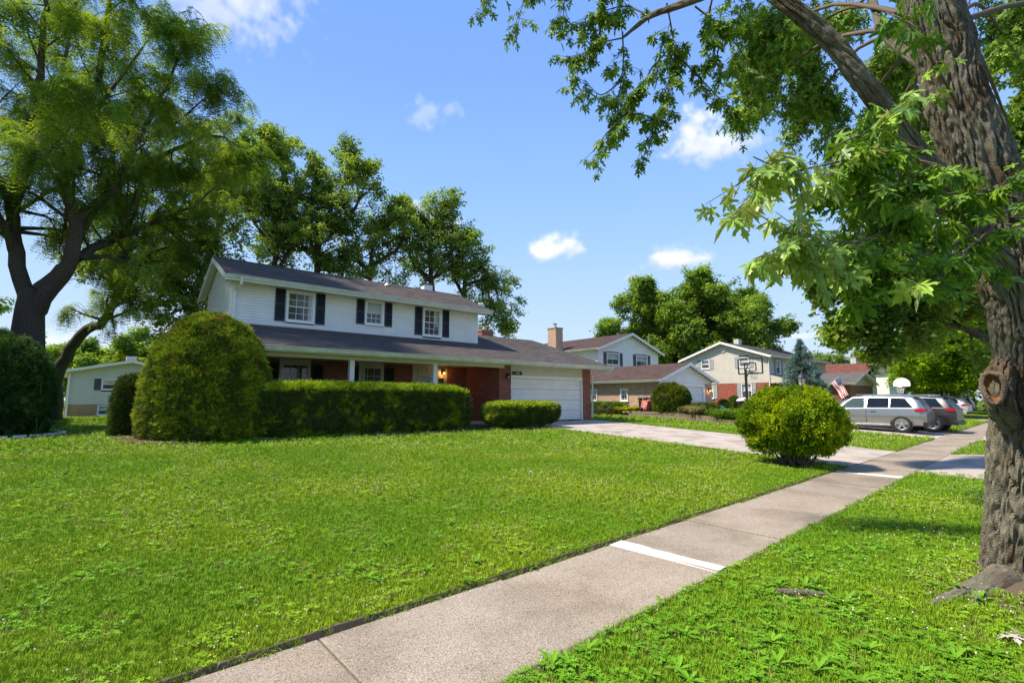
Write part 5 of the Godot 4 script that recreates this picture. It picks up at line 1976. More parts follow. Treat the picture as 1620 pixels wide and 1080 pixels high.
func build_far_trees() -> void:
	# --- the big locust at the edge of the picture, limbs as seen
	var loc := {"size": 0.36, "c0": Color(0.15, 0.255, 0.065), "c1": Color(0.36, 0.48, 0.10), "kinds": 2, "leaf": "frond", "sub": 2.2, "from": 0.2, "len": 2.5, "twigs": 6, "leaves": 3, "lift": 0.1, "droop": 0.1, "bark": Color(0.15, 0.122, 0.10)}
	var t := thing("locust_tree", "tall honey locust with dark forked trunk and feathery leaves behind the round shrub", "tree", at(40, 690, 19))
	t.position.y = 0.6
	var b := MB.new()
	b.col = loc.bark
	var cr := Crown.new()
	var trunk := px_path([[36, 690, 19.0], [40, 600, 19.0], [44, 520, 19.0], [50, 455, 19.0]])
	b.tube(smooth(trunk, 4), PackedFloat32Array([0.74, 0.68, 0.64, 0.60, 0.57, 0.55, 0.52, 0.50, 0.48, 0.45, 0.42, 0.37, 0.30]), 14, false)
	for l in [[[[46, 500, 19], [24, 400, 19], [18, 330, 19], [40, 240, 18.5], [62, 120, 18], [70, 10, 17.5], [75, -110, 17]], 0.31, 0.04],
			[[[48, 500, 19], [104, 421, 19], [120, 350, 19], [100, 285, 19], [130, 200, 19.5], [160, 90, 19.5], [172, -20, 19], [175, -120, 19]], 0.31, 0.04],
			[[[60, 460, 19], [110, 416, 19.5], [172, 380, 21], [240, 352, 23], [300, 328, 24.5], [350, 290, 26]], 0.27, 0.03],
			[[[121, 350, 19], [176, 300, 19.5], [216, 225, 20], [256, 150, 20], [285, 85, 20]], 0.2, 0.03],
			[[[24, 400, 19], [0, 345, 18.5], [-60, 280, 18], [-140, 230, 17.5]], 0.22, 0.03],
			[[[104, 421, 19], [150, 330, 21], [235, 260, 22.5], [330, 215, 23], [375, 230, 23]], 0.2, 0.03],
			[[[18, 330, 19], [-20, 240, 19], [-50, 120, 19], [-70, 0, 19]], 0.2, 0.03],
			[[[100, 285, 19], [80, 200, 20.5], [100, 100, 21.5], [120, 10, 22]], 0.16, 0.03],
			[[[172, 380, 21], [205, 330, 21], [225, 270, 21.5], [215, 200, 22]], 0.13, 0.03],
			[[[216, 225, 20], [262, 205, 20.5], [318, 160, 20.5]], 0.1, 0.025],
			[[[130, 200, 19.5], [185, 130, 20.5], [235, 60, 21]], 0.12, 0.025],
			[[[30, 300, 18.5], [50, 260, 17.5], [80, 235, 17], [110, 200, 17]], 0.11, 0.02]]:
		limb(b, cr, px_path(l[0]), l[1], l[2], loc)
	finish_tree(t, b, cr, loc)
	tree("added_shade_tree", "locust mostly out of view on the left, added to shade the lawn", Vector3(-12.5, 0, -26.0), 15.0, 6.5, 0.4, 14, loc, "", 0.3)  # mostly unseen tree, added to throw shade on the left lawn
	# --- leaning mossy stem behind it
	t = thing("leaning_tree", "slender leaning tree with bent mossy trunk left of the clipped dome", "tree", at(92, 668, 24))
	t.position.y = 0.6
	b = MB.new()
	b.col = Color(0.14, 0.135, 0.085)
	cr = Crown.new()
	var s2 := loc.duplicate()
	s2.merge({"len": 2.2, "from": 0.45, "sub": 2.6}, true)
	limb(b, cr, px_path([[84, 665, 24], [92, 590, 24], [128, 530, 24], [172, 500, 24], [190, 440, 24], [205, 360, 24], [230, 280, 24]]), 0.36, 0.05, s2)
	limb(b, cr, px_path([[190, 440, 24], [240, 400, 25], [300, 385, 26]]), 0.12, 0.03, s2)
	finish_tree(t, b, cr, s2)
	# --- trees behind the house
	var oak := {"size": 0.34, "c0": Color(0.17, 0.275, 0.075), "c1": Color(0.40, 0.52, 0.13), "kinds": 3, "leaf": "clump", "sub": 2.5, "from": 0.12, "len": 2.5, "twigs": 5, "leaves": 2, "lift": 0.12, "droop": 0.05, "bark": Color(0.13, 0.108, 0.085)}
	for q in [["back_tree", "dark leafy tree with two bare limbs rising behind the clipped dome", [[[330, 600, 27], [318, 520, 27], [285, 465, 27], [252, 425, 27], [225, 370, 27], [235, 300, 27]], [[330, 600, 27], [325, 530, 27], [300, 478, 27], [275, 400, 27.5], [290, 320, 28], [310, 240, 28]], [[300, 478, 27], [330, 400, 28], [360, 320, 29], [375, 250, 29]], [[285, 465, 27], [215, 440, 26], [170, 430, 25]]], 0.3, oak],
			["back_tree", "tall open-crowned tree behind the ridge's near end", [[[425, 560, 33], [432, 430, 33], [440, 380, 33], [420, 300, 33], [415, 240, 33]], [[432, 440, 33], [465, 370, 33], [455, 290, 33], [440, 235, 33]], [[440, 400, 33], [395, 340, 33], [385, 280, 33]]], 0.26, oak],
			["back_tree", "tallest slender tree behind the middle of the roof with ragged top", [[[500, 570, 34], [500, 430, 34], [515, 350, 34], [540, 300, 34], [548, 258, 34]], [[505, 420, 34], [490, 340, 34], [500, 280, 34]], [[515, 380, 34], [560, 330, 34], [578, 290, 34]], [[505, 400, 34], [470, 390, 34], [462, 340, 34]]], 0.26, oak],
			["back_tree", "broad tree behind the roof vent pipe", [[[585, 570, 35], [585, 440, 35], [590, 390, 35], [615, 350, 35]], [[585, 430, 35], [560, 400, 35], [545, 370, 35]], [[588, 420, 35], [630, 390, 35], [640, 345, 35]], [[586, 440, 35], [535, 425, 35]]], 0.24, oak],
			["back_tree", "tree with a bare leader behind the white roof vent", [[[690, 570, 36], [682, 440, 36], [680, 390, 36], [690, 350, 36], [700, 330, 36]], [[685, 450, 36], [650, 410, 36], [655, 370, 36]], [[684, 440, 36], [725, 410, 36], [715, 370, 36]]], 0.24, oak],
			["back_tree", "light green tree drooping past the right end of the upper roof", [[[742, 580, 37], [735, 460, 37], [740, 420, 37], [765, 425, 37], [785, 460, 37], [790, 492, 37]], [[735, 470, 37], [715, 430, 37], [730, 395, 37]], [[738, 450, 37], [765, 445, 37], [775, 480, 37], [770, 505, 37]]], 0.22, oak]]:
		var first: Array = q[2][0][0]
		var base := at(first[0], first[1], first[2])
		base.y = ground_y(base.x, base.z)
		t = thing(q[0], q[1], "tree", base, "trees behind the white house")
		b = MB.new()
		b.col = q[4].bark
		cr = Crown.new()
		for l in q[2].size():
			var pts := px_path(q[2][l])
			if l == 0:
				b.tube(PackedVector3Array([base - UP * 0.2, pts[0]]), PackedFloat32Array([q[3] * 1.3, q[3]]), 9, false)
			limb(b, cr, pts, q[3] if l == 0 else q[3] * 0.6, 0.03, q[4])
			if l > 0:
				var back := []
				for k in pts.size():
					back.append(pts[k] + (look.z * rnd(-2.6, 2.6) + look.x * rnd(-1.2, 1.2)) * (float(k) / pts.size()))
				limb(b, cr, back, q[3] * 0.5, 0.03, q[4])
		finish_tree(t, b, cr, q[4])
	# --- the spreading tree behind the white neighbour
	var elm := {"size": 0.62, "c0": Color(0.14, 0.25, 0.05), "c1": Color(0.34, 0.48, 0.08), "kinds": 3, "leaf": "clump", "sub": 2.2, "from": 0.22, "len": 3.2, "twigs": 5, "leaves": 3, "lift": 0.15, "droop": 0.05, "show_twigs": false, "bark": Color(0.13, 0.108, 0.085)}
	var p := at(1090, 632, 64)
	tree("spreading_tree", "big broad-crowned tree rising behind the white neighbour house", Vector3(p.x, 0, p.z), 16.0, 9.8, 0.5, 30, elm, "", 0.18)
	var red := elm.duplicate()
	red.merge({"c0": Color(0.035, 0.018, 0.016), "c1": Color(0.075, 0.035, 0.03), "size": 0.4, "len": 1.4}, true)
	p = at(1216, 632, 72)
	tree("purple_tree", "small dark purple-leaved tree above the beige house roof", Vector3(p.x, 0, p.z), 9.8, 2.0, 0.2, 7, red)
	# --- distant crowns, each its own
	var far := elm.duplicate()
	far.merge({"size": 0.85, "sub": 1.0, "len": 2.6, "twigs": 4}, true)
	var yel := far.duplicate()
	yel.merge({"c0": Color(0.19, 0.26, 0.016), "c1": Color(0.34, 0.42, 0.024)}, true)
	var k := 0
	for q in [[1335, 105, 11.5, 7.0, far, "round tree crown above the rust-red roof"], [1300, 120, 10.0, 6.0, far, "distant tree between spruce and rust-red roof"], [1402, 112, 12.0, 6.0, far, "distant dark tree left of the yellowish one"], [1430, 92, 10.5, 5.0, yel, "yellowish green tree far down the street"], [1455, 84, 13.5, 6.0, far, "tall tree behind the bright young maple"],
			[1540, 66, 12.5, 6.0, far, "leafy tree right of the bright young maple"], [1590, 54, 13.0, 6.5, far, "street tree behind the near trunk"], [1660, 42, 12.5, 6.0, far, "street tree beyond the near trunk's far side"], [1500, 120, 14.0, 7.0, far, "distant tree over the end of the street"],
			[120, 86, 11.0, 6.0, far, "distant tree behind the low beige house's near gable"], [175, 96, 11.5, 6.5, yel, "yellow-green distant tree behind the low beige house"], [228, 84, 11.0, 5.5, yel, "yellow-green distant tree between beige house and dome"], [205, 78, 11.5, 5.0, far, "darker distant tree over the beige house's vent"], [285, 76, 11.0, 6.0, yel, "distant pale tree behind the clipped dome"], [60, 92, 10.0, 6.0, far, "distant tree behind the locust trunk"],
			[-70, 60, 13.0, 6.0, far, "tree beyond the picture's edge"], [850, 150, 9.5, 6.0, far, "distant tree low over the garage roof"], [930, 140, 8.0, 5.0, far, "distant tree behind the tan chimney"]]:
		p = at(q[0], 632, q[1])
		tree("distant_tree", q[5], Vector3(p.x, 0, p.z), q[2], q[3], 0.3, 9, q[4], "trees in the distance", 0.15)
		k += 1
	# --- bright young maple down the street
	var ym := oak.duplicate()
	ym.merge({"size": 0.42, "c0": Color(0.13, 0.28, 0.010), "c1": Color(0.30, 0.46, 0.014), "len": 1.7, "sub": 3.0, "twigs": 6, "show_twigs": false}, true)
	p = at(1490, 640, 43)
	tree("young_maple", "bright green young maple on the parkway beyond the cars", Vector3(p.x, 0, p.z), 7.8, 2.6, 0.16, 13, ym, "", 0.2)
	# --- next street tree: its limbs reach in from behind the near trunk
	var st := oak.duplicate()
	st.merge({"size": 0.27, "c0": Color(0.12, 0.22, 0.04), "c1": Color(0.30, 0.42, 0.07), "len": 0.95, "sub": 5.0, "twigs": 5, "leaves": 3, "from": 0.3, "droop": 0.1}, true)
	var base2 := Vector3(20.8, 0, -1.9)
	base2.y = ground_y(base2.x, base2.z)
	t = thing("street_tree", "dark-limbed street tree whose branches show left of the near trunk", "tree", base2)
	b = MB.new()
	b.col = Color(0.13, 0.108, 0.085)
	cr = Crown.new()
	b.tube(PackedVector3Array([base2 - UP * 0.2, base2 + UP * 1.2, at(1625, 545, 14.8)]), PackedFloat32Array([0.42, 0.34, 0.3]), 12, false)
	for l in [[[[1625, 555, 14.8], [1560, 535, 14.4], [1510, 515, 14.0], [1450, 512, 13.6], [1420, 500, 13.4], [1405, 478, 13.3]], 0.13, 0.02], [[[1625, 545, 14.8], [1570, 500, 14.5], [1530, 465, 14.2], [1500, 450, 14.0], [1450, 460, 13.6], [1400, 470, 13.2]], 0.12, 0.02],
			[[[1450, 512, 13.6], [1400, 520, 13.0], [1370, 530, 12.8], [1345, 525, 12.6]], 0.05, 0.012], [[[1500, 450, 14.0], [1430, 420, 13.4], [1360, 425, 12.8], [1320, 440, 12.6]], 0.06, 0.012], [[[1530, 465, 14.2], [1480, 400, 13.8], [1420, 380, 13.4]], 0.07, 0.015],
			[[[1625, 530, 14.8], [1600, 430, 15], [1560, 330, 15], [1540, 240, 15]], 0.16, 0.03], [[[1625, 530, 14.8], [1680, 400, 15.5], [1720, 250, 16], [1740, 100, 16]], 0.18, 0.03], [[[1600, 430, 15], [1640, 300, 17], [1640, 180, 18], [1620, 60, 18]], 0.13, 0.03], [[[1560, 330, 15], [1500, 260, 15.5], [1440, 200, 16], [1400, 120, 16]], 0.1, 0.02]]:
		limb(b, cr, px_path(l[0]), l[1], l[2], st)
	finish_tree(t, b, cr, st)
	# --- blue spruce
	spruce()


func spruce() -> void:
	var base := Vector3(43.5, 0, -16.1)
	base.y = ground_y(base.x, base.z)
	var t := thing("blue_spruce", "conical blue-grey spruce in front of the beige house", "tree", base)
	var b := MB.new()
	b.col = Color(0.06, 0.045, 0.035)
	var hgt := 5.9
	b.tube(PackedVector3Array([base - UP * 0.1, base + UP * hgt]), PackedFloat32Array([0.14, 0.01]), 7, false)
	var xf := [[], []]
	var cols := [PackedColorArray(), PackedColorArray()]
	var y := 0.35
	while y < hgt - 0.05:
		var rr := 2.35 * pow(1.0 - y / hgt, 0.85) + 0.05
		var n := int(6 + rr * 7)
		for k in n:
			var a := rnd(0, TAU)
			var l := rr * rnd(0.75, 1.12)
			var o := base + UP * (y + rnd(-0.1, 0.1))
			var e := o + Vector3(cos(a) * l, -0.12 * l + rnd(0, 0.12), sin(a) * l)
			b.tube(PackedVector3Array([o, e]), PackedFloat32Array([0.018, 0.005]), 3, false)
			var m := int(4 + l * 10)
			for j in m:
				var u := lerpf(0.25, 1.05, float(j) / m)
				var p := o.lerp(e, u) + ball() * 0.08 * (1.0 + u)
				var d := ((e - o).normalized() + UP * 0.5 + ball() * 0.5).normalized()
				var q := rnd(0.7, 1.3)
				var c := Color(0.10, 0.165, 0.15).lerp(Color(0.22, 0.33, 0.31), R.randf())
				var i := R.randi_range(0, 1)
				xf[i].append(Transform3D(frame_to(d, rnd(0, TAU)).scaled(Vector3.ONE * rnd(0.13, 0.2)), p))
				cols[i].push_back(Color(c.r * q, c.g * q, c.b * q))
		y += 0.2
	put(b, "trunk", M.bark, t)
	for i in 2:
		scatter("crown", LEAFM["yew%d" % i], M.needle, xf[i], cols[i], t).set_meta("kind", "stuff")


# ------------------------------------------------------------------ things in the yards
func gp(x: float, z: float, dy := 0.0) -> Vector3:
	return Vector3(x, ground_y(x, z) + dy, z)


func plant_patch(called: String, label: String, ctr: Vector3, rx: float, rz: float, n: int, kind: String, size: float, c0: Color, c1: Color, height := 0.2) -> Node3D:
	var t := thing(called, label, "plant", gp(ctr.x, ctr.z, ctr.y))
	var xf := []
	var cols := PackedColorArray()
	for k in n:
		var a := rnd(0, TAU)
		var r := sqrt(R.randf())
		var p := gp(ctr.x + cos(a) * r * rx, ctr.z + sin(a) * r * rz, ctr.y + (rnd(0.0, height) if kind != "strap" else 0.0))
		xf.append(Transform3D(Basis(UP, rnd(0, TAU)).scaled(Vector3.ONE * size * rnd(0.7, 1.3)), p))
		var c := c0.lerp(c1, R.randf())
		cols.push_back(c)
	scatter("foliage", LEAFM[kind], M.leaf, xf, cols, t).set_meta("kind", "stuff")
	return t


func hoop(called: String, label: String, base: Vector3, face: Vector3, fan: bool, rim_y: float) -> void:
	var t := thing(called, label, "basketball hoop", base)
	var side := UP.cross(face).normalized()
	var b := MB.new()
	b.bar(base, base + UP * (rim_y + 0.1), 0.1, 0.1, face)
	b.bar(base + UP * (rim_y - 0.35), base + UP * (rim_y + 0.15) + face * 0.5, 0.05, 0.05, side)
	b.bar(base + UP * (rim_y + 0.1), base + UP * (rim_y + 0.55) + face * 0.5, 0.05, 0.05, side)
	put(b, "pole", M.dark_metal, t)
	b = MB.new()
	b.slab(base - Vector3(0.4, 0, 0.6), base + Vector3(0.4, 0.18, 0.6), 0.05)
	put(b, "base", M.dark_metal, t)
	var c := base + face * 0.55 + UP * (rim_y + 0.33)
	var w := 0.46 if fan else 0.64
	var h := 0.40
	b = MB.new()
	if fan:
		var poly := PackedVector2Array()
		for k in 25:
			var a := lerpf(-0.35, PI + 0.35, k / 24.0)
			poly.push_back(Vector2(cos(a) * w, sin(a) * 0.42 - 0.12))
		b.prism(poly, c, side, UP, face * 0.03)
		put(b, "backboard", M.white_trim, t)
	else:
		b.quad(c - side * w - UP * h, c + side * w - UP * h, c + side * w + UP * h, c - side * w + UP * h, face)
		put(b, "backboard", M.clear_board, t)
		b = MB.new()
		for q in [[-w, -h, w, -h, 0.055], [-w, h, w, h, 0.055], [-w, -h, -w, h, 0.055], [w, -h, w, h, 0.055], [-0.3, -0.26, 0.3, -0.26, 0.045], [-0.3, 0.16, 0.3, 0.16, 0.045], [-0.3, -0.26, -0.3, 0.16, 0.045], [0.3, -0.26, 0.3, 0.16, 0.045]]:
			b.bar(c + side * q[0] + UP * q[1], c + side * q[2] + UP * q[3], q[4], q[4], face)
		put(b, "board_frame", M.dark_metal, t)
	b = MB.new()
	var o := base + face * 0.95 + UP * rim_y
	var pts := PackedVector3Array()
	var rad := PackedFloat32Array()
	for k in 17:
		var a := TAU * k / 16
		pts.push_back(o + side * cos(a) * 0.23 + face * sin(a) * 0.23)
		rad.push_back(0.012)
	b.tube(pts, rad, 5, false)
	b.bar(base + face * 0.58 + UP * rim_y, base + face * 0.72 + UP * rim_y, 0.16, 0.06, UP)
	put(b, "rim", M.dark_metal if not fan else M.rust_red, t)
	b = MB.new()
	for k in 12:
		var a := TAU * k / 12
		for s in [-1.0, 1.0]:
			b.bar(o + side * cos(a) * 0.22 + face * sin(a) * 0.22, o + (side * cos(a + s * 0.5) + face * sin(a + s * 0.5)) * 0.13 - UP * 0.38, 0.008, 0.008)
	put(b, "net", M.curtain, t)


func build_yard_things() -> void:
	mat("rust_red", lin(0.42, 0.10, 0.07), 0.6)
	mat("barrow_red", lin(0.55, 0.14, 0.10), 0.5)
	mat("blue_plastic", lin(0.03, 0.20, 0.52), 0.4)
	mat("timber", lin(0.42, 0.34, 0.25), 0.9)
	textured(M.timber, noise_tex(256, 0.03, 5, Color(0.45, 0.42, 0.4), Color(1, 1, 1), 71), 1.3)
	mat("flag_red", lin(0.42, 0.03, 0.04), 0.8)
	mat("flag_white", lin(0.72, 0.70, 0.68), 0.8)
	mat("flag_blue", lin(0.04, 0.045, 0.20), 0.8)
	var b: MB
	# stacked timbers that hold the neighbour's bed
	var t := thing("timber_edging", "stacked weathered timbers edging the white neighbour's plant bed", "retaining wall", gp(25.5, -15.5))
	var ends := [[-20.6, -11.2, 0], [-19.4, -11.6, 1], [-19.9, -13.6, 2]]
	for e in ends:
		var z: float = e[0]
		while z < e[1] - 0.3:
			var l := minf(e[1], z + 2.4)
			b = MB.new()
			var ya: float = ground_y(25.5, z) + 0.02 + e[2] * 0.125
			var yb: float = ground_y(25.5, l) + 0.02 + e[2] * 0.125
			var x: float = 25.5 + e[2] * 0.05
			b.bar(Vector3(x + rnd(-0.015, 0.015), ya, z + 0.01), Vector3(x + rnd(-0.015, 0.015), yb, l - 0.01), 0.14, 0.12)
			put(b, "timber", M.timber, t)
			z = l
	bare.append(Rect2(25.4, -24.5, 1.7, 13.2))
	bare.append(Rect2(25.4, -17.9, 2.7, 5.5))
	# soil of that bed
	b = MB.new()
	for k in 9:
		var za := -24.4 + k * 1.45
		var zb := za + 1.45
		b.quad(gp(25.6, za, 0.12), gp(28.0 if k > 4 else 27.0, za, 0.14), gp(28.0 if k > 4 else 27.0, zb, 0.14), gp(25.6, zb, 0.12), UP)
	tag(put(b, "soil_bed", M.mulch), "", "", "", "structure")
	clipped("globe_yew", "rounded yellow-green yew before the neighbour's garage corner", Vector3(26.45, 1.6, -17.05), Vector3(1.08, 1.02, 1.05), 2.2, 4200, 0.12, Color(0.075, 0.115, 0.012), Color(0.17, 0.20, 0.014), {"category": "shrub", "core": 0.85, "bump": 0.08, "fresh": 0.4})
	clipped("spreading_juniper", "low spreading juniper beside the neighbour's drive", Vector3(27.0, 1.0, -15.2), Vector3(1.0, 0.42, 0.85), 2.2, 2200, 0.13, Color(0.09, 0.115, 0.020), Color(0.17, 0.19, 0.030), {"category": "shrub", "core": 0.8, "bump": 0.16, "fresh": 0.4, "low": 0.16})
	clipped("low_box_hedge", "low clipped hedge along the tan brick garage wall", Vector3(26.45, 1.05, -22.3), Vector3(0.4, 0.42, 2.1), 4.0, 2600, 0.11, YEW, Color(0.12, 0.22, 0.012), {"core": 0.85, "sunlit_flush": 0.6, "fresh": 0.2})
	clipped("corner_shrub", "small dark shrub at the neighbour garage's far corner", Vector3(34.4, 1.05, -17.9), Vector3(0.5, 0.62, 0.5), 2.2, 900, 0.13, YEW, YEW_TIP, {"category": "shrub", "core": 0.8})
	clipped("shade_shrub", "yellowish shrub behind the bright round bush", Vector3(36.0, 1.35, -15.6), Vector3(1.5, 0.9, 1.0), 2.2, 1800, 0.16, Color(0.09, 0.13, 0.014), Color(0.19, 0.22, 0.016), {"category": "shrub", "leaf": "sprig", "mat": M.leaf, "core": 0.8, "bump": 0.12})
	clipped("wall_shrub", "upright dark shrub against the red brick wall", Vector3(46.0, 1.2, -23.0), Vector3(0.5, 0.8, 0.5), 2.2, 900, 0.15, YEW, Color(0.07, 0.12, 0.012), {"category": "shrub", "core": 0.8})
	clipped("wall_shrub", "smaller shrub left of the upright one at the red brick wall", Vector3(46.0, 0.9, -25.2), Vector3(0.6, 0.5, 0.6), 2.2, 800, 0.15, YEW, Color(0.07, 0.12, 0.012), {"category": "shrub", "core": 0.8})
	plant_patch("hosta_plant", "pale yellow-green hostas by the low clipped hedge", Vector3(26.2, 0.15, -19.9), 0.45, 0.7, 70, "weed", 0.42, Color(0.30, 0.36, 0.03), Color(0.42, 0.42, 0.05), 0.25)
	plant_patch("day_lilies", "leafy day lilies spilling over the timber edging", Vector3(26.1, 0.12, -13.4), 0.55, 1.3, 60, "strap", 0.62, Color(0.09, 0.20, 0.012), Color(0.16, 0.28, 0.02))
	plant_patch("silver_plant", "grey-green flowering plants between barrow and rounded yew", Vector3(25.9, 0.15, -16.5), 0.35, 1.0, 90, "sprig0", 0.22, Color(0.15, 0.22, 0.06), Color(0.28, 0.32, 0.10), 0.35)
	plant_patch("feather_grass", "dry feathery grass clump in the timber-edged bed", Vector3(25.95, 0.12, -15.4), 0.3, 0.4, 16, "strap", 0.7, Color(0.22, 0.22, 0.08), Color(0.32, 0.28, 0.14))
	plant_patch("drive_grass", "wispy grass clump beside the parked cars' rear", Vector3(34.9, 0.0, -7.0), 0.7, 1.0, 46, "strap", 0.85, Color(0.10, 0.17, 0.03), Color(0.2, 0.25, 0.07))
	# wheelbarrow tipped up on its nose
	barrow(gp(25.95, -18.6, 0.14))
	# black bin beside it
	t = thing("rubbish_bin", "black wheeled bin between the barrow and the rounded yew", "bin", gp(26.55, -18.95, 0.1))
	b = MB.new()
	var o := t.position
	b.prism(PackedVector2Array([Vector2(-0.22, 0.05), Vector2(0.24, 0.05), Vector2(0.3, 0.98), Vector2(-0.27, 0.98)]), o + Vector3(0, 0, -0.28), Vector3.RIGHT, UP, Vector3(0, 0, 0.56))
	put(b, "bin_body", M.dark_metal, t)
	b = MB.new()
	b.slab(o + Vector3(-0.31, 0.98, -0.31), o + Vector3(0.33, 1.06, 0.31), 0.03)
	put(b, "lid", M.dark_metal, t)
	b = MB.new()
	for s in [-1.0, 1.0]:
		b.lathe(o + Vector3(-0.2, 0.1, s * 0.3), PackedVector2Array([Vector2(0, -0.03), Vector2(0.1, -0.03), Vector2(0.1, 0.03), Vector2(0, 0.03)]), 12, Vector3(0, 0, s))
	put(b, "wheel", M.dark_metal, t)
	# white-lidded bin at the brick house
	t = thing("garden_bin", "dark bin with pale round lid by the red brick wall", "bin", gp(45.6, -22.2))
	o = t.position
	b = MB.new()
	b.lathe(o, PackedVector2Array([Vector2(0.0, 0.02), Vector2(0.28, 0.02), Vector2(0.34, 0.9), Vector2(0.0, 0.9)]), 14)
	put(b, "bin_body", M.dark_metal, t)
	b = MB.new()
	b.lathe(o + UP * 0.9, PackedVector2Array([Vector2(0.0, 0.0), Vector2(0.37, 0.0), Vector2(0.37, 0.06), Vector2(0.2, 0.22), Vector2(0.0, 0.26)]), 14)
	put(b, "lid", M.white_trim, t)
	# blue garden chair and play table
	t = thing("garden_chair", "small blue plastic garden chair on the neighbour's lawn", "chair", gp(30.6, -15.6))
	o = t.position
	b = MB.new()
	b.bar(o + Vector3(0, 0.26, -0.28), o + Vector3(0, 0.33, 0.26), 0.52, 0.04)
	put(b, "seat", M.blue_plastic, t)
	for k in 5:
		b = MB.new()
		b.bar(o + Vector3(-0.2 + k * 0.1, 0.24, -0.26), o + Vector3(-0.24 + k * 0.12, 0.85 - absf(k - 2) * 0.04, -0.52), 0.085, 0.025)
		put(b, "back_slat", M.blue_plastic, t)
	for s in [-1.0, 1.0]:
		b = MB.new()
		b.bar(o + Vector3(s * 0.3, 0.5, -0.36), o + Vector3(s * 0.3, 0.5, 0.34), 0.11, 0.03)
		put(b, "armrest", M.blue_plastic, t)
		b = MB.new()
		b.bar(o + Vector3(s * 0.27, 0.0, 0.28), o + Vector3(s * 0.27, 0.49, 0.28), 0.06, 0.04)
		b.bar(o + Vector3(s * 0.27, 0.0, -0.42), o + Vector3(s * 0.27, 0.49, -0.2), 0.06, 0.04)
		put(b, "leg", M.blue_plastic, t)
	t = thing("play_table", "low blue plastic table in front of the neighbour's garage door", "table", gp(31.2, -17.2))
	o = Vector3(t.position.x, 0.56, t.position.z)
	b = MB.new()
	b.lathe(o + UP * 0.5, PackedVector2Array([Vector2(0.0, 0.0), Vector2(0.6, 0.0), Vector2(0.62, 0.05), Vector2(0.58, 0.1), Vector2(0.0, 0.1)]), 20)
	put(b, "table_top", M.blue_plastic, t)
	for k in 4:
		var a := TAU * k / 4 + 0.6
		b = MB.new()
		b.bar(o + Vector3(cos(a) * 0.45, 0, sin(a) * 0.45), o + Vector3(cos(a) * 0.42, 0.5, sin(a) * 0.42), 0.06, 0.06)
		put(b, "leg", M.blue_plastic, t)
	# garden globe on a stake
	t = thing("garden_globe", "small pale blue globe light on a stake near the timber edging", "garden light", gp(27.0, -12.0))
	o = t.position
	b = MB.new()
	b.tube(PackedVector3Array([o, o + UP * 0.42]), PackedFloat32Array([0.015, 0.015]), 6)
	put(b, "stake", M.dark_metal, t)
	mat("globe", lin(0.55, 0.65, 0.8), 0.15)
	b = MB.new()
	var prof := PackedVector2Array()
	for k in 9:
		var a := PI * (k / 8.0 - 0.5)
		prof.push_back(Vector2(cos(a) * 0.14, sin(a) * 0.14))
	b.lathe(o + UP * 0.54, prof, 14)
	put(b, "globe", M.globe, t)
	# lamp post by the neighbour's drive
	t = thing("lamp_post", "black post lantern with frosted sides behind the bright round bush", "lamp post", gp(20.9, -7.75))
	o = t.position
	b = MB.new()
	b.tube(PackedVector3Array([o, o + UP * 1.95]), PackedFloat32Array([0.045, 0.04]), 10)
	b.lathe(o + UP * 1.9, PackedVector2Array([Vector2(0.04, 0), Vector2(0.1, 0.06), Vector2(0.1, 0.1), Vector2(0.0, 0.1)]), 8)
	put(b, "post", M.dark_metal, t)
	b = MB.new()
	b.lathe(o + UP * 2.0, PackedVector2Array([Vector2(0.10, 0.0), Vector2(0.17, 0.30)]), 6)
	put(b, "lamp_glass", M.frosted if M.has("frosted") else M.curtain, t)
	b = MB.new()
	for k in 6:
		var a := TAU * k / 6
		var sd := UP.cross(Vector3(0.2, 0.1, 0.97)).normalized()
		var d := sd * cos(a) + UP.cross(sd) * sin(a)
		b.bar(o + UP * 2.0 + d * 0.105, o + UP * 2.3 + d * 0.175, 0.016, 0.016)
	b.lathe(o + UP * 2.3, PackedVector2Array([Vector2(0.0, -0.01), Vector2(0.22, -0.01), Vector2(0.22, 0.02), Vector2(0.12, 0.14), Vector2(0.05, 0.18), Vector2(0.03, 0.24), Vector2(0.0, 0.28)]), 12)
	put(b, "lamp_cap", M.dark_metal, t)
	# second, farther lamp with a red post
	t = thing("lamp_post", "dark red post with pale lamp top beyond the parked cars", "lamp post", gp(46.5, -10.4))
	o = t.position
	b = MB.new()
	b.tube(PackedVector3Array([o, o + UP * 2.1]), PackedFloat32Array([0.08, 0.08]), 10)
	put(b, "post", M.rust_dark if M.has("rust_dark") else M.shutter_plum, t)
	b = MB.new()
	b.lathe(o + UP * 2.1, PackedVector2Array([Vector2(0.12, 0.0), Vector2(0.22, 0.25), Vector2(0.26, 0.26), Vector2(0.05, 0.42), Vector2(0, 0.42)]), 8)
	put(b, "lamp_head", M.curtain, t)
	# basketball hoops
	hoop("basketball_hoop", "portable hoop with clear black-framed board beside the neighbour's drive", gp(26.6, -12.6), Vector3.RIGHT, false, 2.72)
	hoop("basketball_hoop", "hoop with white fan-shaped backboard rising behind the silver car", gp(40.6, -8.95), Vector3.LEFT, true, 2.25)
	flag()


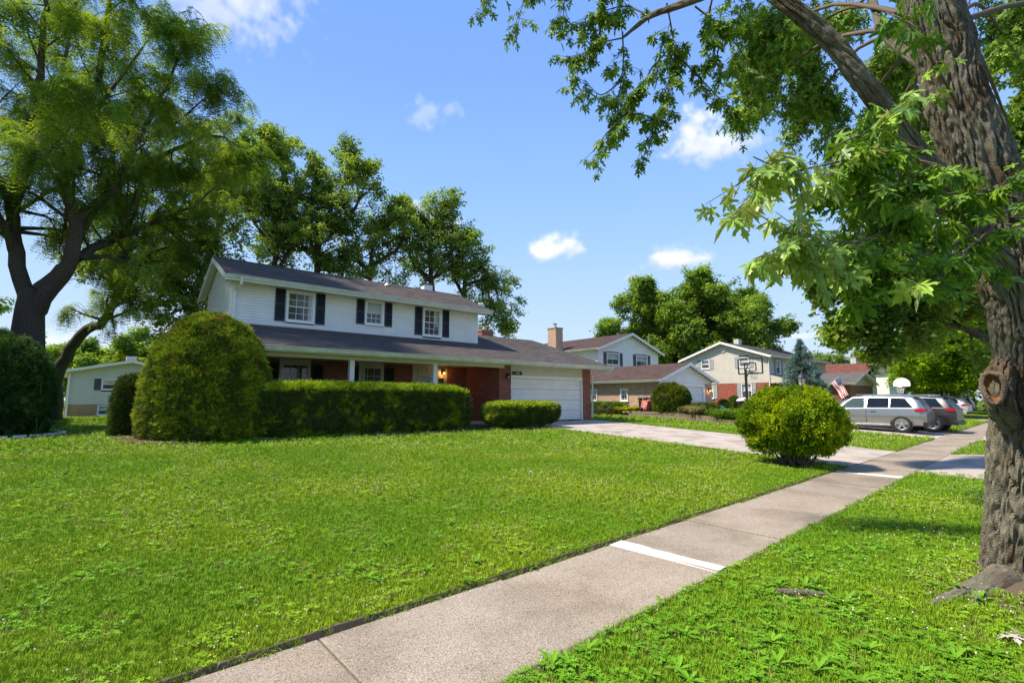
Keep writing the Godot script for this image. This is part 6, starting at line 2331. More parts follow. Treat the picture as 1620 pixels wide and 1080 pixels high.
func barrow(o: Vector3) -> void:
	var t := thing("wheelbarrow", "faded red wheelbarrow tipped up against the tan brick wall", "wheelbarrow", o)
	var b := MB.new()
	# tray: a tapered dish standing on its front edge, hollow side to the wall
	var tilt := Basis(Vector3.FORWARD, deg_to_rad(24))
	var top := [Vector3(0.0, 0.95, -0.36), Vector3(0.0, 0.95, 0.36), Vector3(0.0, 0.12, 0.22), Vector3(0.0, 0.12, -0.22)]
	var bot := [Vector3(-0.24, 0.75, -0.24), Vector3(-0.24, 0.75, 0.24), Vector3(-0.2, 0.22, 0.17), Vector3(-0.2, 0.22, -0.17)]
	for k in 4:
		var j := (k + 1) % 4
		b.quad(o + tilt * top[k], o + tilt * top[j], o + tilt * bot[j], o + tilt * bot[k], (top[k] + top[j]) * 0.5 - Vector3(0, 0.5, 0))
		b.bar(o + tilt * top[k], o + tilt * top[j], 0.03, 0.03)
	b.quad(o + tilt * bot[0], o + tilt * bot[1], o + tilt * bot[2], o + tilt * bot[3], Vector3.LEFT)
	put(b, "tray", M.barrow_red, t)
	b = MB.new()
	for s in [-1.0, 1.0]:
		b.bar(o + tilt * Vector3(-0.26, 0.05, s * 0.06), o + tilt * Vector3(-0.12, 1.25, s * 0.28), 0.04, 0.04)
		b.bar(o + tilt * Vector3(-0.22, 0.7, s * 0.2), o + tilt * Vector3(-0.52, 0.75, s * 0.22), 0.03, 0.03)
	put(b, "handle_frame", M.timber, t)
	b = MB.new()
	b.lathe(o + tilt * Vector3(-0.3, 0.12, -0.04), PackedVector2Array([Vector2(0.0, 0.0), Vector2(0.14, 0.0), Vector2(0.18, 0.02), Vector2(0.18, 0.06), Vector2(0.14, 0.08), Vector2(0.0, 0.08)]), 18, Vector3(0, 0, 1))
	put(b, "wheel", M.dark_metal, t)


# a drooping flag of thirteen stripes on a slanting staff
func flag() -> void:
	var t := thing("flag", "drooping striped flag on a slanted staff at the brown garage", "flag", at(1316, 612, 46.5))
	var tip := at(1328, 595, 46.5)
	var foot := tip + Vector3(0.25, -1.0, -1.2)
	var b := MB.new()
	b.tube(PackedVector3Array([foot, tip]), PackedFloat32Array([0.018, 0.014]), 8)
	put(b, "staff", M.white_trim, t)
	# hoist along the staff from the tip down; the cloth hangs and folds
	var hoist := (foot - tip).normalized()
	var fly := (Vector3(0.0, -1.0, 0.25) - hoist * hoist.dot(Vector3(0.0, -1.0, 0.25)) * 0.5).normalized()
	var hl := 0.98
	var fl := 1.75
	var fold := hoist.cross(fly).normalized()
	var bs := {"flag_red": MB.new(), "flag_white": MB.new(), "flag_blue": MB.new()}
	var nf := 24
	for i in 13:
		for j in nf:
			var key := "flag_red" if i % 2 == 0 else "flag_white"
			if i < 7 and j < int(nf * 0.4):
				key = "flag_blue"
			var q: Array[Vector3] = []
			for cc in [[i, j], [i + 1, j], [i + 1, j + 1], [i, j + 1]]:
				var a: float = cc[0] / 13.0
				var f: float = float(cc[1]) / nf
				var sh := 1.0 - 0.3 * f
				q.push_back(tip + hoist * hl * (0.5 + (a - 0.5) * sh) + fly * fl * f + fold * 0.12 * f * sin(a * 11.0 + f * 4.0) + fold * 0.05 * sin(f * 9.0))
			bs[key].quad(q[0], q[1], q[2], q[3], fold)
	put(bs.flag_red, "red_stripes", M.flag_red, t)
	put(bs.flag_white, "white_stripes", M.flag_white, t)
	put(bs.flag_blue, "canton", M.flag_blue, t)
	b = MB.new()
	for r in 5:
		for k in 6:
			var a := (r * 1.4 + 0.9) / 13.0
			var f := (k + 0.6) / 6.0 * 0.38
			var sh := 1.0 - 0.3 * f
			var p := tip + hoist * hl * (0.5 + (a - 0.5) * sh) + fly * fl * f + fold * 0.12 * f * sin(a * 11.0 + f * 4.0) + fold * 0.05 * sin(f * 9.0)
			for s in [1.0, -1.0]:
				var c: Vector3 = p + fold * 0.006 * s
				for m in 5:
					var w := TAU * m / 5
					b.tri(c + (hoist * cos(w) + fly * sin(w)) * 0.03, c + (hoist * cos(w + 0.63) + fly * sin(w + 0.63)) * 0.012, c + (hoist * cos(w - 0.63) + fly * sin(w - 0.63)) * 0.012, fold * s)
				b.tri(c + hoist * 0.012, c + fly * 0.012, c - hoist * 0.012, fold * s)
	put(b, "star", M.flag_white, t).set_meta("kind", "stuff")


# ------------------------------------------------------------------ cars
# stations from rear (+z) to front (-z): z, bottom, belt, roof, half widths at sill, waist, belt, roof edge
func car(called: String, label: String, pos: Vector3, turn: float, paint: Material, st: Array, d: Dictionary) -> Node3D:
	var t := thing(called, label, "car", pos)
	t.rotation.y = turn
	var rings := []
	for s in st:
		var z: float = s[0]
		var y0: float = s[1]
		var yb: float = s[2]
		var yr: float = s[3]
		var ym := lerpf(y0, yb, 0.5)
		var half := [Vector2(0, y0), Vector2(s[4] * 0.9, y0), Vector2(s[4], y0 + 0.06), Vector2(s[5], ym), Vector2(s[5], ym + 0.1), Vector2(lerpf(s[5], s[6], 0.7), yb - 0.05), Vector2(s[6], yb), Vector2(lerpf(s[6], s[7], 0.5), lerpf(yb, yr - 0.07 * minf(1.0, (yr - yb) * 3.0), 0.5)), Vector2(s[7], yr - 0.07 * minf(1.0, (yr - yb) * 3.0)), Vector2(s[7] * 0.86, yr - 0.015), Vector2(0, yr + 0.012)]
		var ring: Array[Vector3] = []
		for p in half:
			ring.push_back(Vector3(-p.x, p.y, z))
		for k in range(half.size() - 2, 0, -1):
			ring.push_back(Vector3(half[k].x, half[k].y, z))
		rings.append(ring)
	var n: int = rings[0].size()
	# normals by averaging the faces round each point
	var nr := []
	for i in rings.size():
		var row: Array[Vector3] = []
		var ctr := Vector3(0, 0.85, rings[i][0].z)
		for k in n:
			var a: Vector3 = rings[mini(i + 1, rings.size() - 1)][k] - rings[maxi(i - 1, 0)][k]
			var e: Vector3 = rings[i][(k + 1) % n] - rings[i][(k + n - 1) % n]
			var q := a.cross(e).normalized()
			if q.dot(rings[i][k] - ctr) < 0.0:
				q = -q
			row.push_back(q)
		nr.append(row)
	var b := MB.new()
	for i in rings.size() - 1:
		for k in n:
			var j := (k + 1) % n
			b.trin(rings[i][k], rings[i][j], rings[i + 1][j], nr[i][k], nr[i][j], nr[i + 1][j])
			b.trin(rings[i][k], rings[i + 1][j], rings[i + 1][k], nr[i][k], nr[i + 1][j], nr[i + 1][k])
	for e in [[0, 1.0], [rings.size() - 1, -1.0]]:
		var ring: Array = rings[e[0]]
		var c := Vector3(0, (ring[0].y + ring[10].y) * 0.5, ring[0].z)
		for k in n:
			b.tri(c, ring[k], ring[(k + 1) % n], Vector3(0, 0, e[1]))
	put(b, "body", paint, t, true)
	# point on the body's side between stations: z -> half width at height share between belt and roof
	var side := func(z: float, u: float) -> Vector2:
		for i in st.size() - 1:
			if z <= st[i][0] and z >= st[i + 1][0]:
				var f: float = (st[i][0] - z) / (st[i][0] - st[i + 1][0])
				var yb: float = lerpf(st[i][2], st[i + 1][2], f)
				var yr: float = lerpf(st[i][3], st[i + 1][3], f)
				var wb: float = lerpf(st[i][6], st[i + 1][6], f)
				var wr: float = lerpf(st[i][7], st[i + 1][7], f)
				return Vector2(lerpf(wb, wr, u), lerpf(yb, yr - 0.07 * minf(1.0, (yr - yb) * 3.0), u))
		return Vector2(0.8, 1.0)
	for s in [-1.0, 1.0]:
		for w in d.windows:
			b = MB.new()
			var m := 10
			for k in m:
				var f0 := float(k) / m
				var f1 := float(k + 1) / m
				var q: Array[Vector3] = []
				for c in [[f0, 0], [f1, 0], [f1, 1], [f0, 1]]:
					var z: float = lerpf(w[0], w[1], c[0]) if c[1] == 0 else lerpf(w[2], w[3], c[0])
					var p: Vector2 = (side as Callable).call(z, 0.04 if c[1] == 0 else 0.93)
					q.push_back(Vector3(s * (p.x + 0.009), p.y + 0.004, z))
				b.quad(q[0], q[1], q[2], q[3], Vector3(s, 0.2, 0))
			put(b, "side_window", M.car_glass if w[4] else M.car_glass_clear, t, true)
		# handles, mirror, rail, sill
		for z in d.handles:
			b = MB.new()
			b.box(Vector3(s * (d.waist + 0.012), d.handle_y, z), Vector3(0.03, 0.035, 0.2))
			put(b, "door_handle", paint, t, true)
		for z in d.seams:
			b = MB.new()
			b.box(Vector3(s * (d.waist - 0.004), 0.72, z), Vector3(0.012, 0.62, 0.012))
			put(b, "door_seam", M.dark_metal, t, true)
		b = MB.new()
		b.box(Vector3(s * (d.waist - 0.02), 1.08, d.mirror), Vector3(0.22, 0.14, 0.1), Basis(UP, -s * 0.2))
		put(b, "mirror", paint, t, true)
		if d.has("rail"):
			b = MB.new()
			b.bar(Vector3(s * 0.62, d.rail, d.rail0), Vector3(s * 0.62, d.rail + 0.01, d.rail1), 0.04, 0.035)
			put(b, "roof_rail", M.steel, t, true)
		b = MB.new()
		b.box(Vector3(s * (d.waist - 0.03), 0.31, d.sill_z), Vector3(0.05, 0.05, d.sill_l))
		put(b, "sill_trim", M.steel if d.get("chrome", true) else M.dark_metal, t, true)
		b = MB.new()
		b.box(Vector3(s * (d.waist - 0.05), 0.24, 0), Vector3(0.06, 0.1, d.axles[0] - d.axles[1] - 0.7))
		put(b, "rocker", M.dark_metal, t, true)
		for az in d.axles:
			wheel(t, Vector3(s * (d.waist - 0.105), d.wheel_r, az), s, d.wheel_r, paint)
		b = MB.new()
		b.prism(d.lamp, Vector3(s * (d.waist - 0.03), 0, 0), Vector3(0, 0, 1), UP, Vector3(s * 0.035, 0, 0))
		put(b, "tail_light", M.tail_light, t, true)
		b = MB.new()
		b.box(Vector3(s * 0.7, d.lamp[0].y + 0.06, d.rear - 0.02), Vector3(0.36, 0.13, 0.05))
		put(b, "tail_light", M.tail_light, t, true)
	# rear window, bumper, plate, spoiler; windscreen
	b = MB.new()
	var rg: Array = d.rear_glass
	b.quad(Vector3(-rg[2], rg[0].y, rg[0].x), Vector3(rg[2], rg[0].y, rg[0].x), Vector3(rg[3], rg[1].y, rg[1].x), Vector3(-rg[3], rg[1].y, rg[1].x), Vector3(0, 0.5, 1))
	put(b, "rear_window", M.car_glass, t, true)
	rg = d.windscreen
	b = MB.new()
	b.quad(Vector3(-rg[2], rg[0].y, rg[0].x), Vector3(rg[2], rg[0].y, rg[0].x), Vector3(rg[3], rg[1].y, rg[1].x), Vector3(-rg[3], rg[1].y, rg[1].x), Vector3(0, 0.5, -1))
	put(b, "windscreen", M.car_glass_clear, t, true)
	b = MB.new()
	b.slab(Vector3(-d.waist + 0.06, 0.30, d.rear - 0.12), Vector3(d.waist - 0.06, 0.52, d.rear + 0.05), 0.04)
	put(b, "bumper", M.dark_metal, t, true)
	b = MB.new()
	b.box(Vector3(0, d.plate_y, d.rear + 0.012), Vector3(0.32, 0.16, 0.015))
	put(b, "plate", M.flag_white, t, true)
	b = MB.new()
	b.box(Vector3(0, rg[1].y * 0.0 + d.spoiler.y, d.spoiler.x), Vector3(1.2, 0.04, 0.26), Basis(Vector3.RIGHT, 0.12))
	put(b, "spoiler", paint, t, true)
	return t


func wheel(t: Node3D, o: Vector3, s: float, r: float, paint: Material) -> void:
	var w := part("wheel", t)
	var ax := Vector3(s, 0, 0)
	var b := MB.new()
	b.lathe(o, PackedVector2Array([Vector2(r * 0.66, -0.11), Vector2(r * 0.9, -0.12), Vector2(r, -0.09), Vector2(r, 0.09), Vector2(r * 0.93, 0.115), Vector2(r * 0.74, 0.112), Vector2(r * 0.68, 0.085)]), 28, ax)
	put(b, "tyre", M.tyre, w, true)
	b = MB.new()
	b.lathe(o, PackedVector2Array([Vector2(0.0, 0.075), Vector2(0.05, 0.075), Vector2(0.07, 0.06), Vector2(0.07, 0.05)]), 14, ax)
	b.lathe(o, PackedVector2Array([Vector2(r * 0.62, 0.07), Vector2(r * 0.69, 0.095), Vector2(r * 0.71, 0.08)]), 28, ax)
	for k in 5:
		var a := TAU * k / 5 + 0.3
		var d := Vector3(0, sin(a), cos(a))
		var p := Vector3(0, cos(a), -sin(a))
		b.quad(o + ax * 0.07 + d * 0.05 - p * 0.035, o + ax * 0.07 + d * 0.05 + p * 0.035, o + ax * 0.082 + d * r * 0.64 + p * 0.055, o + ax * 0.082 + d * r * 0.64 - p * 0.055, ax)
	put(b, "rim", M.alloy, w, true)
	b = MB.new()
	b.lathe(o, PackedVector2Array([Vector2(0.0, 0.0), Vector2(r * 0.7, 0.0)]), 24, ax)
	# wheel arch: dark lip and well
	b.lathe(o + ax * 0.07, PackedVector2Array([Vector2(r * 1.02, 0.0), Vector2(r * 1.14, 0.0)]), 28, ax)
	put(b, "wheel_well", M.dark_metal, w, true)
	b = MB.new()
	var pts := PackedVector3Array()
	var rad := PackedFloat32Array()
	for k in 15:
		var a := lerpf(-0.15, PI + 0.15, k / 14.0)
		pts.push_back(o + ax * 0.075 + Vector3(0, sin(a), cos(a)) * r * 1.16)
		rad.push_back(0.028)
	b.tube(pts, rad, 5)
	put(b, "arch_lip", paint, w, true)


func build_cars() -> void:
	var m := mat("silver_paint", lin(0.30, 0.31, 0.315), 0.3, 0.7)
	m.clearcoat_enabled = true
	m.clearcoat = 0.8
	m.clearcoat_roughness = 0.05
	m = mat("black_paint", lin(0.006, 0.007, 0.009), 0.3, 0.0)
	m.clearcoat_enabled = true
	m.clearcoat = 1.0
	m = mat("pale_paint", lin(0.60, 0.60, 0.58), 0.3, 0.6)
	m.clearcoat_enabled = true
	mat("car_glass", lin(0.008, 0.010, 0.012), 0.05)
	mat("car_glass_clear", lin(0.05, 0.075, 0.072), 0.05)
	mat("tail_light", lin(0.42, 0.008, 0.012), 0.15)
	mat("tyre", lin(0.018, 0.018, 0.018), 0.85)
	mat("alloy", lin(0.55, 0.55, 0.54), 0.3, 0.85)
	# sport utility: z, bottom, belt, roof, sill, waist, belt, roof edge
	var suv := [[2.40, 0.48, 0.92, 0.96, 0.80, 0.84, 0.78, 0.70], [2.36, 0.34, 1.00, 1.06, 0.88, 0.92, 0.86, 0.80], [2.22, 0.30, 1.10, 1.30, 0.90, 0.955, 0.90, 0.80], [2.05, 0.30, 1.13, 1.56, 0.90, 0.965, 0.915, 0.74], [1.85, 0.28, 1.13, 1.67, 0.90, 0.97, 0.92, 0.68], [1.0, 0.27, 1.12, 1.725, 0.90, 0.97, 0.925, 0.66], [0.0, 0.27, 1.11, 1.74, 0.90, 0.97, 0.925, 0.66], [-0.55, 0.27, 1.10, 1.70, 0.90, 0.97, 0.92, 0.65], [-0.95, 0.27, 1.09, 1.52, 0.90, 0.965, 0.915, 0.70], [-1.35, 0.27, 1.08, 1.16, 0.90, 0.96, 0.90, 0.80], [-1.9, 0.28, 1.03, 1.07, 0.89, 0.95, 0.86, 0.74], [-2.25, 0.30, 0.96, 1.00, 0.86, 0.90, 0.82, 0.70], [-2.42, 0.36, 0.80, 0.84, 0.74, 0.78, 0.72, 0.62]]
	var d := {"windows": [[1.94, 1.04, 1.62, 1.06, true], [0.98, 0.10, 0.98, 0.12, true], [-0.02, -1.12, -0.02, -0.55, false]], "handles": [0.35, -0.75], "handle_y": 0.98, "waist": 0.968, "seams": [0.06, -1.1], "mirror": -1.0, "rail": 1.765, "rail0": 1.6, "rail1": -0.4, "sill_z": 0.0, "sill_l": 2.1, "axles": [1.46, -1.46], "wheel_r": 0.385,
		"lamp": PackedVector2Array([Vector2(1.98, 0.98), Vector2(2.34, 0.97), Vector2(2.30, 1.12), Vector2(2.02, 1.10)]), "rear": 2.38, "rear_glass": [Vector2(2.225, 1.16), Vector2(2.02, 1.60), 0.76, 0.66], "windscreen": [Vector2(-1.30, 1.22), Vector2(-0.62, 1.67), 0.76, 0.62], "plate_y": 0.82, "spoiler": Vector2(2.0, 1.68)}
	var y2 := func(x: float, z: float) -> float: return drive_y(x, z)
	car("parked_car", "silver sport utility car parked on the neighbour's drive, nearest of the cars", Vector3(30.5, (y2 as Callable).call(30.5, -7.5), -8.2), 0.0, M.silver_paint, suv, d)
	var dk := d.duplicate()
	dk.chrome = false
	car("parked_car", "black car mostly hidden behind the nearest silver car", Vector3(33.1, (y2 as Callable).call(33.1, -7.5), -7.55), 0.0, M.black_paint, suv, dk)
	# crossover, lower roof
	var cross := []
	for s in suv:
		var q: Array = s.duplicate()
		q[3] = lerpf(q[2], q[3], 0.9)
		cross.append(q)
	var d2 := d.duplicate()
	d2.erase("rail")
	d2.spoiler = Vector2(2.0, 1.62)
	d2.chrome = false
	d2.windscreen = [Vector2(-1.30, 1.21), Vector2(-0.62, 1.62), 0.76, 0.62]
	d2.rear_glass = [Vector2(2.225, 1.15), Vector2(2.02, 1.55), 0.76, 0.66]
	var p := gp(55.0, -10.3)
	car("parked_car", "pale silver hatchback parked at the next driveway beyond the red lamp post", p, 0.0, M.pale_paint, cross, d2)
	p = gp(76.0, -13.0)
	car("parked_car", "dark blue-grey car farthest down the street", p, 0.0, M.black_paint, suv, dk)
	# their driveway
	var b := MB.new()
	for k in 6:
		var za := -18.0 + k * 2.1
		b.quad(gp(52.5, za, 0.03), gp(58.0, za, 0.03), gp(58.0, za + 2.1, 0.03), gp(52.5, za + 2.1, 0.03), UP)
	tag(put(b, "driveway_002", M.drive_concrete), "", "", "", "structure")
	bare.append(Rect2(52.5, -18, 5.5, 12.6))


# ------------------------------------------------------------------ the near silver maple
# a trunk or limb with ridged bark: path points with radii, many sides, displaced
func bark_tube(b: MB, pts: Array, rads: Array, sides: int, steps: int, depth: float, flare := false) -> void:
	var path := smooth(pts, steps)
	var n := path.size()
	var side := Vector3(1, 0, 0)
	var prev: Array[Vector3] = []
	var rows := []
	var run := 0.0
	for k in n:
		var u := float(k) / (n - 1) * (rads.size() - 1)
		var i := mini(int(u), rads.size() - 2)
		var r := lerpf(rads[i], rads[i + 1], u - i)
		var t := (path[mini(k + 1, n - 1)] - path[maxi(k - 1, 0)]).normalized()
		side = (side - t * side.dot(t)).normalized()
		var up := t.cross(side)
		if k > 0:
			run += path[k].distance_to(path[k - 1])
		var row: Array[Vector3] = []
		for s in sides:
			var a := TAU * s / sides
			var d := side * cos(a) + up * sin(a)
			# long wandering ridges split by cross checks
			var q := d * r * 5.2
			var warp := 0.6 * noise.get_noise_3d(q.x * 0.5 + 9.0, run * 1.3, q.z * 0.5)
			var v1 := 1.0 - absf(noise.get_noise_3d(q.x * 3.0 + warp, run * 2.0 + q.y * 0.3, q.z * 3.0 + warp)) * 2.2
			var v2 := noise.get_noise_3d(q.x * 6.1, run * 9.0, q.z * 6.1)
			var v3 := noise.get_noise_3d(d.x * 1.3 + 5.0, run * 0.8, d.z * 1.3)
			var h := depth * (-maxf(v1 - 0.35, 0.0) * 1.5 + 0.3 * v2) + r * 0.07 * v3
			if flare:
				var g := exp(-run * 2.6)
				var rt := maxf(0.0, cos((a - 2.0) * 2.5 + 0.6 * noise.get_noise_1d(a * 2.0)))
				h += g * (0.10 + 0.34 * rt * rt) * r
			row.push_back(path[k] + d * (r + h))
		rows.append(row)
	for k in n - 1:
		for s in sides:
			var j := (s + 1) % sides
			var c0: Vector3 = rows[k][s]
			var q := noise2.get_noise_3d(c0.x * 2.6, c0.y * 1.3, c0.z * 2.6)
			var e := noise.get_noise_3d(c0.x * 17.0, c0.y * 5.0, c0.z * 17.0)
			# grey-brown bark with paler lichen-grey and warm patches
			var c := Color(0.21, 0.185, 0.14).lerp(Color(0.32, 0.31, 0.24), clampf(0.5 + q * 1.1, 0.0, 1.0)) * (1.0 + 0.25 * e)
			if q < -0.28:
				c = c.lerp(Color(0.17, 0.095, 0.05), 0.5)
			c.a = 1.0
			b.col = c
			b.quad(rows[k][s], rows[k][j], rows[k + 1][j], rows[k + 1][s], rows[k][s] - path[k])


# leaves along a twig; near ones may become parts of their own
func twig(b: MB, leaves: Array, pts: Array, r0: float, per_m: float, size: float, tone0: Color, tone1: Color, spurs := 1.0) -> void:
	var path := smooth(pts, 6)
	var n := path.size()
	var rad := PackedFloat32Array()
	var length := 0.0
	for k in n:
		rad.push_back(lerpf(r0, 0.003, float(k) / (n - 1)))
		if k > 0:
			length += path[k].distance_to(path[k - 1])
	b.tube(path, rad, 6, false)
	var spur := int(length * 7.0 * spurs)
	var hold := []
	for k in spur:
		var t := rnd(0.12, 1.0)
		var i := mini(int(t * (n - 1)), n - 2)
		var o := path[i].lerp(path[i + 1], t * (n - 1) - i)
		var ax := (path[i + 1] - path[i]).normalized()
		var d := (ax * 0.7 + dir() * 0.8 - UP * 0.1).normalized()
		var l := rnd(0.14, 0.42) * (0.5 + size * 4.0)
		var e := o + d * l - UP * 0.05
		b.tube(PackedVector3Array([o, o.lerp(e, 0.5) + ball() * 0.02, e]), PackedFloat32Array([0.005, 0.0035, 0.0018]), 3, false)
		hold.append([o, e])
	var m := int(length * per_m)
	for k in m:
		var o: Vector3
		if hold.size() and R.randf() < 0.85:
			var h: Array = hold[R.randi_range(0, hold.size() - 1)]
			o = (h[0] as Vector3).lerp(h[1], rnd(0.3, 1.0))
		else:
			var i := R.randi_range(n / 4, n - 2)
			o = path[i].lerp(path[i + 1], R.randf())
		one_leaf(leaves, o, size, tone0, tone1)


func one_leaf(leaves: Array, o: Vector3, size: float, tone0: Color, tone1: Color) -> void:
	var a := rnd(0, TAU)
	var along := (Vector3(cos(a), 0, sin(a)) * rnd(0.5, 1.0) + Vector3.DOWN * rnd(0.25, 1.1)).normalized()
	var nrm := (UP + Vector3(rnd(-0.7, 0.7), 0, rnd(-0.7, 0.7)) + along * 0.3)
	nrm = (nrm - along * nrm.dot(along)).normalized()
	var x := nrm.cross(-along).normalized()
	var s := size * rnd(0.7, 1.25)
	var bs := Basis(x * s, nrm * s, -along * s)
	var pet := along * s * 0.35 - UP * 0.01
	var e := rnd(0.75, 1.25)
	var c := tone0.lerp(tone1, pow(R.randf(), 1.4))
	leaves.append([Transform3D(bs, o + pet), Color(c.r * e, c.g * e, c.b * e), o])


func build_maple() -> void:
	var base := gp(6.25, -0.45)
	var t := thing("silver_maple", "near silver maple with thick furrowed trunk forking over the parkway", "tree", base)
	var b := MB.new()
	# trunk into the main limb
	bark_tube(b, px_path([[1650, 1020, 4.35], [1642, 930, 4.4], [1640, 830, 4.42], [1640, 720, 4.45], [1645, 620, 4.5], [1636, 520, 4.52], [1608, 425, 4.52], [1574, 330, 4.54]]), [0.40, 0.36, 0.325, 0.31, 0.30, 0.29, 0.27, 0.245], 190, 30, 0.045, true)
	put(b, "trunk", M.bark_near, t)
	b = MB.new()
	bark_tube(b, px_path([[1600, 395, 4.53], [1570, 318, 4.54], [1540, 228, 4.56], [1516, 165, 4.6], [1499, 89, 4.65], [1470, 0, 4.7], [1440, -130, 4.9], [1415, -330, 5.3]]), [0.24, 0.255, 0.24, 0.228, 0.22, 0.21, 0.19, 0.14], 150, 26, 0.04)
	put(b, "limb", M.bark_near, t)
	b = MB.new()
	bark_tube(b, px_path([[1612, 450, 4.5], [1560, 390, 4.42], [1495, 295, 4.38], [1440, 228, 4.35], [1402, 178, 4.35], [1358, 119, 4.35], [1309, 59, 4.4], [1238, 0, 4.5], [1130, -75, 4.9], [1010, -100, 5.6], [900, -60, 6.6]]), [0.15, 0.115, 0.098, 0.088, 0.083, 0.08, 0.076, 0.072, 0.06, 0.045, 0.02], 96, 22, 0.026)
	put(b, "limb", M.bark_near, t)
	b = MB.new()
	bark_tube(b, px_path([[1490, 120, 4.75], [1440, 88, 5.2], [1395, 48, 5.6], [1380, 0, 6.0], [1330, -80, 6.6]]), [0.055, 0.05, 0.046, 0.04, 0.028], 36, 12, 0.012)
	put(b, "limb", M.bark_near, t)
	b = MB.new()
	bark_tube(b, px_path([[1180, -50, 4.75], [1130, -15, 5.4], [1075, 8, 6.0], [1028, 26, 6.4], [985, 60, 6.7]]), [0.055, 0.05, 0.044, 0.035, 0.015], 36, 10, 0.010)
	put(b, "limb", M.bark_near, t)
	# healed wound with a brown hollow
	burl(t)
	# bark chips and roots at the foot
	b = MB.new()
	for r in [[[1590, 950, 4.35], [1540, 958, 4.15], [1490, 957, 4.0], [1462, 958, 3.95]], [[1600, 975, 4.3], [1560, 1000, 4.0], [1545, 1030, 3.8]], [[1610, 930, 4.5], [1575, 925, 4.6], [1540, 915, 4.75]]]:
		var pts := []
		for q in r:
			var p := at(q[0], q[1], q[2])
			p.y = ground_y(p.x, p.z) - 0.015
			pts.append(p)
		bark_tube(b, pts, [0.12, 0.075, 0.05, 0.02], 22, 8, 0.012)
	put(b, "root", M.bark_near, t)
	# leaves
	b = MB.new()
	var near := []
	var fresh0 := Color(0.085, 0.185, 0.022)
	var fresh1 := Color(0.23, 0.38, 0.028)
	for q in [[[[1595, 312, 4.2], [1530, 290, 3.8], [1450, 252, 3.35], [1390, 240, 3.1], [1300, 262, 2.85], [1245, 268, 2.7], [1192, 248, 2.6]], 34], [[[1598, 322, 4.2], [1500, 330, 3.7], [1430, 352, 3.3], [1360, 382, 3.0], [1300, 378, 2.85], [1245, 368, 2.75]], 38], [[[1598, 306, 4.2], [1540, 306, 3.9], [1470, 308, 3.6], [1410, 322, 3.3]], 42],
			[[[1585, 350, 4.1], [1520, 380, 3.6], [1455, 405, 3.2], [1410, 430, 3.0]], 30], [[[1595, 330, 4.1], [1565, 365, 3.75], [1530, 395, 3.5], [1510, 420, 3.35]], 24], [[[1450, 252, 3.35], [1400, 222, 3.2], [1360, 215, 3.05], [1320, 232, 2.9]], 42], [[[1500, 330, 3.7], [1440, 300, 3.5], [1380, 300, 3.3], [1330, 318, 3.1]], 42], [[[1440, 228, 4.2], [1400, 205, 3.6], [1360, 180, 3.2]], 14], [[[1430, 352, 3.3], [1400, 400, 3.2], [1370, 430, 3.1], [1340, 455, 3.05]], 26], [[[1516, 165, 4.3], [1440, 40, 3.6], [1400, 20, 3.3]], 10], [[[1590, 290, 4.1], [1640, 250, 3.6], [1680, 230, 3.3]], 24]]:
		twig(b, near, px_path(q[0]), 0.014, q[1] * 2.4, 0.108, fresh0, fresh1)
	var rest := []
	var mid0 := Color(0.11, 0.21, 0.03)
	var mid1 := Color(0.28, 0.42, 0.045)
	# hanging sprays of the far side of the crown
	for q in [[[[985, 50, 6.7], [986, 100, 6.7], [980, 150, 6.7], [975, 200, 6.7]], 60], [[[1055, 5, 6.3], [1066, 70, 6.4], [1064, 120, 6.4], [1040, 190, 6.5], [1005, 258, 6.6]], 66], [[[1064, 80, 6.4], [1112, 128, 6.5], [1150, 168, 6.6], [1170, 190, 6.6]], 50], [[[1100, 10, 6.0], [1150, 52, 6.2], [1185, 102, 6.4], [1205, 150, 6.5]], 60], [[[870, -60, 7.0], [840, -20, 7.0], [815, 38, 7.0]], 46], [[[900, -60, 6.8], [893, 0, 6.8], [890, 48, 6.8]], 44], [[[985, 60, 6.7], [945, 70, 6.7], [915, 92, 6.7]], 62], [[[980, 130, 6.7], [950, 150, 6.7], [925, 125, 6.7]], 46], [[[1028, 26, 6.4], [990, 10, 6.6], [950, 20, 6.7], [920, 40, 6.7]], 70], [[[1040, 190, 6.5], [1000, 180, 6.5], [960, 210, 6.5], [945, 235, 6.5]], 44], [[[1066, 70, 6.4], [1030, 110, 6.4], [1010, 150, 6.4]], 66], [[[1130, -15, 5.6], [1120, 40, 6.0], [1130, 80, 6.2], [1120, 110, 6.3]], 60], [[[770, -60, 7.4], [780, -20, 7.4], [770, 8, 7.4]], 30], [[[960, -60, 6.6], [955, 0, 6.7], [950, 60, 6.7]], 60]]:
		twig(b, rest, px_path(q[0]), 0.012, q[1] * 2.6, 0.10, mid0, mid1, 1.9)
	# the crown behind the limbs
	var more := 2.3
	for q in [[[1215, 60], 8.0, 70, 66, 900], [[1200, 150], 8.5, 55, 60, 420], [[1290, 160], 9.0, 75, 80, 900], [[1270, 60], 9.0, 60, 60, 420], [[1350, 240], 9.0, 70, 65, 640], [[1420, 120], 9.5, 60, 90, 620], [[1330, 30], 9.5, 50, 45, 300], [[1450, 260], 9.0, 60, 60, 500], [[1590, 60], 8.0, 50, 110, 620], [[1600, 210], 8.0, 45, 90, 520], [[1390, 330], 8.5, 55, 55, 420], [[1350, 400], 8.0, 50, 40, 320], [[1600, -120], 8.0, 90, 90, 500], [[1400, -120], 8.5, 120, 90, 800], [[1200, -130], 8.0, 120, 90, 700], [[1020, -120], 7.5, 100, 80, 500], [[1750, 60], 7.5, 100, 180, 900]]:
		var c := at(q[0][0], q[0][1], q[1])
		var k: float = q[1] / 800.0
		var root := at(1499, 40, 4.9)
		var tips := []
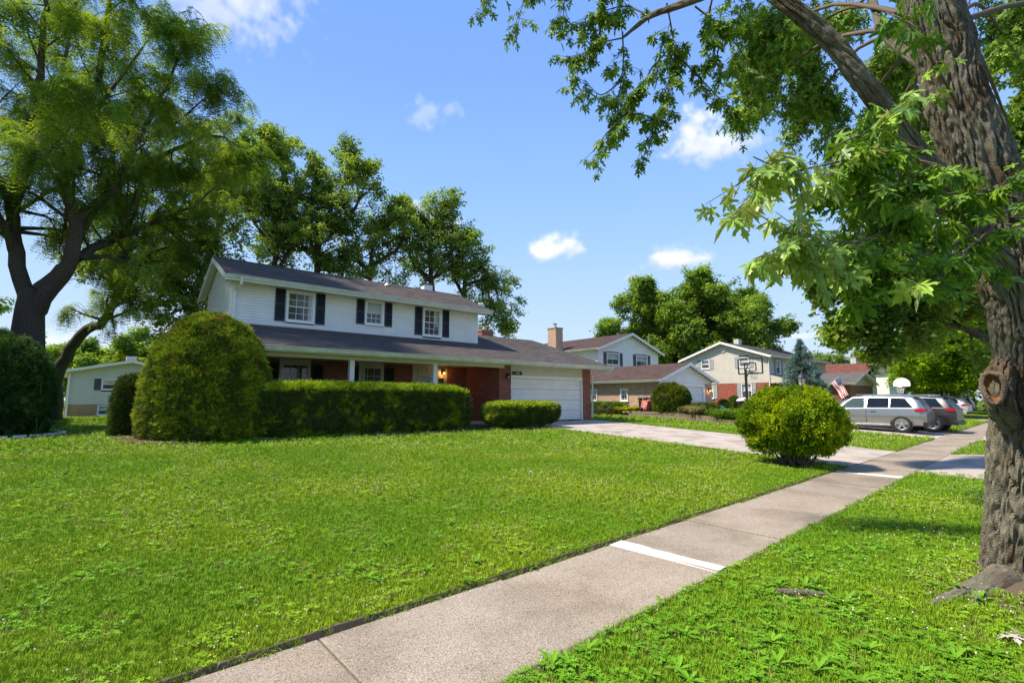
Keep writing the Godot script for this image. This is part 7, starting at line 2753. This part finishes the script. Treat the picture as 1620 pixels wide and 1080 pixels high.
		for j in 9:
			var e := at(q[0][0] + rnd(-0.8, 0.8) * q[2], q[0][1] + rnd(-0.8, 0.8) * q[3], q[1] + rnd(-0.9, 0.9))
			var s := c + ball() * 0.25
			b.tube(PackedVector3Array([s, s.lerp(e, 0.5) + ball() * 0.1, e]), PackedFloat32Array([0.016, 0.010, 0.004]), 4, false)
			tips.append([s, e])
		b.tube(smooth([root, root.lerp(c, 0.5) + UP * 0.4, c], 5), PackedFloat32Array([0.034, 0.032, 0.03, 0.028, 0.026, 0.024, 0.022, 0.02, 0.018, 0.015, 0.012]), 5, false)
		for j in int(q[4] * more):
			var h: Array = tips[R.randi_range(0, tips.size() - 1)]
			var o: Vector3 = (h[0] as Vector3).lerp(h[1], rnd(0.1, 1.15)) + ball() * rnd(0.1, 0.42)
			one_leaf(rest, o, 0.105, mid0, mid1)
	put(b, "twig", M.twig_near, t)
	# the 300 leaves that show largest are parts; the rest are one mass
	var order := []
	for l in near:
		var s := seen_at(l[0].origin)
		var inside := s.x > -40 and s.x < 1660 and s.y > -40 and s.y < 1120
		order.append([s.z if inside else 99.0, l])
	order.sort_custom(func(p, q): return p[0] < q[0])
	var mats := []
	for k in 6:
		var c := fresh0.lerp(fresh1, k / 5.0)
		var m := StandardMaterial3D.new()
		m.resource_name = "maple_leaf_green"
		m.albedo_color = lin(c.r, c.g, c.b)
		m.roughness = 0.42
		m.backlight_enabled = true
		m.backlight = Color(0.6, 0.6, 0.33)
		mats.append(m)
	for k in order.size():
		var l: Array = order[k][1]
		if k < 300:
			var o := MeshInstance3D.new()
			o.mesh = LEAFM["maple%d" % (k % 3)]
			var lum: float = clampf((l[1].g - fresh0.g * 0.8) / (fresh1.g - fresh0.g) * 5.0, 0.0, 5.0)
			o.material_override = mats[int(round(lum))]
			o.name = "leaf"
			t.add_child(o, true)
			o.transform = Transform3D(l[0].basis, l[0].origin - base)
		else:
			rest.append(l)
	var xf := [[], [], []]
	var cols := [PackedColorArray(), PackedColorArray(), PackedColorArray()]
	for l in rest:
		var k := R.randi_range(0, 2)
		xf[k].append(l[0])
		cols[k].push_back(l[1])
	for k in 3:
		scatter("crown", LEAFM["maple%d" % k], M.maple_leaf, xf[k], cols[k], t).set_meta("kind", "stuff")
	print("maple leaves ", near.size(), " ", rest.size())
	# bare soil and litter round the foot
	b = MB.new()
	var ctr := gp(6.0, -0.62)
	for k in 26:
		var a0 := TAU * k / 26
		var a1 := TAU * (k + 1) / 26
		var r0 := 0.72 + 0.2 * noise.get_noise_1d(cos(a0) * 3.0 + sin(a0) * 5.0)
		var r1 := 0.72 + 0.2 * noise.get_noise_1d(cos(a1) * 3.0 + sin(a1) * 5.0)
		for s in 3:
			var f0 := s / 3.0
			var f1 := (s + 1) / 3.0
			b.quad(gp(ctr.x + cos(a0) * r0 * f0, ctr.z + sin(a0) * r0 * f0, 0.008), gp(ctr.x + cos(a1) * r1 * f0, ctr.z + sin(a1) * r1 * f0, 0.008), gp(ctr.x + cos(a1) * r1 * f1, ctr.z + sin(a1) * r1 * f1, 0.004), gp(ctr.x + cos(a0) * r0 * f1, ctr.z + sin(a0) * r0 * f1, 0.004), UP)
	tag(put(b, "bare_soil", M.litter), "", "", "", "structure")
	bare.append(Rect2(5.72, -0.95, 0.8, 0.9))
	var xs := []
	var cs := PackedColorArray()
	for k in 260:
		var a := rnd(0, TAU)
		var r := rnd(0.4, 0.95)
		xs.append(Transform3D(Basis(UP, rnd(0, TAU)).rotated(Vector3.RIGHT, rnd(-0.3, 0.3)).scaled(Vector3(rnd(0.012, 0.03), 0.006, rnd(0.02, 0.06))), gp(6.1 + cos(a) * r, -0.6 + sin(a) * r, 0.012)))
		var e := rnd(0.5, 1.3)
		cs.push_back(Color(0.22 * e, 0.15 * e, 0.10 * e))
	b = MB.new()
	b.box(Vector3.ZERO, Vector3.ONE)
	tag(scatter("bark_litter", b.mesh(), M.bark_near, xs, cs), "brown bark chips lying round the near trunk's foot", "litter", "", "stuff")
	# a surfaced root in the grass, and a crumpled leaf of litter by the edge
	b = MB.new()
	var rp := []
	for q in [[1228, 938], [1250, 940], [1285, 942], [1315, 944]]:
		var p := at(q[0], q[1], 4.2)
		var r := (p - EYE)
		p = EYE + r * (1.65 - 0.03) / -r.y
		p.y = ground_y(p.x, p.z) + 0.03
		rp.append(p)
	bark_tube(b, rp, [0.018, 0.034, 0.03, 0.012], 16, 8, 0.006)
	tag(put(b, "surface_root", M.bark_near), "short length of bare root lying in the parkway grass", "root")
	t = thing("dead_leaf", "crumpled pale dead leaf in the grass at the lower corner", "leaf", Vector3(4.85, 0.06, -0.62))
	var lf := MeshInstance3D.new()
	for k in 3:
		lf = MeshInstance3D.new()
		lf.mesh = LEAFM["maple%d" % k]
		lf.material_override = M.dead_leaf
		lf.name = "leaf_lobe"
		t.add_child(lf, true)
		lf.transform = Transform3D(Basis(UP, k * 2.0).rotated(Vector3.RIGHT, 0.4 * k - 0.3).scaled(Vector3.ONE * 0.11), Vector3(0.02 * k, 0.02 + 0.012 * k, 0.015 * k))


func burl(t: Node3D) -> void:
	# a collar of callus round a hollow, on the trunk's side towards the street's far end
	var z := 0.85
	var o := at(1575, 612, 4.34)
	var out := (at(1500, 600, 4.25) - at(1640, 612, 4.5)).normalized()
	out = (out * 0.8 + (EYE - o).normalized() * 0.9).normalized()
	var side := UP.cross(out).normalized()
	var b := MB.new()
	var pts := PackedVector3Array()
	var rad := PackedFloat32Array()
	var n := 40
	for k in n + 1:
		var a := TAU * k / n
		var w := 1.0 + 0.1 * sin(a * 3.0) + 0.08 * noise.get_noise_1d(k * 1.7)
		pts.push_back(o + (side * cos(a) * 0.085 + UP * sin(a) * 0.15) * w * z + out * (0.05 + 0.02 * sin(a * 2.0)) * z)
		rad.push_back((0.026 + 0.012 * noise.get_noise_1d((k % n) * 2.3 + 40.0)) * z)
	b.col = Color(0.26, 0.20, 0.16)
	b.tube(pts, rad, 12, false)
	put(b, "callus", M.bark_near, t)
	b = MB.new()
	b.col = Color(0.24, 0.105, 0.035)
	for k in n:
		var a0 := TAU * k / n
		var a1 := TAU * (k + 1) / n
		for s in 4:
			var f0 := s / 4.0
			var f1 := (s + 1) / 4.0
			var d0 := -0.05 * (1.0 - f0 * f0)
			var d1 := -0.05 * (1.0 - f1 * f1)
			var e := 1.0 + 0.35 * noise.get_noise_2d(k * 0.9, s * 3.0)
			b.col = Color(0.36 * e, 0.15 * e, 0.045 * e)
			b.quad(o + ((side * cos(a0) * 0.085 + UP * sin(a0) * 0.15) * f0 + out * (d0 + 0.05)) * z, o + ((side * cos(a1) * 0.085 + UP * sin(a1) * 0.15) * f0 + out * (d0 + 0.05)) * z, o + ((side * cos(a1) * 0.085 + UP * sin(a1) * 0.15) * f1 + out * (d1 + 0.05)) * z, o + ((side * cos(a0) * 0.085 + UP * sin(a0) * 0.15) * f1 + out * (d1 + 0.05)) * z, out)
	put(b, "hollow", M.bark_near, t)
	b = MB.new()
	# swollen bark that carries the collar
	bark_tube(b, [o - out * 0.25 - UP * 0.34, o - out * 0.1 - UP * 0.16, o - out * 0.075, o - out * 0.12 + UP * 0.12, o - out * 0.26 + UP * 0.24], [0.08, 0.10, 0.10, 0.09, 0.06], 48, 14, 0.03)
	put(b, "burl", M.bark_near, t)


# ------------------------------------------------------------------ lawn
func no_grass(x: float, z: float) -> bool:
	var w := z - walk_z(x)
	if w > -WALK - 0.035 - 0.035 * noise.get_noise_2d(x * 4.0, 3.0) and w < WALK + 0.015:
		return true
	if (x > DRIVE0 - 0.03 and x < DRIVE1 + 0.03) or (x > DRIVE2 - 0.03 and x < DRIVE3 + 0.03):
		if w < 0.0 and z > -18.0:
			return true
		if w > 0.0:
			return true
	if w > 4.7:
		return true
	for r in bare:
		if r.has_point(Vector2(x, z)):
			return true
	return false


func build_lawn() -> void:
	var kinds := ["tuft0", "tuft1", "tuft2", "clover0", "clover1", "weed", "flower"]
	var xf := {}
	var cols := {}
	for k in kinds:
		xf[k] = []
		cols[k] = PackedColorArray()
	var bands := [[1.5, 7.5, 0.042, 0.046], [7.5, 14.0, 0.075, 0.058], [14.0, 26.0, 0.165, 0.105], [26.0, 62.0, 0.42, 0.2]]
	for bd in bands:
		var st: float = bd[2]
		var far: float = bd[1]
		var x := -far * 0.45
		while x < far:
			var z := -far
			while z < minf(far * 0.2, 2.2):
				var px := x + rnd(-0.5, 0.5) * st
				var pz := z + rnd(-0.5, 0.5) * st
				z += st
				var dd := Vector2(px, pz).length()
				if dd < bd[0] or dd > bd[1] or no_grass(px, pz):
					continue
				var s := seen_at(Vector3(px, 0.1, pz))
				if s.z < 0.5 or s.x < -460 or s.x > 2050 or s.y > 1250:
					continue
				var south := pz > walk_z(px)
				var n1 := noise.get_noise_2d(px * 0.35, pz * 0.35)
				var n2 := noise.get_noise_2d(px * 1.4 + 40.0, pz * 1.4)
				var n3 := noise.get_noise_2d(px * 4.0 - 20.0, pz * 4.0)
				var p := Vector3(px, ground_y(px, pz) - 0.004, pz)
				var lush := 0.10 if not south else 0.45
				var sz: float = bd[3]
				if dd < 26.0 and n2 * 0.8 + n3 * 0.35 + (0.55 if south else 0.12) > rnd(0.0, 1.1) and R.randf() < 0.55:
					var k := "clover%d" % R.randi_range(0, 1)
					xf[k].append(Transform3D(Basis(UP, rnd(0, TAU)).scaled(Vector3.ONE * sz * rnd(0.55, 0.95)), p))
					var g := rnd(0.8, 1.2)
					var c := Color(0.135, 0.32, 0.014).lerp(Color(0.27, 0.42, 0.016), clampf(0.35 + n1 * 0.9 - lush * 0.6, 0.0, 1.0))
					cols[k].push_back(Color(c.r * g, c.g * g, c.b * g))
				else:
					var k := "tuft%d" % R.randi_range(0, 2)
					var bs := Basis(UP, rnd(0, TAU)).scaled(Vector3(sz, sz * rnd(0.7, 1.25) * (0.75 if bd[0] > 10.0 else 1.0), sz))
					xf[k].append(Transform3D(bs, p))
					var g := rnd(0.8, 1.2)
					var c := Color(0.185, 0.335, 0.014).lerp(Color(0.34, 0.43, 0.016), clampf(0.42 + n1 * 0.5 + n2 * 0.25 - lush, 0.0, 1.0))
					if n3 + n2 > 0.6:
						c = c.lerp(Color(0.30, 0.30, 0.085), 0.5)
					cols[k].push_back(Color(c.r * g, c.g * g, c.b * g))
				if dd < 8.0 and R.randf() < (0.02 if south else 0.003):
					xf["weed"].append(Transform3D(Basis(UP, rnd(0, TAU)).scaled(Vector3.ONE * rnd(0.05, 0.10)), p + UP * 0.02))
					var g := rnd(0.85, 1.15)
					cols["weed"].push_back(Color(0.13 * g, 0.29 * g, 0.016 * g))
				var fd := clampf(0.25 + n1 * 0.9 + n2 * 0.5, 0.0, 1.0)
				if dd < 26.0 and R.randf() < fd * st * st * 60.0:
					var fs := rnd(0.011, 0.019) * (0.85 if dd < 7.0 else (1.05 if dd < 14.0 else 1.35))
					xf["flower"].append(Transform3D(Basis(UP, rnd(0, TAU)).scaled(Vector3.ONE * fs), p + UP * rnd(0.045, 0.085)))
					var y := R.randf()
					cols["flower"].push_back(Color(0.75, 0.55, 0.03) if y < 0.03 else Color(0.74, 0.68, 0.58).lerp(Color(0.62, 0.45, 0.36), R.randf() * 0.6))
			x += st
	# grass and dry stalks hanging over the cut edge
	var ex := -3.0
	while ex < 27.5:
		ex += rnd(0.008, 0.03) * (1.0 if ex < 9.0 else 1.8)
		if on_drive(ex) or noise.get_noise_2d(ex * 2.6, 8.0) < rnd(-1.0, -0.05):
			continue
		var ez := walk_z(ex) - WALK - rnd(0.0, 0.06)
		var k := "tuft%d" % R.randi_range(0, 2)
		var es := rnd(0.035, 0.06)
		var bs := Basis(UP, rnd(0, TAU)).rotated(Vector3.RIGHT, rnd(0.2, 1.1)).scaled(Vector3.ONE * es)
		xf[k].append(Transform3D(bs, Vector3(ex, lawn_y(ex, walk_z(ex) - WALK - 0.09) - rnd(0.0, 0.07), ez)))
		var c := Color(0.15, 0.27, 0.012).lerp(Color(0.34, 0.31, 0.09), R.randf() * R.randf())
		cols[k].push_back(c)
	var names := {"tuft0": "grass", "tuft1": "grass", "tuft2": "grass", "clover0": "clover", "clover1": "clover", "weed": "lawn_weed", "flower": "clover_flower"}
	var labels := {"grass": "short mown lawn grass around pavement and driveways", "clover": "clover leaves growing through the lawn", "lawn_weed": "broad leaved weeds in the lawn near the pavement", "clover_flower": "small white clover flowers dotted over the lawn"}
	for k in kinds:
		if xf[k].is_empty():
			continue
		var o := scatter(names[k], LEAFM[k], M.petal if k == "flower" else M.blade, xf[k], cols[k])
		tag(o, labels[names[k]], names[k].replace("_", " "), "", "stuff")
	var tot := 0
	for k in kinds:
		tot += xf[k].size()
	print("lawn copies ", tot)
